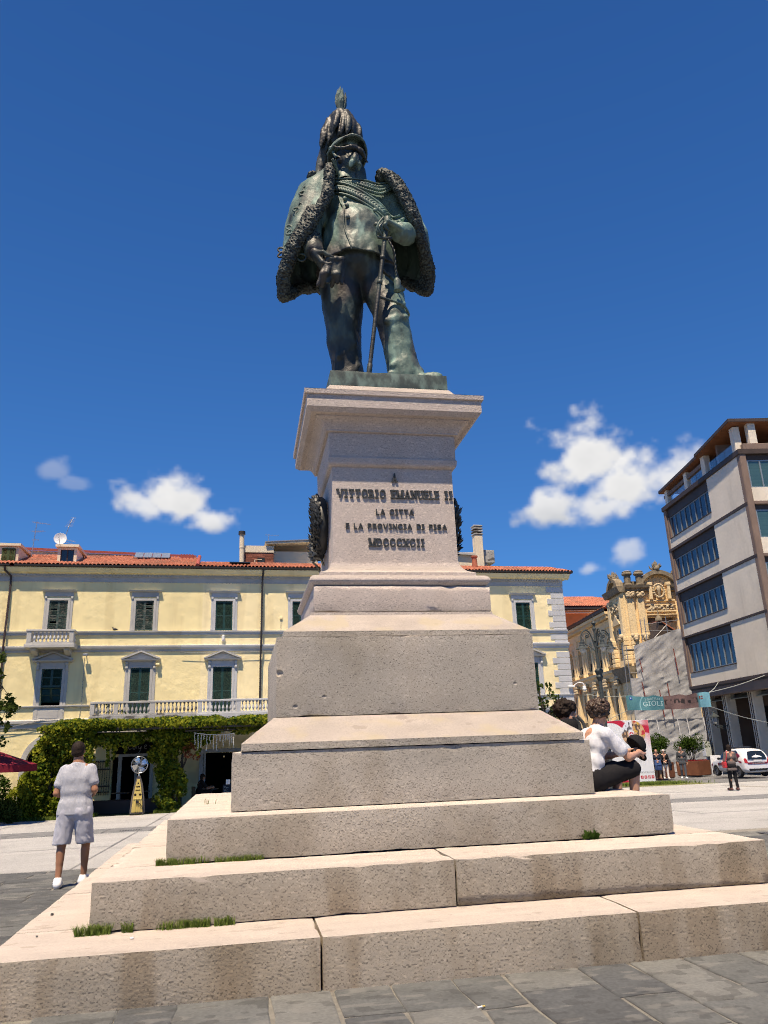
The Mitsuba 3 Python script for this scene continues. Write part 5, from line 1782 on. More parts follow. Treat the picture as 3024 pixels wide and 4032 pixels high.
# roof terrace: posts, beam, sloping canopies, glass rail
TP = [(.55, 1.0), (4.1, 4.55), (7.0, 7.55), (11.35, 11.85)]
for a, b in TP:
    mp('terrace_post', cbox(a, b, .0, .42, 18.56, 19.75 + a * .04, .012), 'stucco')
mp('terrace_beam', hull([(.3, .05, 19.15), (7.2, .05, 19.35), (.3, .4, 19.15), (7.2, .4, 19.35), (.3, .05, 19.40), (7.2, .05, 19.62), (.3, .4, 19.40), (7.2, .4, 19.62)]), 'brown_stone')


def canopy(x0, x1, y0, y1, z0, z1, th):
    a = hull([(x0, y0, z0), (x1, y0, z1), (x0, y1, z0), (x1, y1, z1), (x0, y0, z0 - .03), (x1, y0, z1 - .03), (x0, y1, z0 - .03), (x1, y1, z1 - .03)])
    e = hull([(x0 - .02, y0 - .03, z0 + .002), (x1 + .02, y0 - .03, z1 + .002), (x0 - .02, y1, z0 + .002), (x1 + .02, y1, z1 + .002), (x0 - .02, y0 - .03, z0 + th), (x1 + .02, y0 - .03, z1 + th), (x0 - .02, y1, z0 + th), (x1 + .02, y1, z1 + th)])
    return a, e


for (a, b, c, d, e, f) in ((.10, 7.2, -.22, 6, 19.66, 19.98), (7.25, 12.35, -.45, 7, 19.95, 20.35)):
    so, ed = canopy(a, b, c, d, e, f, .20)
    k = mp('canopy', ed, 'dark_brown')
    mp('soffit', so, 'wood_soffit', parent=k)
for a, b in ((1.05, 4.05), (4.6, 6.95), (7.6, 11.3)):
    n = 2 if b - a < 3.2 else 3
    for i in range(n):
        mp('rail_pane', box(a + (b - a) * i / n + .03, a + (b - a) * (i + 1) / n - .03, .16, .172, 18.6, 19.28), 'rail_glass')
        mp('rail_clip', box(a + (b - a) * (i + .5) / n - .03, a + (b - a) * (i + .5) / n + .03, .12, .18, 18.56, 18.74), 'dark_metal')
for i in range(6):
    mp('furniture_cover', box(8.4 + i * .3, 8.72 + i * .3, .8, 1.4, 18.56, 18.75 + .12 * i), 'dark_metal')

# ground floor arcade: square pillars and the shade behind them
zf = lambda x: ZG + .0
for i, x in enumerate((.15, 3.05, 6.6, 10.1)):
    k = mp('arcade_pillar', cbox(x, x + .62, .75, 1.38, ZG, 4.72, .02), 'stucco')
    mp('pillar_trim', cat(cbox(x + .18, x + .24, .72, .76, ZG, 4.7, .005), cbox(x + .40, x + .46, .72, .76, ZG, 4.7, .005)), 'dark_brown', parent=k)
mp('arcade_lintel', cbox(.05, LEN, .05, .6, 4.15, 4.72, .02), 'brown_stone')
mp('arcade_back', box(.0, LEN, 4.2, 4.4, ZG, 4.7), 'brown_stone')
mp('arcade_end', box(-.0, .12, .7, 4.2, ZG, 4.7), 'brown_stone')
for i, (a, b, m_) in enumerate(((.9, 2.9, 'dark_glass'), (3.8, 6.4, 'dark_glass'), (7.4, 9.9, 'dark_glass'))):
    k = mp('shopfront', cat(box(a - .06, a, 4.08, 4.2, ZG, 3.4), box(b, b + .06, 4.08, 4.2, ZG, 3.4), box(a, b, 4.08, 4.2, 3.34, 3.42), box((a + b) / 2 - .04, (a + b) / 2 + .04, 4.08, 4.2, ZG, 3.34)), 'dark_metal')
    mp('shop_pane', box(a, b, 4.13, 4.15, ZG, 3.34), m_, parent=k)
    mp('awning', hull([(a - .3, 1.0, 3.9), (b + .3, 1.0, 3.9), (a - .3, 3.0, 4.5), (b + .3, 3.0, 4.5), (a - .3, 1.0, 3.86), (b + .3, 1.0, 3.86), (a - .3, 3.0, 4.46), (b + .3, 3.0, 4.46)]), 'blind')
for a, b in ((.9, 2.9), (7.4, 9.9)):
    mp('notice', box(a + .4, a + .9, 4.05, 4.07, .8, 1.5), 'blind')

# right-hand face, seen at a glancing angle
RM = frame(np.array([29.832, 42.0, 0.0]) - np.r_[_v, 0] * LEN, _r)
rp = lambda nm, m, mm, sm=False, **k: part(k.pop('parent', MB), nm, m, mm, sm, RM, **k)
for i, (z0, wb, wt, z1) in enumerate(floors):
    rp('spandrel', cbox(.36, 12, .0, .5, z0 + .003, wb + .10, .012), 'stucco', label='sunlit spandrel of the right-hand face')
    rp('lintel', cbox(.36, 12, .12, .5, wt + .30, z1 - .003, .01), 'dark_brown')
    W = rp('wide_window', cat(box(.40, 12, .10, .2, wb + .10, wb + .18), box(.40, 12, .12, .2, wt + .22, wt + .30), *[box(x - .04, x + .04, .10, .2, wb + .18, wt + .22) for x in np.arange(.44, 12, .78)]), 'alu')
    for x in np.arange(.44, 11.2, .78):
        rp('pane', box(x + .04, x + .74, .15, .165, wb + .18, wt + .22), 'teal_glass', parent=W)
for z0, z1 in slabs:
    rp('floor_band', cbox(.34, 12, -.06, .4, z0, z1, .012), 'brown_stone')
rp('corner_pillar', cbox(-.03, .34, -.04, .30, 5.0, 18.22, .012), 'brown_stone')
rp('arcade_pillar', cbox(3.2, 3.8, .72, 1.3, ZG + .3, 4.72, .02), 'stucco')
rp('parapet', cbox(.3, 12, -.02, .3, 18.56, 18.95, .02), 'brown_stone')
rp('terrace_post', cbox(.82, 1.3, .0, .4, 18.95, 20.3, .012), 'stucco')
rp('terrace_back', box(.2, 12, 3.0, 3.2, 18.6, 20.2), 'brown_stone')

# bracket lantern on an arcade pillar
BL = thing('bracket_lantern', 'old-fashioned glazed lantern on a scrolled bracket at an arcade pillar', 'lantern')


def lantern_body():
    ms = []
    for s in range(4):
        a = math.pi / 4 + s * math.pi / 2
        ms.append(tube([(.13 * math.cos(a), .13 * math.sin(a), 0), (.21 * math.cos(a), .21 * math.sin(a), .42)], .014, 5))
    ms.append(rotz(tier([(.16, .42), (.245, .42), (.245, .45), (.13, .58), (.12, .60), (.05, .68)]), 0))
    ms.append(lathe([(0, .66), (.05, .68), (.035, .72), (.05, .75), (.015, .80), (0, .88)], 10))
    ms.append(tier([(.06, -.05), (.10, -.03), (.10, .0)]))
    return cat(ms)


LM = MM @ Mt(3.36, -.12, 2.35)
part(BL, 'frame', lantern_body(), 'lamp_green', M=LM)
part(BL, 'glass', tier([(.088, .01), (.145, .41)]), 'frosted_glass', M=LM)
sc = [tube([(0, 0, -.05), (0, 0, -.16)], .03, 8), tube([(0, .0, -.14), (0, .85, -.14)], .02, 6), tube([(0, .82, -.65), (0, .80, .0)], .022, 6)]
for k in range(6):
    y = .15 + k * .12
    th = np.linspace(0, 2 * np.pi * .9, 12)
    R_ = .05 + .02 * k * .6
    sc.append(tube([(0, y + R_ * math.cos(t), -.17 - R_ + R_ * math.sin(t)) for t in th], .010, 5))
sc.append(tube(curve([(0, .05, -.2), (0, .4, -.30), (0, .82, -.58)], 12), .014, 5))
part(BL, 'scroll_bracket', cat(sc), 'lamp_green', 40, LM, kind='stuff')
EB = thing('meter_box', 'pale grey utility box on legs at the foot of the corner pillar', 'utility box')
em = MM @ Mt(.35, .40, ZG)
part(EB, 'cabinet', cbox(-.30, .28, -.2, .2, 1.15, 2.15, .02), 'blind', M=em)
part(EB, 'post', cbox(-.1, .1, -.1, .1, 0, 1.15, .01), 'grey_metal', M=em)
part(EB, 'door', cbox(-.26, .24, -.215, -.19, 1.2, 2.1, .006), 'white_paint', M=em)
# ------------------------------------------------------------------ the ornate ochre palace down the street
PO = np.array([33.224, 56.0, 0.0])
PM = frame(PO, -_v)                                   # long front: x = 0 at the tower corner, negative further away
FM = frame(PO, _r)                                    # tower front, facing the square
PB = thing('ornate_palace', 'ornate ochre palace with half-columns, arched pediments and urns down the side street', 'building')
ZP = -1.3


def pp(name, mesh, mat_='ochre_stone', smooth=False, M=None, parent=None, label=None, kind=None):
    return part(parent or PB, name, mesh, mat_, smooth, PM if M is None else M, label, kind)


# long wing
bay, n = 3.45, 7
x_end = -4.0
wh = []
for i in range(n):
    c = x_end - bay * (i + .5)
    wh += [archpoly(c - .62, c + .62, 8.6, 10.6), sg.box(c - .62, .2, c + .62, 6.3)]
pp('wall', wall_with_holes(x_end - bay * n, x_end, ZP, 13.0, wh, .5))
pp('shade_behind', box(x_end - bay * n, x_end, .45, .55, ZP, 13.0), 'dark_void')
pp('upper_body', box(x_end - bay * n, x_end, .55, 9, 12.9, 13.6))
for i in range(n):
    c = x_end - bay * (i + .5)
    ar = archpoly(c - .95, c + .95, 8.3, 10.6).difference(archpoly(c - .66, c + .66, 8.2, 10.6))
    pp('window_arch', xz(prism(ar, .22), .02))
    pp('window_grille', cat(*[box(c - .6 + .2 * k - .015, c - .6 + .2 * k + .015, .05, .09, 8.55, 9.35) for k in range(7)], box(c - .62, c + .62, .04, .1, 9.33, 9.40)), 'dark_metal', kind='stuff')
    pp('window_frame', cat(box(c - .62, c - .54, .2, .28, 8.6, 10.7), box(c + .54, c + .62, .2, .28, 8.6, 10.7), box(c - .04, c + .04, .2, .28, 8.6, 11.1), box(c - .6, c + .6, .2, .28, 10.3, 10.4)), 'dark_brown')
    pp('pane', box(c - .54, c + .54, .26, .27, 8.6, 11.1), 'dark_glass')
    pp('window_ledge', cbox(c - .85, c + .85, -.30, .1, 8.28, 8.5, .03), 'weathered_stone')
    pp('pane', box(c - .6, c + .6, .26, .27, .2, 6.3), 'dark_glass')
    pp('lower_window_frame', cat(box(c - .62, c - .54, .2, .28, .2, 6.3), box(c + .54, c + .62, .2, .28, .2, 6.3), box(c - .04, c + .04, .2, .28, .2, 6.3), box(c - .6, c + .6, .2, .28, 4.3, 4.42)), 'dark_brown')
    pp('balconet', cat(cbox(c - .8, c + .8, -.35, .1, 2.4, 2.62, .03), *[box(c - .7 + .2 * k - .02, c - .7 + .2 * k + .02, -.3, -.26, 2.62, 3.3) for k in range(8)], box(c - .75, c + .75, -.32, -.24, 3.28, 3.35)), 'weathered_stone')
for i in range(n + 1):
    c = x_end - bay * i
    for s, w in ((-.42, .20), (.42, .20)):
        pp('half_column', mv(lathe([(0, 8.1), (.27, 8.1), (.27, 8.35), (w, 8.45), (w * .92, 10.3), (w + .08, 10.5), (w + .08, 10.7), (0, 10.7)], 14), c + s, -.12), 'ochre_stone', 35)
    pp('pier', cbox(c - .62, c + .62, -.12, .1, 8.1, 12.7, .03))
    pp('giant_pilaster', cat(cbox(c - .42, c + .42, -.42, .1, ZP, 6.5, .05), cbox(c - .52, c + .52, -.5, .1, ZP, -.2, .05), cbox(c - .28, c - .22, -.46, -.4, -.1, 6.4, .01), cbox(c + .22, c + .28, -.46, -.4, -.1, 6.4, .01)))
    k = pp('capital', cat(cbox(c - .55, c + .55, -.58, .1, 7.05, 7.35, .06), *[mv(trimesh.creation.icosphere(2, .17), c + o, -.50, z) for o in (-.32, 0, .32) for z in (6.6, 6.85)]), 'pale_ornament', 35)
pp('lower_entablature', sweep_profile([(.1, 7.0), (-.18, 7.0), (-.2, 7.3), (-.35, 7.4), (-.42, 7.68), (-.62, 7.75), (-.66, 8.0), (.1, 8.12)], x_end - bay * n, x_end))
pp('upper_frieze', sweep_profile([(.1, 12.3), (-.15, 12.3), (-.2, 12.8), (-.3, 12.95), (.1, 13.0)], x_end - bay * n, x_end))
pp('eave_brackets', cat(*[cbox(x - .09, x + .09, -.75, .0, 13.0, 13.36, .03) for x in np.arange(x_end - bay * n, x_end - .1, .42)]), 'ochre_stone', kind='stuff')
pp('eave', sweep_profile([(.1, 13.38), (-.85, 13.38), (-.9, 13.62), (.1, 13.65)], x_end - bay * n, x_end), 'ochre_stone')
pp('gutter', sweep_profile([(-.86, 13.66), (-1.0, 13.70), (-1.04, 13.95), (-.86, 13.95)], x_end - bay * n, x_end), 'gutter')
RP = pp('roof', hull([(x_end - bay * n, -.9, 13.95), (x_end, -.9, 13.95), (x_end - bay * n, 5, 15.6), (x_end, 5, 15.6), (x_end - bay * n, 5, 13.9), (x_end, 5, 13.9)]), 'ridge_red')
tl = tiled(0, bay * n, -1.0, 5, 13.98, 15.7, .28, .5)
pp('tiles', mv(tl, x_end - bay * n), 'roof_tile', 30, parent=RP, kind='stuff')


# tower at the corner of the square
def fp(name, mesh, mat_='ochre_stone', smooth=False, parent=None, label=None, kind=None):
    return part(parent or PB, name, mesh, mat_, smooth, FM, label, kind)


TW = 6.3
fp('tower_wall', wall_with_holes(.0, TW, ZP, 15.1, [sg.box(1.75, 8.2, 4.55, 12.3)], .6))
fp('tower_side', box(.0, .6, .6, 4.4, ZP, 15.1))
fp('recess_wall', box(1.7, 4.6, .55, .8, 8, 12.4))
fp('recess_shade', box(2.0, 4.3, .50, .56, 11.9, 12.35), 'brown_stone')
for s in range(9):
    fp('rusticated_course', cbox(1.76, 4.54, .50, .56, 8.3 + s * .4, 8.66 + s * .4, .02))
for x in (.0, .95, 4.75, 5.6):
    k = fp('pilaster', cbox(x - .02, x + .62, -.28, .1, 8.0, 14.1, .04))
    for z in np.arange(8.1, 10.6, .42):
        fp('rusticated_block', cbox(x - .08, x + .68, -.36, .08, z, z + .37, .04), parent=k)
    rng = np.random.default_rng(int(x * 10) + 1)
    fp('garland', cat(*[mv(trimesh.creation.icosphere(1, rng.uniform(.09, .16)), x + rng.uniform(-.05, .65), -.32 - rng.uniform(0, .12), 14.42 + rng.uniform(-.2, .2)) for _ in range(26)]), 'pale_ornament', True, kind='stuff')
    fp('mask', cat(mv(trimesh.creation.icosphere(2, .26), x + .3, -.36, 10.4), mv(trimesh.creation.icosphere(2, .16), x + .3, -.50, 10.25), mv(trimesh.creation.icosphere(2, .2), x + .1, -.3, 10.62), mv(trimesh.creation.icosphere(2, .2), x + .5, -.3, 10.62)), 'pale_ornament', True)
fp('cornice', sweep_profile([(.1, 14.75), (-.32, 14.75), (-.36, 14.95), (-.55, 15.05), (-.62, 15.28), (.1, 15.34)], -.18, 2.15), 'weathered_stone')
fp('cornice', sweep_profile([(.1, 14.75), (-.32, 14.75), (-.36, 14.95), (-.55, 15.05), (-.62, 15.28), (.1, 15.34)], 4.2, TW + .2), 'weathered_stone')
# segmental pediment
th = np.linspace(math.radians(25), math.radians(155), 22)
oc = np.c_[3.17 + 2.05 * np.cos(th), 14.75 + 1.95 * np.sin(th)]
ic = np.c_[3.17 + 1.75 * np.cos(th), 14.70 + 1.62 * np.sin(th)]
fp('arched_pediment', xz(prism(np.vstack([oc, ic[::-1]]), .75), .35), 'weathered_stone')
fp('tympanum', xz(prism(np.vstack([ic, [[1.5, 14.3], [4.8, 14.3]]]), .1), .25))
for x in (2.25, 4.0):
    fp('bracket', cat(cbox(x - .14, x + .14, -.5, .1, 13.9, 15.25, .04), cbox(x - .2, x + .2, -.55, .1, 15.2, 15.5, .04)))
ms = [lathe([(0, -.55), (.12, -.5), (.16, -.1), (.26, .15), (.2, .4), (.1, .5), (.16, .6), (0, .65)], 14)]
for a in np.linspace(0, 2 * np.pi, 18, endpoint=False):
    ms.append(mv(trimesh.creation.icosphere(1, .13), .50 * math.cos(a), .0, .56 * math.sin(a) * 1.1))
fp('cartouche', mv(cat(ms), 3.08, -.30, 14.72), 'pale_ornament', True)
for z, w in ((13.75, .12), (13.35, .09), (12.75, .12), (12.45, .08)):
    fp('moulding', cbox(1.75, 4.55, -.22, .2, z, z + w, .02))
fp('relief_frieze', cat(*[mv(trimesh.creation.icosphere(1, rng.uniform(.08, .17)), rng.uniform(1.9, 4.4), -.12, 13.1 + rng.uniform(-.15, .15)) for _ in range(40)]), 'pale_ornament', True, kind='stuff')


def urn(s=1.0):
    return lathe(np.array([(0, 0), (.42, 0), (.42, .12), (.30, .18), (.34, .75), (.30, .95), (.42, 1.0), (.50, 1.08), (.50, 1.2), (.42, 1.28), (.45, 1.36), (.28, 1.45), (0, 1.5)]) * s, 16)


for x in (.28, 1.40, 5.0, 6.0):
    fp('urn', mv(urn(.95), x, -.15, 15.32), 'weathered_stone', 35)


def finial(seed):
    rng = np.random.default_rng(seed)
    ms = [mv(trimesh.creation.icosphere(2, .32), 0, 0, .25)]
    for i in range(26):
        a = rng.uniform(0, 2 * np.pi)
        r = rng.uniform(.15, .55)
        z = rng.uniform(0, .75) * (1 - r)
        ms.append(tube([(r * math.cos(a) * .5, r * math.sin(a) * .3, z), (r * math.cos(a) * 1.1, r * math.sin(a) * .5, z + .25), (r * math.cos(a) * 1.25, r * math.sin(a) * .5, z + rng.uniform(.3, .5))], [.09, .08, .02], 6))
    ms.append(tube([(0, 0, .3), (0, 0, .8), (0, 0, 1.05)], [.14, .12, .02], 8))
    return cat(ms)


fp('leaf_finial', mv(finial(1), 3.15, -.2, 16.62), 'weathered_stone', 40)
fp('leaf_finial', mv(finial(2), -.35, 1.9, 16.1), 'weathered_stone', 40)
fp('tower_roof', box(.2, TW, .3, 4.3, 15.1, 15.8), 'weathered_stone')
# the tower's flank on the street side
k = pp('flank_wall', box(-4.02, -.02, -.25, .3, 7.9, 15.0))
pp('flank_base', box(-4.02, -.02, -.1, .3, ZP, 7.9))
for x in (-3.6, -.5):
    pp('flank_pilaster', cbox(x - .35, x + .35, -.6, -.1, 8.0, 14.4, .05))
    for z in np.arange(8.1, 10.6, .42):
        pp('flank_block', cbox(x - .42, x + .42, -.68, -.1, z, z + .37, .04))
    pp('mask', cat(mv(trimesh.creation.icosphere(2, .3), x, -.70, 10.6), mv(trimesh.creation.icosphere(2, .2), x, -.85, 10.4)), 'pale_ornament', True)
pp('flank_opening', box(-2.75, -1.35, -.27, -.2, 8.7, 11.6), 'dark_glass')
pp('flank_hood', hull([(-3.1, -.6, 11.9), (-1.0, -.6, 11.9), (-2.05, -.6, 12.9), (-3.1, 0, 11.9), (-1.0, 0, 11.9), (-2.05, 0, 12.9)]), 'pale_ornament')
pp('flank_cornice', sweep_profile([(.1, 14.75), (-.6, 14.75), (-.75, 15.05), (-.85, 15.3), (.1, 15.35)], -4.3, .1), 'weathered_stone')
oc = np.c_[-2.05 + 1.75 * np.cos(th), 14.7 + 1.7 * np.sin(th)]
ic = np.c_[-2.05 + 1.45 * np.cos(th), 14.65 + 1.4 * np.sin(th)]
pp('flank_pediment', xz(prism(np.vstack([oc, ic[::-1]]), .7), .1), 'weathered_stone')
pp('flank_tympanum', xz(prism(np.vstack([ic, [[-3.5, 14.4], [-.6, 14.4]]]), .1), -.1))
pp('flank_corbel', hull([(-4.1, -.2, 6.6), (.1, -.2, 6.6), (-4.3, -.8, 7.9), (.2, -.8, 7.9), (-4.3, 0, 7.9), (.2, 0, 7.9)]), 'weathered_stone')
pp('flank_relief', cat(*[mv(trimesh.creation.icosphere(1, rng.uniform(.1, .2)), rng.uniform(-3.4, -.7), -.5, rng.uniform(13.2, 14.2)) for _ in range(24)]), 'pale_ornament', True, kind='stuff')

# scaffolding in netting before the tower
SC = thing('scaffolding', 'tall scaffolding wrapped in pale grey netting before the ochre palace', 'scaffolding')
SM = frame(np.array([30.35, 51.6, 0.0]), _r)


def netting(x0, x1, z0, z1, seed, y=0.0, cell=1.9, sag=.16):
    nx, nz = int((x1 - x0) / .11), int((z1 - z0) / .11)
    gx, gz = np.meshgrid(np.linspace(x0, x1, nx), np.linspace(z0, z1, nz), indexing='ij')
    P = np.stack([gx, 0 * gx, gz], -1)
    n1 = meshkit.fbm(P * [1.6, 1, 1.1], 4, seed) - .5
    n2 = meshkit.fbm(np.stack([gx * .45 + gz * .3, 0 * gx, gz * 3.4 - gx * 1.5], -1), 4, seed + 4) - .5
    tx = np.abs(np.sin(gx * np.pi / cell))
    tz = np.abs(np.sin((gz - z0) * np.pi / 2.0))
    n3 = meshkit.fbm(np.stack([gx * 2.4 - gz * 1.4, 0 * gx, gz * 5.5], -1), 2, seed + 8) - .5
    d = sag * .35 * tx * tz + (n1 * .22 + n2 * .22 + n3 * .05) * (.2 + .8 * tx)
    v = np.stack([gx, y + d, gz], -1).reshape(-1, 3)
    i, j = np.meshgrid(np.arange(nx - 1), np.arange(nz - 1), indexing='ij')
    a = (i * nz + j).ravel()
    return trimesh.Trimesh(v, np.vstack([np.c_[a, a + nz, a + nz + 1], np.c_[a, a + nz + 1, a + 1]]), process=False)


def sp(name, mesh, mat_, smooth=False, label=None, kind=None):
    return part(SC, name, mesh, mat_, smooth, SM, label, kind)


def taper(m, x0, x1, dz):
    v = m.vertices.copy()
    t = np.clip((v[:, 0] - x0) / (x1 - x0), 0, 1)
    top = np.clip((v[:, 2] - 5.2) / 4.0, 0, 1)
    v[:, 2] += dz * t * top
    m.vertices = v
    return m


sp('netting', taper(netting(.62, 4.9, 5.0, 9.15, 1), .6, 4.6, 1.35), 'scaffold_net', True)
sp('netting', netting(-.05, 5.6, 3.0, 6.45, 5, -.12), 'scaffold_net', True, label='lower sheet of netting lapped over the upper one')
sp('netting', netting(-.0, 6.3, ZP + .15, 3.1, 9, -.05), 'scaffold_net', True)
sp('netting', rotz(netting(.0, 2.6, ZP + .15, 10.2, 13, 0), 90, (0, 0, 0)).apply_translation((4.95, 0, 0)), 'scaffold_net', True, label='netting along the right-hand side of the scaffold')
for x in (.02, 1.9, 3.8, 5.2, 6.25):
    zt = 9.3 if x < 1 else 10.9
    for y in (.15, 1.1):
        sp('standard', tube([(x, y, ZP), (x, y, zt + (.7 if 1 < x < 5 else 0))], .035, 6), 'grey_metal', 40)
for z in (.9, 2.9, 4.9, 6.9, 8.9, 10.4):
    w = 6.3 if z < 7 else 4.9
    sp('ledger', tube([(0 if z < 9 else 1.8, .12, z), (w, .12, z)], .03, 6), 'grey_metal', 40)
    if z < 9.5:
        sp('deck', box(.1, w, .2, 1.05, z - .05, z), 'weathered_stone')
sp('guard_rail', tube([(1.9, .12, 11.0), (5.0, .12, 11.3)], .025, 6), 'grey_metal', 40)
sp('brace', tube([(1.9, .1, 9.2), (3.8, .1, 10.9)], .025, 6), 'grey_metal', 40)
for x, z0, z1 in ((.95, 6.9, 8.0), (2.3, 3.2, 5.4), (3.05, 3.2, 5.9), (4.0, 6.6, 8.8), (.9, 4.9, 6.1)):
    sp('red_pole', tube([(x, -.38, z0), (x - .12, -.38, z1)], .04, 6), 'rust_red', 40)
for x in (.6, 1.65, 3.4, 4.2, 5.6):
    sp('tie_strip', tube(curve([(x, -.32, ZP + .3), (x - .05, -.30, 1.0), (x + .04, -.33, 2.0), (x - .02, -.32, 3.0)], 14), .035, 5), 'white_paint', 40)
sp('gable_roof', hull([(2.9, .6, 9.6), (5.4, .6, 9.8), (3.4, .6, 11.3), (2.9, 2.4, 9.6), (5.4, 2.4, 9.8), (3.4, 2.4, 11.3)]), 'dark_brown')
rt = tiled(0, 1.8, 0, 2.0, 0, -1.35, .25, .4)
rt = rotz(rt, 90)
sp('gable_tiles', mv(rt, 5.45, .6, 9.85 + .0).apply_transform(trimesh.transformations.reflection_matrix((4.42, 0, 0), (1, 0, 0))) if False else hull([(3.4, .5, 11.32), (5.5, .5, 9.82), (3.4, 2.4, 11.32), (5.5, 2.4, 9.82), (3.4, .5, 11.42), (5.5, .5, 9.92), (3.4, 2.4, 11.42), (5.5, 2.4, 9.92)]), 'roof_tile')
sp('gable_finial', mv(lathe([(0, 0), (.3, 0), (.28, .25), (.12, .42), (.05, .5), (.02, 1.3), (0, 1.3)], 10), 3.4, .7, 11.35), 'weathered_stone', 40)

# ------------------------------------------------------------------ orange house behind
OB = thing('orange_house', 'orange house with a hipped red tile roof behind the yellow corner', 'building')
OM = frame(np.array([36.0, 80.0, 0.0]), (1.0, -.02))
part(OB, 'wall', box(-6, 14, 0, 12, -1.6, 17.0), 'orange_plaster', M=OM)
part(OB, 'eave_moulding', cat(cbox(-6.4, 14.3, -.5, .1, 17.0, 17.12, .02), cbox(-6.2, 14.2, -.3, .1, 16.75, 16.9, .02)), 'cream_plaster', M=OM)
part(OB, 'gutter', cbox(-6.6, 14.5, -.85, .1, 17.15, 17.5, .04), 'gutter', M=OM)
ORF = part(OB, 'roof', hull([(-6.7, -.8, 17.5), (14.5, -.8, 17.5), (-6.7, 12, 17.5), (14.5, 12, 17.5), (2.0, 6, 19.9), (8, 6, 19.9)]), 'ridge_red', M=OM)
tm_ = tiled(-6.7, 14.5, -.95, 6, 17.52, 20.0, .30, .5)
keep = []
c = tm_.vertices[tm_.faces].mean(1)
t = (c[:, 1] + .95) / 6.95
ok = (c[:, 0] > -6.7 + 8.7 * t) & (c[:, 0] < 14.5 - 6.5 * t)
tm_ = trimesh.Trimesh(tm_.vertices, tm_.faces[ok], process=False)
part(ORF, 'tiles', tm_, 'roof_tile', 30, OM, kind='stuff')
# ------------------------------------------------------------------ foliage helpers
def leaf_cloud(pts, size, rng, up=0.5, normals=None, aspect=1.0):
    """One small folded leaf at every point."""
    n = len(pts)
    s = size * rng.uniform(.7, 1.25, n)
    d = rng.normal(0, 1, (n, 3)) + [0, 0, -.3]
    if normals is not None:
        d = d * .55 + np.cross(normals, rng.normal(0, 1, (n, 3)))
    d /= np.linalg.norm(d, axis=1, keepdims=True)
    nr = rng.normal(0, .7, (n, 3)) + [0, 0, up]
    if normals is not None:
        nr = nr * .7 + normals * .9
    sd = np.cross(d, nr)
    sd /= np.linalg.norm(sd, axis=1, keepdims=True) + 1e-9
    nn = np.cross(sd, d)
    L, W = (d * s[:, None]), sd * (s * .42 * aspect)[:, None]
    b = pts - L * .5
    fold = nn * (s * .12)[:, None]
    v = np.stack([b, b + L * .45 + W + fold, b + L, b + L * .45 - W + fold], 1).reshape(-1, 3)
    i = np.arange(n)[:, None] * 4
    f = np.vstack([i + [0, 1, 2], i + [0, 2, 3]])
    return trimesh.Trimesh(v, f, process=False)


def blob_points(c, r, n, rng, shell=.55):
    d = rng.normal(0, 1, (n, 3))
    d /= np.linalg.norm(d, axis=1, keepdims=True)
    q = rng.uniform(shell, 1.0, n) ** .6
    return np.asarray(c) + d * q[:, None] * np.asarray(r), d


# ------------------------------------------------------------------ pergola and vine before the café
PG = thing('pergola', 'dark metal pergola frame almost hidden under the vine before the cafe', 'pergola')
gz = lambda y: float(ground_z(y))
for x, y in ((-9.0, 22.6), (-7.7, 22.2), (-4.6, 23.4), (.6, 23.6), (-9.0, 28.5), (-4.6, 28.5), (.6, 28.8)):
    part(PG, 'post', cbox(x - .05, x + .05, y - .05, y + .05, gz(y) - .05, 2.72, .008), 'dark_metal')
for y in (22.4, 25.5, 28.6):
    part(PG, 'beam', cbox(-9.4, 1.2, y - .04, y + .04, 2.62, 2.72, .006), 'dark_metal')
for i in range(10):
    x = -9.2 + i * 1.1
    part(PG, 'rafter', cbox(x - .03, x + .03, 22.2, 29.4, 2.72, 2.78, .005), 'dark_metal')
part(PG, 'fascia_rail', tube([(-7.3, 21.95, 2.56), (-5.5, 22.05, 2.55)], .03, 6), 'dark_metal')
part(PG, 'fascia_rail', tube([(-4.1, 22.5, 2.53), (1.3, 22.9, 2.52)], .03, 6), 'dark_metal')
part(PG, 'roof_mat', box(-9.2, 1.3, 22.6, 29.3, 2.785, 2.80), 'bark')


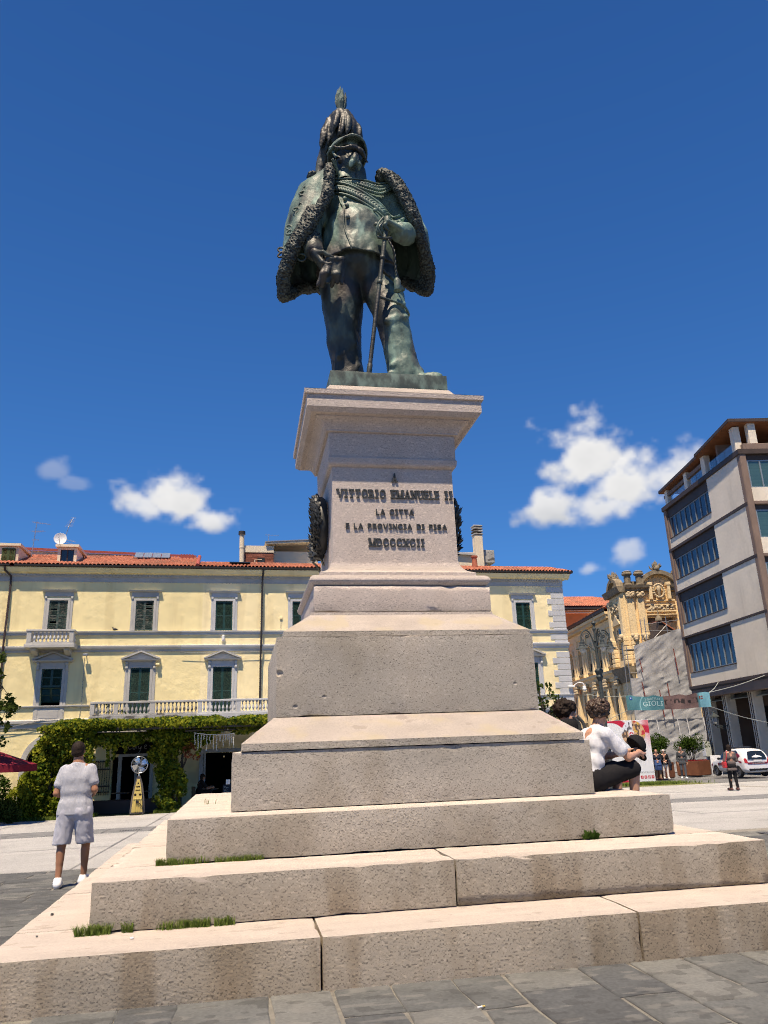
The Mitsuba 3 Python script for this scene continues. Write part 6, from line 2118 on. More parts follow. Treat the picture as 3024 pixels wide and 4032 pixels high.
def vine():
    rng = np.random.default_rng(11)
    P, N = [], []

    def add(c, r, n, sh=.5):
        p, d = blob_points(c, r, n, rng, sh)
        P.append(p)
        N.append(d)
    # the canopy: a billowing top with a deep fringe on the left
    for i in range(150):
        x = rng.uniform(-9.2, 1.6)
        y = rng.uniform(22.0, 28.5) if i % 2 else rng.uniform(21.9, 22.9) + max(0, (x + 5) * .10)
        h = 2.78 + .16 * rng.random() - .12 * max(0, -8.4 - x)
        add((x, y, h), (.55, .5, .17), 150)
    for i in range(95):
        t = rng.random()
        x = -9.3 + 5.9 * t + rng.normal(0, .1)
        hang = rng.uniform(0, .62) * (1.0 - .25 * abs(t - .45))
        y = 22.0 + .16 * (x + 9.3) * .9 + rng.uniform(-.1, .25)
        add((x, y, 2.72 - hang), (.32, .2, .24), 80)
    for i in range(26):
        x = rng.uniform(-3.6, 1.4)
        add((x, 22.75, 2.62 - rng.uniform(0, .18)), (.3, .15, .12), 60)
    # left mass down to the ground
    for i in range(120):
        t = rng.random()
        z = -.45 + 3.0 * t
        w0, w1 = -9.95 + .75 * t ** 2, -7.75 - .05 * math.sin(t * 6)
        x = rng.uniform(w0, w1)
        y = 22.35 + rng.uniform(-.25, .5) + .25 * math.sin(x * 2.3 + z * 2)
        add((x, y, z), (.36, .30, .30), 110)
    # right column
    for i in range(62):
        t = rng.random()
        z = -.45 + 3.0 * t
        wob = .16 * math.sin(z * 2.6)
        x = -4.72 + rng.uniform(-.62, .52) * (.75 + .35 * abs(t - .35)) + wob
        add((x, 23.3 + rng.uniform(-.3, .3), z), (.27, .26, .27), 95)
    for i in range(20):
        x = rng.uniform(-4.6, -3.2)
        add((x, 23.2, 2.5 - rng.uniform(0, .75) * (1 - (x + 4.6) / 2.2)), (.22, .2, .2), 60)
    # trailing strands
    for x, L in ((-6.95, 1.0), (-6.75, .75), (-4.95, 1.0), (-3.55, .7), (-6.3, .5)):
        for z in np.arange(0, L, .06):
            add((x + rng.normal(0, .03), 22.5, 2.3 - z), (.05, .05, .05), 6)
    return np.vstack(P), np.vstack(N)


vp, vn = vine()
rng = np.random.default_rng(12)
V = thing('climbing_vine', 'thick yellow-green climbing vine covering the pergola roof and its two leafy columns', 'vine')
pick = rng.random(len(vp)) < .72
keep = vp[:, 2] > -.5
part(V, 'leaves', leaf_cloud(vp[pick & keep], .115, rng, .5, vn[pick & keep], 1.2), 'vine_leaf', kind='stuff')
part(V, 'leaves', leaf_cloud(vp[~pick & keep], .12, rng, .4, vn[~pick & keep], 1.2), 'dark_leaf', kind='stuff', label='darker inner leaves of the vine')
rp_ = np.vstack([blob_points((x, 22.7, z), (.16, .12, .16), 40, rng)[0] for x, z in ((-3.9, 2.05), (-3.7, 1.9), (-4.05, 1.8), (-3.65, 1.55), (-3.95, 1.62))])
part(V, 'red_leaves', leaf_cloud(rp_, .09, rng), 'red_leaf', kind='stuff')
st = []
for i in range(22):
    x, y = (rng.uniform(-9.3, -8), 22.5) if i % 2 else (rng.uniform(-4.9, -4.3), 23.4)
    st.append(tube(curve([(x, y, -.6), (x + rng.normal(0, .15), y + .1, .6), (x + rng.normal(0, .2), y, 1.8), (x + rng.normal(0, .4), y + .3, 2.75)], 14), [.03] * 8 + [.02] * 6, 6))
part(V, 'stem', cat(st), 'bark', 40, kind='stuff')
lo = np.vstack([blob_points((rng.uniform(-9.2, -4.5), rng.uniform(28.8, 29.6), rng.uniform(2.9, 3.5)), (.3, .2, .2), 60, rng)[0] for _ in range(10)] + [blob_points((-8.6 + .25 * i, 29.3, 3.0 + .12 * i * (i < 5) + .1 * rng.random()), (.3, .25, .25), 110, rng)[0] for i in range(7)] + [blob_points((-8.25, 29.75, 3.6 + .15 * i), (.1, .1, .12), 25, rng)[0] for i in range(4)])
single('wall_creeper', leaf_cloud(lo, .11, rng), 'dark_leaf', 'dark creeper climbing from the pergola to the left end of the long balcony', 'plant')

IC = thing('icicle_lights', 'string of white icicle lights hanging from the pergola edge by the doorway', 'light string')
main = curve([(-3.75, 22.35, 2.44), (-3.2, 22.38, 2.36), (-2.6, 22.4, 2.33), (-2.2, 22.42, 2.38)], 30)
dr_ = []
for i in range(1, 30, 2):
    p = main[i]
    L = rng.uniform(.2, .62)
    q = np.array([p + [rng.normal(0, .01), 0, -L * t] for t in np.linspace(0, 1, 6)])
    dr_.append(tube(q, .009, 4))
    dr_ += [mv(trimesh.creation.icosphere(0, .016), *(p + [rng.normal(0, .012), 0, -L * t])) for t in np.linspace(.15, 1, 6)]
part(IC, 'cable', tube(main, .012, 5), 'white_paint')
part(IC, 'strands', cat(dr_), 'white_paint', kind='stuff')

# misting fan
FA = thing('misting_fan', 'tall yellow and grey misting fan with a round metal head before the cafe', 'fan')
FX = Mt(-5.75, 22.4, gz(22.4), 4)
body = sg.Polygon([(-.20, .10), (.20, .10), (.17, .55), (.10, 1.05), (.045, 1.28), (-.045, 1.28), (-.10, 1.05), (-.17, .55)])
holes_ = [sg.box(-.07, .98, .07, 1.03), sg.box(-.085, .86, .085, .90), sg.Point(-.09, .72).buffer(.045), sg.Point(.09, .72).buffer(.045), sg.Point(0, 1.13).buffer(.03)]
for h in holes_:
    body = body.difference(h)
part(FA, 'casing', xz(prism(body, .10), -.06), 'fan_yellow', M=FX)
part(FA, 'rib', cat(*[cbox(x - .012, x + .012, -.19, -.16, .14, .58, .004) for x in (-.06, .02, .10)], cbox(-.15, .15, -.185, -.16, .56, .60, .004)), 'fan_yellow', M=FX, kind='stuff')
shell = sg.Polygon([(-.27, .06), (.27, .06), (.235, .60), (.15, 1.1), (.05, 1.40), (-.05, 1.40), (-.15, 1.1), (-.235, .60)])
part(FA, 'shell', xz(prism(shell, .28), .25), 'fan_grey', M=FX)
part(FA, 'foot', cat(cbox(-.25, .25, -.2, .25, 0.03, .08, .01), *[mv(rot(lathe([(0, -.02), (.045, -.02), (.045, .02), (0, .02)], 10), 90, (0, 1, 0)), x, y, .04) for x in (-.22, .22) for y in (-.18, .22)]), 'black_plastic', M=FX)
part(FA, 'hose', tube(curve([(0, -.20, .46), (.1, -.22, .40), (.2, -.18, .25), (.23, -.1, .1)], 14), .012, 6), 'black_plastic', 40, M=FX)
part(FA, 'valve', mv(rot(lathe([(0, -.03), (.055, -.03), (.055, .03), (0, .03)], 14), 90, (1, 0, 0)), 0, -.19, .47), 'black_plastic', M=FX)
part(FA, 'neck', tube([(0, .02, 1.38), (.0, .02, 1.62)], .03, 8), 'chrome', M=FX)
hz = 1.80
cage = []
for yy, rr in ((-.10, .30), (.08, .30), (-.01, .31)):
    a = np.linspace(0, 2 * np.pi, 37)
    cage.append(tube(np.c_[rr * np.cos(a), np.full(37, yy), hz + rr * np.sin(a)], .008, 5))
for i in range(28):
    a = i * 2 * np.pi / 28
    c, s = math.cos(a), math.sin(a)
    cage.append(tube([(.05 * c, -.14, hz + .05 * s), (.2 * c, -.14, hz + .2 * s), (.30 * c, -.10, hz + .30 * s), (.31 * c, -.01, hz + .31 * s), (.30 * c, .08, hz + .3 * s), (.05 * c, .12, hz + .05 * s)], .0032, 4))
part(FA, 'cage', cat(cage), 'chrome', 40, M=FX, kind='stuff')
for i in range(4):
    a = i * math.pi / 2 + .5
    w = []
    for t, hw, tw in ((.06, .035, .03), (.14, .075, .028), (.22, .10, .02), (.27, .085, .012)):
        for s in (-1, 1):
            w.append((t * math.cos(a) - s * hw * math.sin(a), -.01 + s * tw, hz + t * math.sin(a) + s * hw * math.cos(a)))
    w = np.array(w)
    f = []
    for k in range(3):
        f += [[2 * k, 2 * k + 1, 2 * k + 3], [2 * k, 2 * k + 3, 2 * k + 2]]
    part(FA, 'blade', (np.vstack([w, w + [0, .004, 0]]), np.vstack([f, np.array(f)[:, ::-1] + 8])), 'chrome', M=FX)
part(FA, 'motor', mv(rot(lathe([(0, -.09), (.055, -.08), (.07, .05), (.05, .12), (0, .12)], 14), 90, (1, 0, 0)), 0, -.02, hz), 'black_plastic', 35, M=FX)

# café details under the pergola
GR = thing('window_grille', 'iron bar grille over a ground-floor window under the vine', 'window grille')
part(GR, 'bar', cat(*[box(x - .012, x + .012, -.05, -.03, -.05, 1.5) for x in np.arange(-8.0 + .07, -6.95, .105)]), 'dark_metal', M=YM, kind='stuff')
for z in (.1, .35, 1.1, 1.45):
    part(GR, 'cross_bar', box(-7.98, -6.95, -.065, -.025, z - .03, z + .02), 'brown_pipe', M=YM)
CB = thing('chalkboard', 'small menu chalkboard on a stand at the doorway, beside the plinth', 'chalkboard')
part(CB, 'board', cbox(-2.62, -2.28, 23.98, 24.02, .06, .40, .006), 'cloth_navy')
part(CB, 'chalk_writing', cat(*[tube([(-2.58 + .02 * j, 23.974, .335 - .055 * i + .009 * math.sin(j * 2.1 + i)) for j in range(6 + (i * 5) % 7)], .006, 4) for i in range(5)]), 'blind', kind='stuff')
part(CB, 'card', cbox(-2.50, -2.33, 23.99, 24.01, .405, .60, .004), 'white_paint')
part(CB, 'leg', cat(tube([(-2.45, 24.0, -.55), (-2.45, 24.0, .1)], .02, 6)), 'dark_metal')
for i, (x, y) in enumerate(((-3.2, 26.2), (-1.8, 26.6), (-6.9, 26.0), (-6.2, 27.3))):
    k = thing('cafe_table', ('small dark cafe table nearest the person in black', 'small dark cafe table just inside the doorway behind the chalkboard', 'dark cafe table behind the grille side of the terrace', 'dark cafe table deepest under the pergola behind the fan')[i], 'table', 'cafe tables under the pergola')
    part(k, 'tabletop', mv(lathe([(0, 0), (.36, 0), (.36, .03), (0, .03)], 20), x, y, gz(y) + .72), 'dark_metal')
    part(k, 'stem', tube([(x, y, gz(y)), (x, y, gz(y) + .72)], .03, 8), 'dark_metal')
    part(k, 'base', mv(lathe([(0, 0), (.24, 0), (.22, .03), (0, .03)], 16), x, y, gz(y)), 'dark_metal')
single('hedge_trough', cbox(-8.0, -5.2, 24.6, 25.1, gz(25) - .02, gz(25) + .5, .02), 'brown_pipe', 'low dark wooden trough closing the cafe terrace behind the fan', 'planter')
single('doorway_bulb', mv(trimesh.creation.icosphere(2, .035), -2.62, 24.5, 1.50), 'bulb_warm', 'small round lamp hanging in the dark cafe doorway', 'lamp', True)

# left-hand greenery
rng = np.random.default_rng(21)
hp = np.vstack([blob_points((x, y, z), (rx, .5, rz), n, rng, .4)[0] for x, y, z, rx, rz, n in ((-10.1, 22.6, .1, .42, .65, 1500), (-9.75, 22.4, .75, .35, .5, 900), (-10.4, 22.9, -.3, .4, .4, 800), (-9.5, 22.2, -.1, .4, .5, 900))])
HB = thing('shrub', 'pale green shrub in front of the vine at its left foot', 'shrub')
part(HB, 'foliage', leaf_cloud(hp, .10, rng), 'vine_leaf', kind='stuff')
part(HB, 'stem', tube([(-9.9, 22.6, -.55), (-9.9, 22.6, .6)], .03, 6), 'bark')
hp = np.vstack([blob_points((x, 24, z), (.6, .5, .6), 1100, rng, .4)[0] for x, z in ((-12.2, .3), (-11.6, .1), (-12.8, .2), (-11.3, .55))])
HB = thing('shrub', 'dark shrub in shadow under the red parasol', 'shrub')
part(HB, 'foliage', leaf_cloud(hp, .10, rng), 'dark_leaf', kind='stuff')
part(HB, 'stem', tube([(-11.9, 24, -.6), (-11.9, 24, .5)], .03, 6), 'bark')
hp = np.vstack([blob_points((x, 20.6, z), (.35, .35, .3), 700, rng, .3)[0] for x, z in ((-9.75, -.15), (-10.2, -.05), (-10.0, .1))])
HB = thing('shrub', 'low grey-green bush at the left edge by the pavement', 'shrub')
part(HB, 'foliage', leaf_cloud(hp, .09, rng), 'glossy_leaf', kind='stuff')
part(HB, 'stem', tube([(-9.95, 20.6, -.5), (-9.95, 20.6, .1)], .02, 6), 'bark')


def blades(pts, h, rng, lean=.5, w=.006):
    n = len(pts)
    hh = h * rng.uniform(.5, 1.2, n)
    a = rng.uniform(0, 2 * np.pi, n)
    d = np.c_[np.cos(a), np.sin(a), np.zeros(n)]
    s = np.c_[-np.sin(a), np.cos(a), np.zeros(n)] * w
    le = (rng.uniform(.1, 1, n) * lean * hh)[:, None]
    m = pts + d * le * .35 + np.c_[np.zeros((n, 2)), hh * .6]
    t = pts + d * le + np.c_[np.zeros((n, 2)), hh * .95]
    v = np.stack([pts - s, pts + s, m + s * .8, m - s * .8, t], 1).reshape(-1, 3)
    i = np.arange(n)[:, None] * 5
    f = np.vstack([i + [0, 1, 2], i + [0, 2, 3], i + [3, 2, 4]])
    return trimesh.Trimesh(v, f, process=False)


def lawn(n, x0, x1, y0, y1):
    x, y = rng.uniform(x0, x1, n), rng.uniform(y0, y1, n)
    return np.c_[x, y, ground_z(y) - .03]


single('grass', blades(np.vstack([lawn(5200, -12.5, -7.3, 21.6, 23.3), lawn(1500, -5.2, -3.6, 22.7, 23.6)]), .17, rng, .8, .012), 'grass_leaf', 'rough grass and weeds along the foot of the vine', 'grass', kind='stuff')
x, y = rng.normal(18.2, .9, 2600), rng.normal(27.6, .5, 2600)
single('grass', blades(np.c_[x, y, ground_z(y) - .02], .16, rng, .8, .014), 'grass_leaf', 'patch of lawn at the foot of the white billboard', 'grass', kind='stuff')
structure('lawn', (np.array([(14, 25.32, gz(25.3) - .01), (20.6, 25.32, gz(25.3) - .01), (20.2, 30, gz(30) - .01), (14, 30, gz(30) - .01)]), np.array([[0, 1, 2, 3]])), 'soil', 'small lawn under the billboard')

PR = thing('parasol', 'burgundy cafe parasol at the left edge of the photo', 'parasol')
PX = Mt(-10.75, 20.2, 0)
v = [(0, 0, 2.15)] + [(1.75 * math.cos(a), 1.75 * math.sin(a), 1.50) for a in np.arange(8) * math.pi / 4 + .2] + [(1.76 * math.cos(a), 1.76 * math.sin(a), 1.27) for a in np.arange(8) * math.pi / 4 + .2]
f = []
for i in range(8):
    j = (i + 1) % 8
    f += [[0, 1 + i, 1 + j], [1 + i, 9 + i, 9 + j], [1 + i, 9 + j, 1 + j]]
part(PR, 'canopy', (np.array(v, float), np.array(f)), 'burgundy', M=PX)
part(PR, 'pole', tube([(0, 0, gz(20.2)), (0, 0, 2.2)], .03, 8), 'dark_metal', M=PX)
for a in np.arange(8) * math.pi / 4 + .2:
    part(PR, 'rib', tube([(0, 0, 2.10), (1.7 * math.cos(a), 1.7 * math.sin(a), 1.48)], .010, 5), 'dark_metal', M=PX)
part(PR, 'base', mv(lathe([(0, 0), (.3, 0), (.28, .08), (0, .08)], 16), 0, 0, gz(20.2)), 'dark_metal', M=PX)


def magnolia(label, trunk, blobs, seed, n=170):
    rng = np.random.default_rng(seed)
    k = thing('magnolia_tree', label, 'tree')
    tx, ty, tz0, th = trunk
    ms = [tube([(tx, ty, tz0), (tx + .03, ty, tz0 + th * .5), (tx, ty, tz0 + th)], [.14, .11, .08], 8)]
    P = []
    for c, r in blobs:
        c = np.array(c)
        ms.append(tube(curve([(tx, ty, tz0 + th * .6), ((tx + c[0]) / 2, (ty + c[1]) / 2, c[2] - .3), tuple(c)], 8), np.linspace(.05, .015, 8), 5))
        for _ in range(max(3, int(r * 14))):
            e = c + rng.normal(0, .55, 3) * r
            ms.append(tube([c, e], [.012, .006], 4))
            P.append(blob_points(e, (.2, .2, .17), int(n * r / 4), rng, .2)[0])
    part(k, 'trunk', cat(ms), 'bark', 40)
    part(k, 'crown', leaf_cloud(np.vstack(P), .17, rng, .6, None, .8), 'glossy_leaf', kind='stuff')


magnolia('glossy dark magnolia reaching in from the left edge', (-11.6, 19.0, -.5, 3.8), [((-10.0, 19, 4.05), .62), ((-9.85, 19.1, 3.35), .5), ((-10.4, 19, 4.9), .6), ((-9.95, 19, 2.45), .32), ((-11.0, 19.2, 3.2), .8), ((-11.4, 18.8, 4.4), .9), ((-10.25, 18.9, 3.6), .6), ((-12.2, 19, 5), 1.0)], 5, 130)
magnolia('dark magnolia behind the right side of the monument', (10.0, 20.0, -.45, 3.0), [((9.9, 20, 3.2), .55), ((10.3, 20.1, 2.9), .55), ((9.6, 20, 3.75), .35), ((10.75, 20, 3.05), .35), ((10.1, 20.2, 2.3), .7), ((9.5, 20, 2.6), .6), ((10.6, 20.1, 2.4), .4)], 6, 120)


# ------------------------------------------------------------------ lamp post with three lanterns
LP = thing('street_lamp', 'tall grey lamp post with three bell lanterns on scrolled arms', 'street lamp')
LX, LY = 14.36, 24.0
LT = Mt(LX, LY, 0)
part(LP, 'post', lathe([(0, gz(24)), (.22, gz(24)), (.22, .2), (.15, .3), (.13, 1.1), (.17, 1.2), (.10, 1.3), (.085, 4.2), (.11, 4.25), (.17, 4.40), (.12, 4.48), (.19, 4.62), (.20, 4.68), (.10, 4.78), (.075, 5.0), (.065, 5.7), (0, 5.7)], 16), 'lamp_green', 35, LT)
part(LP, 'spindle', lathe([(0, 5.7), (.06, 5.7), (.055, 6.0), (.10, 6.05), (.06, 6.15), (.05, 6.5), (.09, 6.62), (.05, 6.7), (.05, 6.78), (.11, 6.88), (.05, 6.98), (.012, 7.05), (.010, 7.28), (0, 7.28)], 14), 'lamp_green', 35, LT)


def lamp_arm(sx, sy):
    d = np.array([sx, sy, 0.0])
    z = np.array([0, 0, 1.0])
    o = np.array([0, 0, 0])
    main = curve([d * .06 + z * 5.75, d * .18 + z * 6.25, d * .34 + z * 6.52, d * .54 + z * 6.52, d * .69 + z * 6.32, d * .70 + z * 6.08], 26)
    ms = [tube(main, .036, 8)]
    th = np.linspace(0, 2.1 * np.pi, 28)
    c = d * .42 + z * 6.27
    ms.append(tube([c + (d * math.cos(t) + z * math.sin(t)) * (.20 - .055 * t / 2) for t in th], .018, 6))
    ms.append(tube(curve([d * .06 + z * 5.55, d * .3 + z * 5.78, d * .52 + z * 5.9, d * .62 + z * 6.15], 14), .016, 6))
    for k in range(6):
        a = k * math.pi / 3
        ms.append(mv(trimesh.creation.icosphere(1, .035), *(c + (d * math.cos(a) + z * math.sin(a)) * .055)))
    return cat(ms)


def lantern(name_at):
    x, y, z = name_at
    k = part(LP, 'lantern', mv(lathe([(0, .40), (.05, .40), (.055, .33), (.10, .30), (.10, .20), (.13, .17), (.135, .11), (.19, .05), (.29, .0), (.30, -.025), (.24, -.02), (.17, .0), (0, .02)], 22), x, y, z), 'lamp_green', 35, LT)
    part(k, 'globe', mv(lathe([(.150, -.005), (.150, -.05), (.13, -.12), (.09, -.18), (.04, -.215), (0, -.22)], 18), x, y, z), 'frosted_glass', True, LT)


for sx, sy in ((-1, 0), (1, 0), (0, -1)):
    part(LP, 'arm', lamp_arm(sx, sy), 'lamp_green', 40, LT)
    lantern((.70 * sx, .70 * sy, 5.70))

# ------------------------------------------------------------------ banner across the street
BN = thing('street_banner', 'teal exhibition banner lettered I FRATELLI GIOLI strung across the street', 'banner')
B0, B1 = np.array([20.68, 34.0]), np.array([24.27, 31.0])
BLEN = float(np.linalg.norm(B1 - B0))
bu = (B1 - B0) / BLEN
bn = np.array([bu[1], -bu[0]])                     # towards the camera side
if bn[1] > 0:
    bn = -bn


def on_banner(u, w, off=0.0):
    """Banner coordinates (metres along, metres up) to world, with its sag and ripples."""
    u, w = np.asarray(u, float), np.asarray(w, float)
    t = u / BLEN
    top = 4.04 - .05 * t - .10 * np.sin(np.pi * t) + .035 * np.sin(t * 23) + .02 * np.sin(t * 41)
    bot = 3.21 - .04 * t - .05 * np.sin(np.pi * t) + .01 * np.sin(t * 17)
    z = bot + (top - bot) * w / .80
    d = .05 * np.sin(t * 14 + w * 2) + .03 * np.sin(t * 31 - w * 3)
    return np.stack([B0[0] + bu[0] * u + bn[0] * (d + off), B0[1] + bu[1] * u + bn[1] * (d + off), z], -1)


def f_banner(p, n, uv):
    u, w = uv.x, uv.y
    c = mi.Color3f(0.075, 0.205, 0.245)
    ring = dr.abs(dr.sqrt(dr.square((u - 0.345) * 5.6) + dr.square(w - 0.35)) - 1.02)
    c = mix(c, mi.Color3f(0.22, 0.42, 0.47), 1 - smoothstep(0.02, 0.05, ring))
    pic = smoothstep(0.455, 0.463, u + 0.03 * dr.square(w - 0.5)) * (1 - smoothstep(0.845, 0.875, u))
    sil = smoothstep(0.50, 0.62, noise(u * 46, w * 4.0, 1)) * smoothstep(0.3, 0.42, w) * (1 - smoothstep(0.62, 0.80, w))
    pc = mix(mi.Color3f(0.115, 0.075, 0.072), mi.Color3f(0.16, 0.105, 0.10), fbm(u * 10, w * 3, 2, 3))
    pc = mix(pc, mi.Color3f(0.022, 0.018, 0.02), sil)
    c = mix(c, pc, pic)
    c = mix(c, mi.Color3f(0.16, 0.36, 0.44), smoothstep(0.875, 0.885, u))
    return c


mat('banner_print', f_banner, 0.7, 0.25)
gu, gw = np.meshgrid(np.linspace(0, BLEN, 90), np.linspace(0, .80, 14), indexing='ij')
vb = on_banner(gu, gw).reshape(-1, 3)
i, j = np.meshgrid(np.arange(89), np.arange(13), indexing='ij')
a = (i * 14 + j).ravel()
fb = np.vstack([np.c_[a, a + 14, a + 15], np.c_[a, a + 15, a + 1]])
part(BN, 'cloth', trimesh.Trimesh(vb, fb, process=False), 'banner_print', True, uv=np.c_[(gu / BLEN).ravel(), (gw / .8).ravel()])


def printed(s, u, w, h, mat_, bold=False, name='lettering', sx=1.0):
    m = text(s, h, .004, bold)
    v = np.asarray(m.vertices)
    part(BN, name, trimesh.Trimesh(on_banner(u + v[:, 0] * sx, w + v[:, 1], .008 + v[:, 2]), m.faces, process=False), mat_)


printed('GIOLI', .92, .24, .26, 'print_teal', False, 'lettering', 1.12)
printed('I FRATELLI', 1.05, .575, .115, 'print_teal', False, 'lettering', 1.05)
for i, L in enumerate((.75, .55, .6, .5)):
    pass
m = box(.20, .36, 0, .004, .56, .73)
part(BN, 'blue_emblem', trimesh.Trimesh(on_banner(m.vertices[:, 0], m.vertices[:, 2], .010 + m.vertices[:, 1]), m.faces, process=False), 'print_blue')
m = cat(box(.24, .26, 0, .004, .60, .70), box(.28, .30, 0, .004, .60, .66), box(.23, .32, 0, .004, .655, .67))
part(BN, 'emblem_mark', trimesh.Trimesh(on_banner(m.vertices[:, 0], m.vertices[:, 2], .015 + m.vertices[:, 1]), m.faces, process=False), 'print_teal')
for s, u, w, h in (('palazzo blu', .45, .60, .05), ('museo', .20, .40, .06), ('mostra', .20, .28, .06), ('pisa', .20, .17, .05)):
    pass
m = cat(box(4.10, 4.17, 0, .004, .45, .62), box(4.2, 4.3, 0, .004, .45, .5), box(4.2, 4.3, 0, .004, .56, .62))
part(BN, 'red_emblem', trimesh.Trimesh(on_banner(m.vertices[:, 0], m.vertices[:, 2], .010 + m.vertices[:, 1]), m.faces, process=False), 'rust_red')
for i, (a, b) in enumerate(((on_banner(0, .8), (19.3, 36.5, 4.35)), (on_banner(0, 0.0), (19.2, 36.2, 2.5)), (on_banner(BLEN, .8), (28.4, 31.5, 4.9)), (on_banner(BLEN, 0.0), (28.4, 32.0, 2.2)), (on_banner(BLEN, .8), (28.2, 36.0, 4.85)))):
    a, b = np.asarray(a).reshape(3), np.array(b)
    part(BN, 'rope', tube(curve([a, (a + b) / 2 - [0, 0, .08], b], 8), .016, 5), 'blind')

# ------------------------------------------------------------------ billboard
BB = thing('billboard', 'white and red free-standing billboard with a round street picture', 'billboard')


def f_board(p, n, uv):
    u, w = uv.x, uv.y
    base = mi.Color3f(0.74, 0.755, 0.77)
    edge = smoothstep(0.80, 1.02, u + 0.12 * (w - 0.55)) * smoothstep(0.42, 0.95, w)
    c = mix(base, mi.Color3f(0.62, 0.10, 0.13), edge * 0.85)
    band = 0.93 - 0.17 * smoothstep(0.30, 0.75, u) + 0.03 * dr.sin(u * 9)
    c = mix(c, mi.Color3f(0.50, 0.02, 0.05), smoothstep(band, band + 0.012, w) * (1 - smoothstep(band + 0.11, band + 0.16, w)))
    foot = 0.10 - 0.16 * u
    return mix(c, mi.Color3f(0.45, 0.02, 0.05), 1 - smoothstep(foot, foot + 0.012, w))


def f_disc(p, n, uv):
    u, w = uv.x, uv.y
    sky_ = mi.Color3f(0.72, 0.74, 0.78)
    wall = mix((0.52, 0.30, 0.15), (0.66, 0.44, 0.25), noise(u * 5, w * 9, 3))
    c = mix(wall, sky_, smoothstep(0.62, 0.68, w + 0.15 * noise(u * 4, 0, 1)) * (1 - smoothstep(0.45, 0.52, u)))
    win = smoothstep(0.62, 0.66, noise(u * 14, w * 10, 8))
    c = mix(c, mi.Color3f(0.05, 0.04, 0.04), win * 0.85)
    c = mix(c, mi.Color3f(0.50, 0.05, 0.05), smoothstep(0.62, 0.68, noise(u * 9 + 4, w * 9, 2)) * smoothstep(0.5, 0.62, u))
    return mix(c, mi.Color3f(0.62, 0.40, 0.08), smoothstep(0.70, 0.74, noise(u * 12, w * 12, 5)) * smoothstep(0.5, 0.6, u))


mat('board_print', f_board, 0.4, 0.4)
mat('disc_print', f_disc, 0.4, 0.4)
BX0, BX1, BZ0, BZ1, BY = 16.55, 19.25, -.56, 2.53, 29.1
part(BB, 'panel', cbox(BX0, BX1, BY, BY + .35, BZ0, BZ1, .008), 'board_white')
fr = np.array([[BX0 + .01, BY - .004, BZ0 + .01], [BX1 - .01, BY - .004, BZ0 + .01], [BX1 - .01, BY - .004, BZ1 - .01], [BX0 + .01, BY - .004, BZ1 - .01]])
part(BB, 'poster', trimesh.Trimesh(fr, [[0, 1, 2], [0, 2, 3]], process=False), 'board_print', True, uv=np.array([[0, 0], [1, 0], [1, 1], [0, 1.0]]))
a = np.linspace(0, 2 * np.pi, 49)[:-1]
dc = np.vstack([[[18.32, BY - .010, 1.86]], np.c_[18.32 + .66 * np.cos(a), np.full(48, BY - .010), 1.86 + .66 * np.sin(a)]])
part(BB, 'round_picture', trimesh.Trimesh(dc, [[0, 1 + k, 1 + (k + 1) % 48] for k in range(48)], process=False), 'disc_print', True, uv=np.vstack([[[.5, .5]], np.c_[.5 + .5 * np.cos(a), .5 + .5 * np.sin(a)]]))
part(BB, 'picture_shield', xz(prism(sg.box(18.05, 1.66, 18.36, 1.98), .004), BY - .012), 'white_paint')
part(BB, 'picture_cross', cat(xz(prism(sg.Point(18.205, 1.82).buffer(.12), .004), BY - .017)), 'print_red')
part(BB, 'cross_bar', cat(xz(prism(sg.box(18.185, 1.73, 18.225, 1.91), .003), BY - .022), xz(prism(sg.box(18.115, 1.80, 18.295, 1.84), .003), BY - .0225)), 'white_paint')


def on_board(s, x, z, h, mat_, bold=False):
    part(BB, 'lettering', xz(mv(text(s, h, .003, bold), x, z, 0), BY - .006), mat_)


on_board('ONTE', 18.16, .42, .12, 'print_grey')
on_board('comune.pisa.it', 18.42, -.12, .085, 'print_grey', True)
on_board('O', 17.30, 1.60, .12, 'print_red')
for i in range(4):
    x = 18.44 + i * .20
    k = part(BB, 'social_icon', xz(prism(sg.box(x + .02, -.38, x + .13, -.27).buffer(.02), .003), BY - .006), 'print_red')
    g = [cat(box(x + .07, x + .09, BY - .013, BY - .010, -.37, -.28), box(x + .05, x + .11, BY - .0131, BY - .010, -.325, -.31)),
         cat(rot(box(x + .03, x + .12, BY - .013, BY - .010, -.333, -.318), 50, (0, 1, 0), (x + .075, 0, -.325)), rot(box(x + .03, x + .12, BY - .0132, BY - .010, -.333, -.318), -50, (0, 1, 0), (x + .075, 0, -.325))),
         xz(prism(sg.box(x + .03, -.37, x + .12, -.28).difference(sg.box(x + .042, -.358, x + .108, -.292)).union(sg.Point(x + .075, -.325).buffer(.018)), .003), BY - .010),
         xz(prism([(x + .055, -.36), (x + .055, -.29), (x + .11, -.325)], .003), BY - .010)][i]
    part(k, 'glyph', g, 'white_paint')


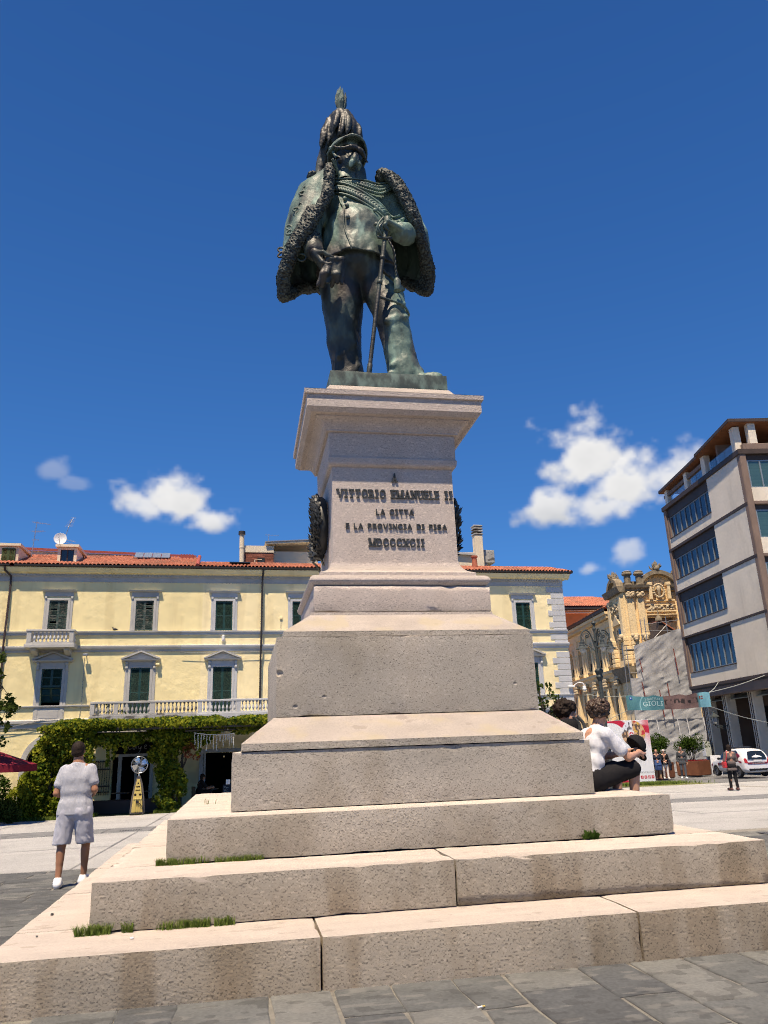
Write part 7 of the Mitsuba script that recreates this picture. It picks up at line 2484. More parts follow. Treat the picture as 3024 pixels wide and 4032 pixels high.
# ------------------------------------------------------------------ rusty planters with round bushes
def planter(x, y, deg, label, seed):
    rng = np.random.default_rng(seed)
    M = Mt(x, y, gz(y), deg)
    k = thing('steel_planter', label, 'planter', None)
    part(k, 'box', cat(cbox(-.75, .75, -.75, -.71, .06, .92, .006), cbox(-.75, .75, .71, .75, .06, .92, .006), cbox(-.75, -.71, -.708, .708, .06, .92, .006), cbox(.71, .75, -.708, .708, .06, .92, .006)), 'corten', M=M)
    part(k, 'soil', box(-.70, .70, -.70, .70, .1, .84), 'soil', M=M)
    part(k, 'foot', cat(cbox(-.7, -.3, -.72, .72, 0, .059, .006), cbox(.3, .7, -.72, .72, 0, .059, .006)), 'dark_metal', M=M)
    b = thing('round_bush', label.replace('rusty steel planter', 'round-headed bush').replace('with a bush', 'in its planter') + ', clipped', 'bush')
    st = []
    for i in range(9):
        a = i * 2.4
        st.append(tube(curve([(.05 * math.cos(a), .05 * math.sin(a), .8), (.18 * math.cos(a), .18 * math.sin(a), 1.2), (.4 * math.cos(a), .4 * math.sin(a), 1.75)], 8), np.linspace(.03, .012, 8), 5))
    part(b, 'stem', cat(st), 'bark', 40, M, kind='stuff')
    P = np.vstack([blob_points(np.array([0, 0, 1.98]) + rng.normal(0, .34, 3) * [1, 1, .75], (.34, .34, .26), 110, rng, .4)[0] for _ in range(34)])
    part(b, 'crown', leaf_cloud(P, .085, rng), 'dark_leaf', M=M, kind='stuff')
    F_ = np.vstack([blob_points((rng.uniform(-.65, .65), rng.uniform(-.65, .65), .92), (.12, .12, .08), 26, rng, .2)[0] for _ in range(40)])
    single('red_flowers', leaf_cloud(F_, .06, rng), 'flower_red', 'red bedding flowers along the rim of ' + ('the nearer' if seed == 1 else 'the farther') + ' planter', 'flowers', M=M, kind='stuff')


planter(26.75, 37.9, 28, 'rusty steel planter with a bush between the man in charcoal and the car', 1)
planter(22.9, 35.6, 28, 'rusty steel planter with a bush half hidden behind the billboard', 2)


# ------------------------------------------------------------------ police hatchback seen from behind
CA = thing('police_car', 'white municipal police hatchback with a maroon stripe, seen from behind', 'car')
CM = Mt(26.25, 31.15, gz(31.15), -3.6)


def car_body():
    # cross-sections along y (rear -0.62 to front 3.12): half width at sill, belt, roof; heights
    S = [(-.66, .62, .66, .58, .40, .80, 1.00), (-.62, .72, .76, .60, .34, .86, 1.14), (-.50, .78, .80, .60, .30, .90, 1.34), (-.30, .80, .815, .60, .28, .92, 1.46), (.2, .81, .825, .60, .28, .92, 1.51), (.9, .81, .825, .605, .28, .91, 1.52), (1.5, .81, .82, .595, .28, .90, 1.48),
         (1.95, .81, .815, .60, .28, .89, 1.22), (2.30, .81, .805, .66, .28, .88, .98), (2.7, .79, .78, .64, .28, .82, .90), (3.0, .72, .70, .56, .30, .70, .76), (3.12, .58, .56, .44, .38, .58, .62)]
    rings = []
    for (y, ws, wb, wr, zs, zb, zr) in S:
        p = [(0, zs - .06), (ws * .8, zs - .05), (ws, zs + .05), (ws + .012, (zs + zb) / 2 - .05), (wb, zb), ((wb * .55 + wr * .45), zb + (zr - zb) * .5), (wr, zr - .05), (wr * .8, zr), (0, zr + .01)]
        rings.append([(x, y, z) for x, z in p] + [(-x, y, z) for x, z in p[-2:0:-1]])
    R_ = np.array(rings)
    m, n = R_.shape[:2]
    f = []
    for i in range(m - 1):
        for j in range(n):
            k = (j + 1) % n
            f += [[i * n + j, i * n + k, (i + 1) * n + k], [i * n + j, (i + 1) * n + k, (i + 1) * n + j]]
    v = R_.reshape(-1, 3)
    v = np.vstack([v, R_[0].mean(0), R_[-1].mean(0)])
    for j in range(n):
        k = (j + 1) % n
        f += [[m * n, k, j], [m * n + 1, (m - 1) * n + j, (m - 1) * n + k]]
    b = trimesh.Trimesh(v, f, process=False)
    b.fix_normals()
    b = b.subdivide_loop(2)
    # wheel arches
    man = m3.Manifold(m3.Mesh(b.vertices.astype(np.float32), b.faces.astype(np.uint32)))
    for y in (0, 2.39):
        man = man - m3.Manifold.cylinder(2.2, .345, .345, 32, True).rotate((0, 90, 0)).translate((0, y, .29))
    out = tm(man)
    return b if len(out.faces) < 100 else out


cb = car_body()
cp = lambda nm, m, mm, sm=35, **k: part(k.pop('parent', CA), nm, m, mm, sm, CM, **k)
cp('body', cb, 'car_white')


def side_x(y, z):
    v = cb.vertices
    d = (v[:, 1] - y) ** 2 + (v[:, 2] - z) ** 2 - (v[:, 0] < 0) * 0 + (v[:, 0] > 0) * 9
    i = np.argsort(d)[:4]
    return v[i, 0].min()


def side_patch(pts, off, name, mm):
    for s in (-1, 1):
        p = [(s * -(side_x(y, z) - off), y, z) for y, z in pts]
        v = np.array(p)
        c = v.mean(0)
        n = len(p)
        vv = np.vstack([v, [c], v * [.97, 1, 1] + 0, [c * [.97, 1, 1]]])
        f = [[i, (i + 1) % n, n] for i in range(n)] + [[n + 1 + (i + 1) % n, n + 1 + i, 2 * n + 1] for i in range(n)] + [[i, n + 1 + i, n + 1 + (i + 1) % n] for i in range(n)] + [[i, n + 1 + (i + 1) % n, (i + 1) % n] for i in range(n)]
        cp(name, trimesh.Trimesh(vv, f, process=False), mm, False)


side_patch([(-.10, .98), (.85, .97), (.85, 1.42), (.25, 1.43), (.02, 1.30)], .012, 'side_window', 'dark_glass')
side_patch([(.92, .97), (1.80, .95), (1.78, 1.18), (1.45, 1.38), (.92, 1.42)], .012, 'side_window', 'dark_glass')
side_patch([(.36, .60), (2.06, .60), (2.06, .74), (1.2, .75), (.36, .74)], .014, 'stripe', 'car_maroon')
side_patch([(2.74, .58), (2.95, .56), (2.95, .66), (2.74, .70)], .016, 'stripe', 'car_maroon')
side_patch([(-.44, .78), (-.30, .76), (.28, 1.02), (.24, 1.16), (.05, 1.28), (-.18, 1.20)], .010, 'quarter_flash', 'car_maroon')


def rear_y(x, z):
    v = cb.vertices
    d = (v[:, 0] - x) ** 2 + (v[:, 2] - z) ** 2 + (v[:, 1] > .5) * 9
    return v[np.argsort(d)[:4], 1].min()


def rear_patch(pts, off, name, mm, th=.02):
    v = np.array([(x, rear_y(x, z) - off, z) for x, z in pts])
    c = v.mean(0)
    n = len(v)
    vv = np.vstack([v, [c], v + [0, th, 0], [c + [0, th, 0]]])
    f = [[i, n, (i + 1) % n] for i in range(n)] + [[n + 1 + i, n + 1 + (i + 1) % n, 2 * n + 1] for i in range(n)] + [[i, (i + 1) % n, n + 1 + (i + 1) % n] for i in range(n)] + [[i, n + 1 + (i + 1) % n, n + 1 + i] for i in range(n)]
    cp(name, trimesh.Trimesh(vv, f, process=False), mm, False)


rear_patch([(-.56, .95), (-.3, .93), (0, .92), (.3, .93), (.56, .95), (.50, 1.22), (.42, 1.36), (.2, 1.39), (0, 1.40), (-.2, 1.39), (-.42, 1.36), (-.50, 1.22)], .03, 'rear_window', 'dark_glass')
rear_patch([(-.58, .70), (-.3, .69), (0, .69), (.3, .69), (.58, .70), (.58, .80), (.3, .80), (0, .80), (-.3, .80), (-.58, .80)], .022, 'rear_stripe', 'car_maroon')
for s in (-1, 1):
    rear_patch([(s * .55, .74), (s * .74, .78), (s * .74, .98), (s * .66, 1.04), (s * .60, .92)], .02, 'tail_light', 'red_plastic')
rear_patch([(-.5, .34), (.5, .34), (.56, .46), (-.56, .46)], .012, 'bumper_insert', 'black_plastic')
cp('number_plate', box(-.24, .24, -.71, -.68, .82, .92), 'white_paint', False)
cp('rear_lettering', mv(rot(text('POLIZIA MUNICIPALE', .052, .004, True), 90, (1, 0, 0)), -.36, rear_y(0, .75) - .026, .722), 'print_grey', False)
cp('wing_mirror', cat(mv(trimesh.creation.icosphere(2, 1).apply_scale((.10, .06, .07)), -.93, 1.72, .98), mv(trimesh.creation.icosphere(2, 1).apply_scale((.10, .06, .07)), .93, 1.72, .98)), 'black_plastic', kind='stuff')
cp('light_bar', cbox(-.55, .55, .62, .90, 1.53, 1.62, .03), 'cloth_navy', False)
tyre = rot(lathe([(.20, -.09), (.27, -.10), (.295, -.07), (.30, 0), (.295, .07), (.27, .10), (.20, .09)], 28), 90, (0, 1, 0))
rim = rot(cat(lathe([(0, -.05), (.05, -.06), (.05, .02), (0, .02)], 12), lathe([(.185, -.08), (.21, -.085), (.21, .08), (.185, .08)], 28), *[rotz(cbox(.03, .20, -.022, .022, -.055, -.02, .008), 72 * i) for i in range(5)], lathe([(0, .0), (.19, .0), (.19, .02), (0, .02)], 20)), 90, (0, 1, 0))
for s in (-1, 1):
    for y in (0, 2.39):
        k = cp('wheel', mv(tyre, s * .72, y, .30), 'rubber')
        part(k, 'rim', mv(rotz(rim, 0 if s < 0 else 180), s * .735, y, .30), 'alloy', 30, CM)
single('kiosk_sign', cat(cbox(-.02, .02, -.3, .3, .35, 1.2, .01), tube([(0, -.28, 0), (0, -.28, .4)], .02, 6), tube([(0, .28, 0), (0, .28, .4)], .02, 6)), 'board_white', 'small white and red sign standing left of the police car', 'sign', M=Mt(27.3, 36.2, gz(36.2), 70))
# ------------------------------------------------------------------ people
def V3(*a):
    return np.array(a, float)


def person_meshes(J, h=.012, head_dir=(0, -1, 0), hand_curl=(.35, .45, .3), female=False, build=1.0, fists=None, head_tilt=0.0):
    """The bare body as one skin: joints in metres, facing -y, the person's left at +x."""
    P = np.array(list(J.values()))
    F = Field(P.min(0) - .26, P.max(0) + .26, h)
    b = build
    n, hd = V3(*J['neck']), V3(*J['head'])
    f = np.asarray(head_dir, float)
    f /= np.linalg.norm(f)
    up = (hd - n) / np.linalg.norm(hd - n)
    f = f - up * (f @ up)
    f /= np.linalg.norm(f)
    s = np.cross(up, f)
    R = np.stack([s, -f, up], 1)
    at = lambda x, y, z: hd + R @ V3(x, y, z)
    F.ell(at(0, .018, .035), (.076, .095, .088), .01, R)
    F.ell(at(0, -.02, -.045), (.058, .070, .072), .03, R)
    F.cone(at(0, -.055, -.105), at(0, -.065, -.10), .024, .022, .03)
    F.cone(at(0, -.092, .012), at(0, -.112, -.03), .010, .015, .008)          # nose
    for e in (-1, 1):
        F.ell(at(e * .078, .012, -.012), (.010, .020, .032), .006, R)          # ears
        F.cone(at(e * .015, -.088, .022), at(e * .05, -.075, .022), .010, .008, .008)   # brows
        F.ell(at(e * .032, -.078, .004), (.016, .010, .009), .004, R)          # eyes
    F.ell(at(0, -.088, -.062), (.024, .010, .008), .004, R)                    # mouth
    F.cone(at(0, .02, -.06), n, .052 * b, .056 * b, .02)
    ch, pe = V3(*J['chest']), V3(*J['pelvis'])
    F.cone(n, ch, .06, .10, .05)
    shl, shr = V3(*J['shoulder_l']), V3(*J['shoulder_r'])
    F.cone(shl * .8 + shr * .2, shr * .8 + shl * .2, .07 * b, .07 * b, .04)
    F.ell(ch, (.13 * b, .085 * b, .17), .05)
    F.cone(ch, pe, .085 * b, .09 * b, .05)
    F.cone(V3(*J['hip_l']), V3(*J['hip_r']), .085 * b, .085 * b, .04)
    for e in 'lr':
        F.chain([J['shoulder_' + e], J['elbow_' + e], J['wrist_' + e]], [.052 * b, .041 * b, .027 * b], .012)
        mid = V3(*J['elbow_' + e]) * .72 + V3(*J['wrist_' + e]) * .28
        F.ell(mid, .040 * b, .02)
        hip, kn, an = (V3(*J[k + '_' + e]) for k in ('hip', 'knee', 'ankle'))
        F.chain([hip, kn, an], [.08 * b, .054 * b, .036 * b], .02)
        back = np.cross(np.cross(kn - an, V3(0, 1, 0)), kn - an)
        back /= np.linalg.norm(back) + 1e-9
        F.cone(kn * .78 + an * .22 + back * .018, kn * .5 + an * .5 + back * .012, .050 * b, .040 * b, .02)
        wr, el = V3(*J['wrist_' + e]), V3(*J['elbow_' + e])
        d = J.get('hand_' + e)
        d = (wr - el) if d is None else V3(*d)
        pn = J.get('palm_' + e, (-.9 if e == 'l' else .9, 0.1, -.1))
        c = hand_curl if not fists else fists
        hand(F, wr + d / np.linalg.norm(d) * .01, d, pn, 1.0, c, 0, 1 if e == 'l' else -1)
        t = J.get('toe_' + e)
        t = an + V3(0, -.17, -.06) if t is None else V3(*t)
        F.cone(an + V3(0, .02, -.03), t, .035, .028, .02)
    return F.mesh(1)


def garment(segs, h, lo=None, hi=None, cuts=(), noise_amp=.012, freq=9, relax=1, seed=0):
    """Clothing as a swollen run of cones: segs = (a, b, ra, rb, blend); cuts = (point, normal) keeps the side the normal points to."""
    P = np.array([s[0] for s in segs] + [s[1] for s in segs])
    r = max(max(s[2], s[3]) for s in segs)
    F = Field(P.min(0) - r - .05, P.max(0) + r + .05, h)
    for a, b, ra, rb, k in segs:
        F.cone(a, b, ra, rb, k)
    for (p, n) in cuts:
        g = np.meshgrid(*F.ax, indexing='ij', sparse=True)
        d = sum((np.asarray(p)[i] - g[i]) * np.asarray(n)[i] for i in range(3))
        F.v = np.maximum(F.v, d).astype(np.float32)
    m = F.mesh(relax)
    def folds(v):
        w = v + (np.stack([meshkit.noise(v * 6 + 9 * i, seed + i) for i in range(3)], 1) - .5) * .12
        a = meshkit.fbm(w * [freq * 1.5, freq * 1.5, freq * .28], 2, seed)
        b = meshkit.fbm(np.stack([w[:, 0] * 6 + w[:, 2] * 7, w[:, 1] * 6, w[:, 2] * 13 - w[:, 0] * 6], 1), 2, seed + 3)
        return -np.abs(a - .5) * 2.6 * noise_amp + noise_amp * .5 + (b - .5) * noise_amp * .6
    return displace(m, folds)


def shoe(an, toe, sole_z, s=1.0):
    an, toe = V3(*an), V3(*toe)
    d = toe - an
    d[2] = 0
    d /= np.linalg.norm(d)
    F = Field(np.minimum(an, toe) - [.2, .2, .2], np.maximum(an, toe) + [.2, .2, .12], .0085)
    heel = an - d * .055
    tip = an + d * .205
    for p, q, ra, rb in ((heel, an + d * .06, .043, .047), (an + d * .06, tip, .047, .040)):
        p, q = p.copy(), q.copy()
        p[2] = q[2] = sole_z + .048
        F.cone(p, q, ra * s, rb * s, .02)
    F.cone(an + V3(0, 0, .0), an + d * .06 + V3(0, 0, -.03), .046 * s, .042 * s, .03)
    F.v = np.maximum(F.v, (sole_z - F.ax[2]).reshape(1, 1, -1)).astype(np.float32)
    F.v = np.maximum(F.v, -(np.where(F.ax[2] > an[2] + .02, 1, -1)).reshape(1, 1, -1) * -.02 - .04).astype(np.float32) if False else F.v
    return F.mesh(1)


def hair_mesh(hd, head_dir, up, kind, h=.009, seed=0):
    f = np.asarray(head_dir, float) / np.linalg.norm(head_dir)
    up = np.asarray(up, float) / np.linalg.norm(up)
    f = f - up * (f @ up)
    f /= np.linalg.norm(f)
    s = np.cross(up, f)
    R = np.stack([s, -f, up], 1)
    at = lambda x, y, z: hd + R @ V3(x, y, z)
    F = Field(hd - .26, hd + .26, h)
    rng = np.random.default_rng(seed)
    if kind == 'crop':
        F.ell(at(0, .024, .042), (.084, .102, .093), .01, R)
        F.ell(at(0, .045, -.015), (.076, .078, .06), .02, R)
        F.ell(at(0, -.085, -.01), (.075, .06, .055), .01, R, cut=True)
        F.ell(at(0, -.04, -.13), (.12, .12, .075), .01, R, cut=True)
        for e in (-1, 1):
            F.ell(at(e * .085, -.0, -.02), (.025, .032, .042), .008, R, cut=True)
        return displace(F.mesh(1), lambda v: (meshkit.noise(v * 90, seed) - .5) * .006)
    if kind == 'curly':
        F.ell(at(0, .02, .05), (.098, .112, .098), .02, R)
        for i in range(130):
            d = rng.normal(0, 1, 3)
            d /= np.linalg.norm(d)
            q = V3(d[0] * .105, d[1] * .115 + .025, d[2] * .10 + .06)
            if q[2] < -.035 or (q[1] < -.055 and q[2] < .055):
                continue
            F.ell(at(*q), rng.uniform(.018, .032), .006)
        F.ell(at(0, -.10, -.02), (.07, .06, .06), .01, R, cut=True)
        return displace(F.mesh(1), lambda v: (meshkit.noise(v * 60, seed) - .5) * .022 + (meshkit.noise(v * 120, seed + 1) - .5) * .01)
    if kind == 'bob':
        F.ell(at(0, .024, .042), (.092, .108, .10), .01, R)
        F.ell(at(0, .05, -.05), (.09, .07, .09), .03, R)
        F.ell(at(0, -.10, -.03), (.065, .07, .085), .01, R, cut=True)
        return displace(F.mesh(1), lambda v: (meshkit.noise(v * 50, seed) - .5) * .014)


def P_(key, name, mesh, mat_, M, smooth=True, label=None, kind=None):
    return part(key, name, mesh, mat_, smooth, M, label, kind)


# --- the man in grey, walking away on the left ------------------------------------------------
def walking_man():
    k = thing('person', 'man with cropped dark hair in grey t-shirt, pale shorts and white trainers, walking away', 'person')
    M = Mt(-4.12, 2.20, -.028, 180 - 4, 1.085)
    J = dict(head=(.02, -.03, 1.625), neck=(0, .0, 1.48), chest=(0, -.01, 1.28), pelvis=(0, -.01, .98), shoulder_l=(.165, .0, 1.405), shoulder_r=(-.165, .0, 1.405), elbow_l=(.235, .05, 1.12), elbow_r=(-.235, .03, 1.15),
             wrist_l=(.17, -.17, 1.06), wrist_r=(-.18, -.19, 1.12), hip_l=(.10, .0, .92), hip_r=(-.10, 0, .92), knee_l=(.135, -.01, .50), knee_r=(-.135, -.12, .51), ankle_l=(.13, .05, .09), ankle_r=(-.12, -.17, .09), toe_l=(.17, -.13, .03), toe_r=(-.14, -.35, .03))
    P_(k, 'body', person_meshes(J, .0115, (.05, -1, -.1)), 'skin_tan', M)
    P_(k, 'hair', hair_mesh(V3(*J['head']), (.05, -1, -.1), (.02, -.03, 1), 'crop'), 'hair_dark', M)
    c = lambda a: V3(*J[a])
    S = [(V3(-.13, .0, 1.372), V3(.13, .0, 1.372), .074, .074, .05), (V3(-.095, .0, 1.29), V3(.095, .0, 1.29), .118, .118, .06), (V3(-.09, .0, 1.15), V3(.09, .0, 1.15), .112, .112, .06), (V3(-.09, .0, .98), V3(.09, .0, .98), .118, .118, .06), (V3(-.10, .0, .87), V3(.10, 0, .87), .122, .122, .05)]
    S += [(c('shoulder_l'), c('shoulder_l') * .40 + c('elbow_l') * .60, .064, .068, .025), (c('shoulder_r'), c('shoulder_r') * .40 + c('elbow_r') * .60, .064, .068, .025), (V3(-.05, .0, 1.405), V3(.05, .01, 1.405), .075, .075, .05), (V3(0, .0, 1.42), V3(0, .01, 1.46), .078, .066, .04)]
    cuts = [((0, 0, .85), (0, 0, 1)), ((0, 0, 1.485), (0, .25, -1))]
    m = garment(S, .0105, cuts=cuts, noise_amp=.010, freq=7, seed=3)
    # sleeves end square
    P_(k, 't_shirt', m, 'cloth_grey', M)
    S = [(V3(-.09, 0, .90), V3(.09, 0, .90), .122, .122, .04), (V3(.10, .0, .88), V3(.14, .0, .46), .112, .104, .03), (V3(-.10, .0, .88), V3(-.137, -.08, .48), .112, .104, .03)]
    P_(k, 'shorts', garment(S, .0105, cuts=[((0, 0, .505), (0, 0, 1)), ((0, 0, .955), (0, 0, -1))], noise_amp=.014, freq=8, seed=9), 'cloth_pale', M)
    for e in 'lr':
        P_(k, 'trainer', shoe(J['ankle_' + e], J['toe_' + e], J['ankle_' + e][2] - .09, 1.12), 'shoe_white', M)


walking_man()


# --- the young man in white sitting on the step ------------------------------------------------
def seated(label, M, shirt, shorts, hairmat, hairkind, head_dir, lean, near):
    k = thing('person', label, 'person')
    h = .0105 if near else .013
    y0 = -.0
    ch = (0, -.02 - lean * .7, .46)
    J = dict(pelvis=(0, .02, .11), hip_l=(.10, .0, .11), hip_r=(-.10, .0, .11), chest=ch, neck=(0, -.06 - lean, .62), head=(0.0, -.10 - lean * 1.15, .775), shoulder_l=(.19, -.05 - lean * .9, .56), shoulder_r=(-.19, -.05 - lean * .9, .56),
             knee_l=(.15, -.45, .20), knee_r=(-.17, -.46, .22), ankle_l=(.13, -.40, -.29), ankle_r=(-.15, -.40, -.29), toe_l=(.14, -.60, -.36), toe_r=(-.17, -.60, -.36),
             elbow_l=(.24, -.26 - lean, .33), elbow_r=(-.25, -.24 - lean, .32), wrist_l=(.07, -.46 - lean, .37), wrist_r=(-.07, -.50 - lean, .36), hand_l=(-.55, -.8, .12), hand_r=(.45, -.85, .12), palm_l=(-.6, .1, -.5), palm_r=(.6, .1, -.5))
    P_(k, 'body', person_meshes(J, h, head_dir, (.8, .9, .6)), 'skin', M)
    P_(k, 'hair', hair_mesh(V3(*J['head']), head_dir, (0, -.1, 1), hairkind, .008 if near else .011, 5), hairmat, M)
    c = lambda a: V3(*J[a])
    S = [(c('shoulder_l') * .82 + c('shoulder_r') * .18, c('shoulder_r') * .82 + c('shoulder_l') * .18, .076, .076, .04), (V3(-.085, ch[1], .46), V3(.085, ch[1], .46), .115, .115, .06), (V3(-.075, .0 - lean * .2, .28), V3(.075, .0 - lean * .2, .28), .112, .112, .06), (V3(-.08, .03, .13), V3(.08, .03, .13), .118, .118, .05), (c('neck') + V3(0, .01, -.06), c('neck') + V3(0, .0, .0), .088, .070, .03)]
    for e in 'lr':
        S.append((c('shoulder_' + e), c('shoulder_' + e) * .36 + c('elbow_' + e) * .64, .066, .074, .025))
        S.append((c('shoulder_' + e) + V3(0, .01, .0), c('neck') + V3(0, .015, -.035), .066, .070, .04))
    P_(k, 'shirt', garment(S, h, cuts=[((0, 0, .03), (0, 0, 1))], noise_amp=.012, freq=8, seed=4), shirt, M)
    S = [(V3(-.09, .01, .10), V3(.09, .01, .10), .135, .135, .04)]
    for e in 'lr':
        S.append((c('hip_' + e), c('hip_' + e) * .10 + c('knee_' + e) * .90 + V3(0, 0, -.005), .112, .095, .03))
    P_(k, 'shorts', garment(S, h, cuts=[((0, 0, .002), (0, 0, 1))], noise_amp=.014, freq=8, seed=7), shorts, M)
    for e in 'lr':
        P_(k, 'shoe', shoe(J['ankle_' + e], J['toe_' + e], -.375, 1.1), 'cloth_black' if near else 'shoe_white', M)
    return k, J


BM = Mt(2.05, -1.20, 1.098, 90 + 8, 1.06)
bk, bJ = seated('curly-haired young man in white shirt and black shorts seated on the upper step', BM, 'cloth_white', 'cloth_black', 'hair_brown', 'curly', (.42, -1, -.10), .10, True)
P_(bk, 'bracelet', mv(rot(lathe([(.033, -.009), (.041, -.009), (.041, .009), (.033, .009)], 16), 80, (1, 0, 0)), -.085, -.53, .36), 'black_plastic', BM)
CP = thing('baseball_hat', 'black cap held in the hands of the young man in white', 'hat')
F = Field((-.2, -.2, -.12), (.2, .2, .2), .008)
F.ell((0, 0, 0), (.10, .115, .115), .01)
F.half(2, -.02)
cr = F.mesh(1)
CPM = BM @ Mt(.02, -.64, .44) @ np.array([[1, 0, 0, 0], [0, .6, -.8, 0], [0, .8, .6, 0], [0, 0, 0, 1]])
part(CP, 'crown', cr, 'cloth_black', True, CPM)
part(CP, 'peak', hull([(.08 * math.cos(a), -.10 - .09 * max(0, math.sin(a)), -.02 - .012 * k) for a in np.linspace(-.2, math.pi + .2, 14) for k in (0, 1)]), 'cloth_black', M=CPM)
part(CP, 'badge', cbox(-.03, .03, -.118, -.10, .02, .055, .004), 'cloth_charcoal', M=CPM)

SM2 = Mt(2.08, -.42, 1.098, 90 + 20, 1.11)
sk, sJ = seated('person with dark frizzy hair in a black top seated behind the young man in white', SM2, 'cloth_black', 'cloth_black', 'hair_dark', 'curly', (-.9, -.5, -.15), .02, False)
BP = thing('backpack', 'black backpack resting behind the young man in white', 'backpack')
F = Field((-.3, -.25, -.1), (.3, .25, .6), .012)
F.rbox((0, 0, .22), (.17, .10, .22), .09, .02)
F.rbox((0, -.10, .16), (.12, .05, .12), .05, .03)
part(BP, 'bag', F.mesh(1), 'cloth_black', True, Mt(2.02, -.80, 1.50, 80) @ np.diag([1, 1, .9, 1.0]))
part(BP, 'strap', cat(tube(curve([(-.10, -.10, .42), (-.11, -.17, .30), (-.10, -.12, .06)], 10), .022, 6), tube(curve([(.10, -.10, .42), (.11, -.17, .30), (.10, -.12, .06)], 10), .022, 6)), 'cloth_charcoal', M=Mt(2.02, -.80, 1.50, 80), kind='stuff')


# --- walkers in the distance -------------------------------------------------------------------
def stander(label, x, y, deg, top, legs, hairmat, hairkind, shoes, h=1.75, coat=.0, arms='down', skin='skin', step=.12, sunglasses=False):
    k = thing('person', label, 'person')
    M = Mt(x, y, gz(y), deg, h / 1.75)
    a = .0
    J = dict(head=(.0, -.03, 1.625), neck=(0, .0, 1.49), chest=(0, .0, 1.28), pelvis=(0, .0, .97), shoulder_l=(.185, .0, 1.415), shoulder_r=(-.185, .0, 1.415), elbow_l=(.245, .03, 1.13), elbow_r=(-.245, .03, 1.13), wrist_l=(.25, -.08, .88), wrist_r=(-.25, -.06, .88),
             hip_l=(.095, .0, .92), hip_r=(-.095, 0, .92), knee_l=(.10, -step * .8, .50), knee_r=(-.10, -.02, .50), ankle_l=(.10, -step * 1.3, .09), ankle_r=(-.10, step * .9, .10), toe_l=(.13, -step * 1.3 - .18, .03), toe_r=(-.13, step * .9 - .17, .03))
    if arms == 'front':
        J.update(elbow_l=(.25, .0, 1.14), elbow_r=(-.25, .0, 1.14), wrist_l=(.09, -.22, 1.10), wrist_r=(-.09, -.23, 1.06), palm_l=(-.5, 0, -.6), palm_r=(.5, 0, -.6))
    P_(k, 'body', person_meshes(J, .016), skin, M)
    if hairkind:
        P_(k, 'hair', hair_mesh(V3(*J['head']), (0, -1, 0), (0, 0, 1), hairkind, .012), hairmat, M)
    c = lambda q: V3(*J[q])
    lo = .88 - coat
    S = [(V3(-.135, 0, 1.39), V3(.135, 0, 1.39), .074, .074, .05), (V3(-.09, 0, 1.27), V3(.09, 0, 1.27), .112, .112, .06), (V3(-.08, 0, 1.05), V3(.08, 0, 1.05), .108, .108, .06), (V3(-.085, 0, lo), V3(.085, 0, lo), .122, .122, .05), (V3(0, 0, 1.44), V3(0, .005, 1.49), .08, .066, .03)]
    for e in 'lr':
        S += [(c('shoulder_' + e), c('elbow_' + e), .062, .054, .03), (c('elbow_' + e), c('elbow_' + e) * .12 + c('wrist_' + e) * .88, .054, .044, .02)]
    P_(k, 'jacket', garment(S, .015, cuts=[((0, 0, lo - .02), (0, 0, 1))], noise_amp=.012, freq=8, seed=int(x * 10) % 50), top, M)
    S = [(V3(-.07, 0, .93), V3(.07, 0, .93), .108, .108, .04)]
    for e in 'lr':
        S += [(c('hip_' + e), c('knee_' + e), .092, .068, .03), (c('knee_' + e), c('ankle_' + e), .068, .05, .02)]
    P_(k, 'trousers', garment(S, .015, noise_amp=.010, freq=8, seed=int(y * 10) % 50), legs, M)
    for e in 'lr':
        P_(k, 'shoe', shoe(J['ankle_' + e], J['toe_' + e], J['ankle_' + e][2] - .09, 1.1), shoes, M)
    if sunglasses:
        P_(k, 'sunglasses', cat(cbox(-.065, -.008, -.125, -.105, 1.612, 1.648, .006), cbox(.008, .065, -.125, -.105, 1.612, 1.648, .006), box(-.07, .07, -.115, -.108, 1.638, 1.645)), 'black_plastic', M)
    return k, M, J


wk, wM, wJ = stander('woman in taupe jacket and black leggings with a red shoulder bag, facing away', 16.38, 17.96, 172, 'cloth_taupe', 'cloth_black', 'hair_dark', 'bob', 'shoe_brown', 1.64, .10, 'front', step=.07)
BGM = wM @ Mt(.28, .02, .0)
BG = thing('red_bag', 'red shoulder bag hanging at the side of the woman in taupe', 'bag')
part(BG, 'bag', cbox(-.05, .05, -.14, .14, .86, 1.10, .03), 'bag_red', M=BGM)
part(BG, 'strap', tube(curve([(.0, -.12, 1.08), (-.08, -.14, 1.3), (-.14, .02, 1.52), (-.06, .13, 1.3), (.0, .12, 1.08)], 18), .014, 6), 'bag_red', M=BGM)
part(BG, 'flap', cbox(.045, .058, -.12, .12, .98, 1.10, .01), 'bag_red', M=BGM)
stander('man in charcoal jacket, grey jeans and dark glasses walking towards the square', 23.15, 33.0, -25, 'cloth_charcoal', 'denim_grey', 'hair_dark', 'crop', 'shoe_white', 1.78, .06, 'down', step=.10, sunglasses=True)
ek, eM, eJ = stander('balding elderly man in navy jacket and beige trousers carrying a blue coat', 22.02, 33.8, -20, 'cloth_navy', 'cloth_beige', 'hair_white', None, 'shoe_brown', 1.68, .04, 'front', step=.10)
F = Field((-.3, -.45, .4), (.3, .0, 1.25), .018)
for i in range(5):
    F.chain([(-.14 + .07 * i, -.24, 1.08), (-.15 + .075 * i, -.26 - .02 * (i % 2), .85), (-.15 + .075 * i, -.24, .58)], [.05, .06, .045], .03)
single('blue_coat', displace(F.mesh(1), lambda v: (meshkit.fbm(v * 9, 2) - .5) * .03), 'cloth_blue', 'blue coat folded over the arm of the balding man', 'coat', True, M=eM)
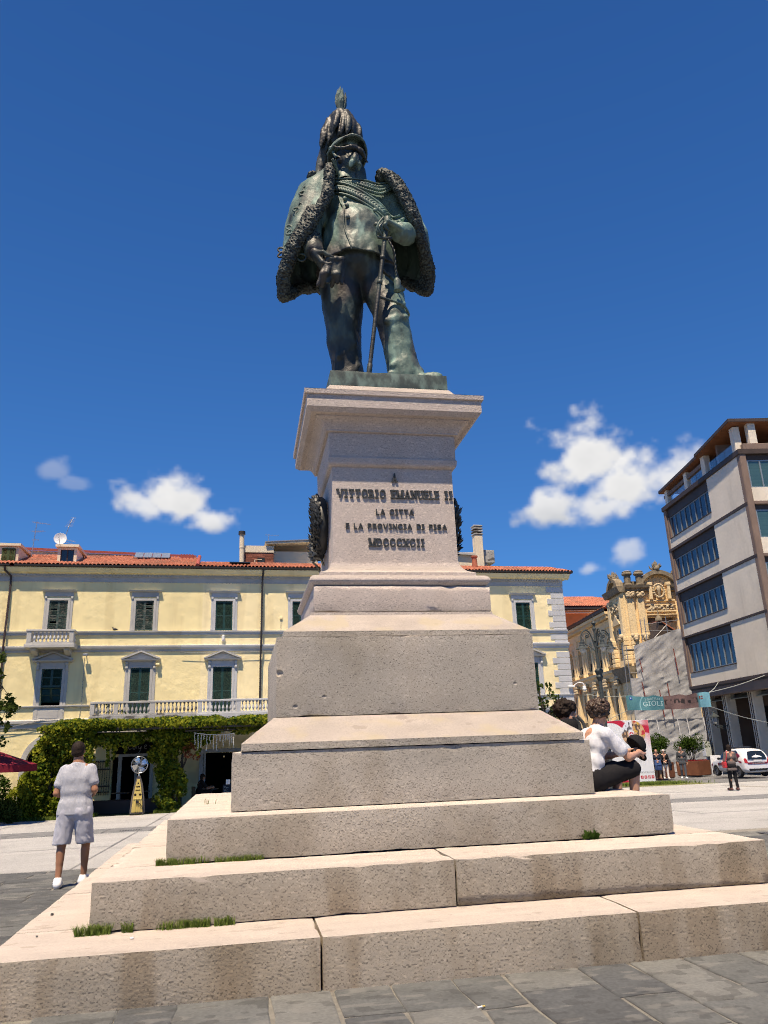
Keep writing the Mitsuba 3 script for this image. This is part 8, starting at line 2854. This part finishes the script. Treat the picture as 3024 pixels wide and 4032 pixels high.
gk, gM, gJ = stander('white-haired woman in black jacket and off-white trousers beside the balding man', 22.52, 33.85, -20, 'cloth_black', 'cloth_offwhite', 'hair_white', 'bob', 'cloth_offwhite', 1.66, .0, 'front', step=.10, sunglasses=True)
F = Field((.0, -.3, .4), (.5, .25, 1.25), .018)
for i in range(4):
    F.chain([(.24 + .03 * i, -.12 + .07 * i, 1.10), (.27 + .03 * i, -.12 + .08 * i, .85), (.26 + .03 * i, -.12 + .08 * i, .55)], [.05, .065, .05], .03)
single('black_coat', displace(F.mesh(1), lambda v: (meshkit.fbm(v * 9, 2) - .5) * .03), 'cloth_navy', 'dark coat hanging from the arm of the white-haired woman', 'coat', True, M=gM)

# a guest at a café table, deep in the shade
CMx = Mt(-3.62, 25.2, gz(25.2) + .46, 110, 1.0)
ck, cJ = seated('person in black sitting at a cafe table in the shade by the doorway', CMx, 'cloth_black', 'cloth_black', 'hair_dark', 'bob', (0, -1, 0), .04, False)
CHR = thing('cafe_chair', 'dark cafe chair under the person in black', 'chair')
part(CHR, 'seat', cbox(-.24, .24, -.24, .24, -.05, -.012, .01), 'dark_metal', M=CMx)
part(CHR, 'backrest', cbox(-.24, .24, .22, .26, -.012, .42, .01), 'dark_metal', M=CMx)
for sx in (-1, 1):
    for sy in (-1, 1):
        part(CHR, 'leg', tube([(sx * .21, sy * .21, -.05), (sx * .22, sy * .22, -.455)], .015, 6), 'dark_metal', M=CMx)
# ------------------------------------------------------------------ weeds and litter
rng = np.random.default_rng(31)


def tuft(label, spots, z, h, name='grass_tuft'):
    P = []
    for (x0, x1, y, n) in spots:
        P.append(np.c_[rng.uniform(x0, x1, n), y + rng.normal(0, .014, n), np.full(n, z)])
    return single(name, blades(np.vstack(P), h, rng, .9, .0035), 'grass_leaf', label, 'weeds', kind='stuff')


tuft('clump of grass at the left corner of the middle step', [(-3.06, -2.93, -2.985, 130), (-2.93, -2.80, -2.975, 110)], .348, .085)
tuft('yellowish seed-headed weed just right of the corner clump, middle step', [(-2.72, -2.63, -2.975, 50)], .348, .085)
tuft('long fringe of grass along the foot of the middle step', [(-2.46, -2.28, -2.975, 70), (-2.28, -2.05, -2.975, 220), (-2.02, -1.86, -2.975, 130)], .348, .07)
tuft('grass at the left corner of the upper step', [(-2.56, -2.38, -2.23, 190), (-2.40, -2.10, -2.225, 110)], .716, .065)
tuft('shorter grass right of the corner clump of the upper step', [(-2.05, -1.62, -2.225, 230)], .716, .055)
tuft('few blades at the foot of the plinth block, left', [(-2.25, -2.1, -.3, 9)], 1.095, .06)


def broad_weed(c, n, label):
    pts = []
    m = []
    for i in range(n):
        a = rng.uniform(0, 2 * np.pi)
        L = rng.uniform(.05, .11)
        d = np.array([math.cos(a) * .6, math.sin(a) * .35 - .2, rng.uniform(.4, 1.0)])
        d /= np.linalg.norm(d)
        s = np.cross(d, [0, -1, .3])
        s /= np.linalg.norm(s)
        p = np.asarray(c) + [rng.normal(0, .04), 0, 0]
        v = [p, p + d * L * .5 + s * .016, p + d * L, p + d * L * .5 - s * .016]
        m.append(trimesh.Trimesh(v, [[0, 1, 2], [0, 2, 3]], process=False))
    single('leafy_weed', cat(m), 'dark_leaf', label, 'weeds', kind='stuff')


broad_weed((1.53, -2.24, .716), 46, 'small leafy weed growing at the foot of the upper step, right')
single('bottle_cap', lathe([(0, 0), (.014, 0), (.014, .007), (.011, .010), (0, .010)], 16), 'white_paint', 'pale bottle cap lying on the lowest step', 'bottle cap', 30, M=Mt(-2.61, -3.22, .352))
CG = thing('cigarette_butt', 'orange-tipped cigarette butt on the dark paving in front', 'cigarette butt')
part(CG, 'paper', tube([(0, 0, .006), (.035, .01, .006)], .0055, 8), 'white_paint', M=Mt(-.29, -4.31, .003))
part(CG, 'filter', tube([(.035, .01, .006), (.055, .016, .006)], .0056, 8), 'fan_yellow', M=Mt(-.29, -4.31, .003))
for i, (x, y, w) in enumerate(((-3.43, -2.04, .07), (-3.35, -2.9, .05))):
    single('stone_chip', displace(trimesh.creation.icosphere(1, w * .22), lambda v: (meshkit.noise(v * 60) - .5) * .02), 'slate_dark', ('dark chip of stone at the outer edge of the lowest step', 'small dark chip near the corner of the lowest step')[i], 'stone', M=Mt(x, y, .355))
DG = thing('drain_grate', 'slotted drain grate in the grey stone band on the left', 'drain')
part(DG, 'frame', box(-5.08, -4.52, 13.42, 13.64, float(ground_z(13.5)) - .02, float(ground_z(13.5)) + .003), 'dark_metal')
part(DG, 'bar', cat(*[box(-5.05 + .07 * i, -5.02 + .07 * i, 13.44, 13.62, float(ground_z(13.5)), float(ground_z(13.5)) + .010) for i in range(8)]), 'grey_metal', kind='stuff')
DG = thing('drain_grate', 'small square drain cover in the paving at the right edge', 'drain')
part(DG, 'frame', box(7.2, 7.75, 3.2, 3.5, -.04, .0 - .045), 'dark_metal')
part(DG, 'bar', cat(*[box(7.24 + .07 * i, 7.28 + .07 * i, 3.22, 3.48, -.05, -.040) for i in range(7)]), 'grey_metal', kind='stuff')
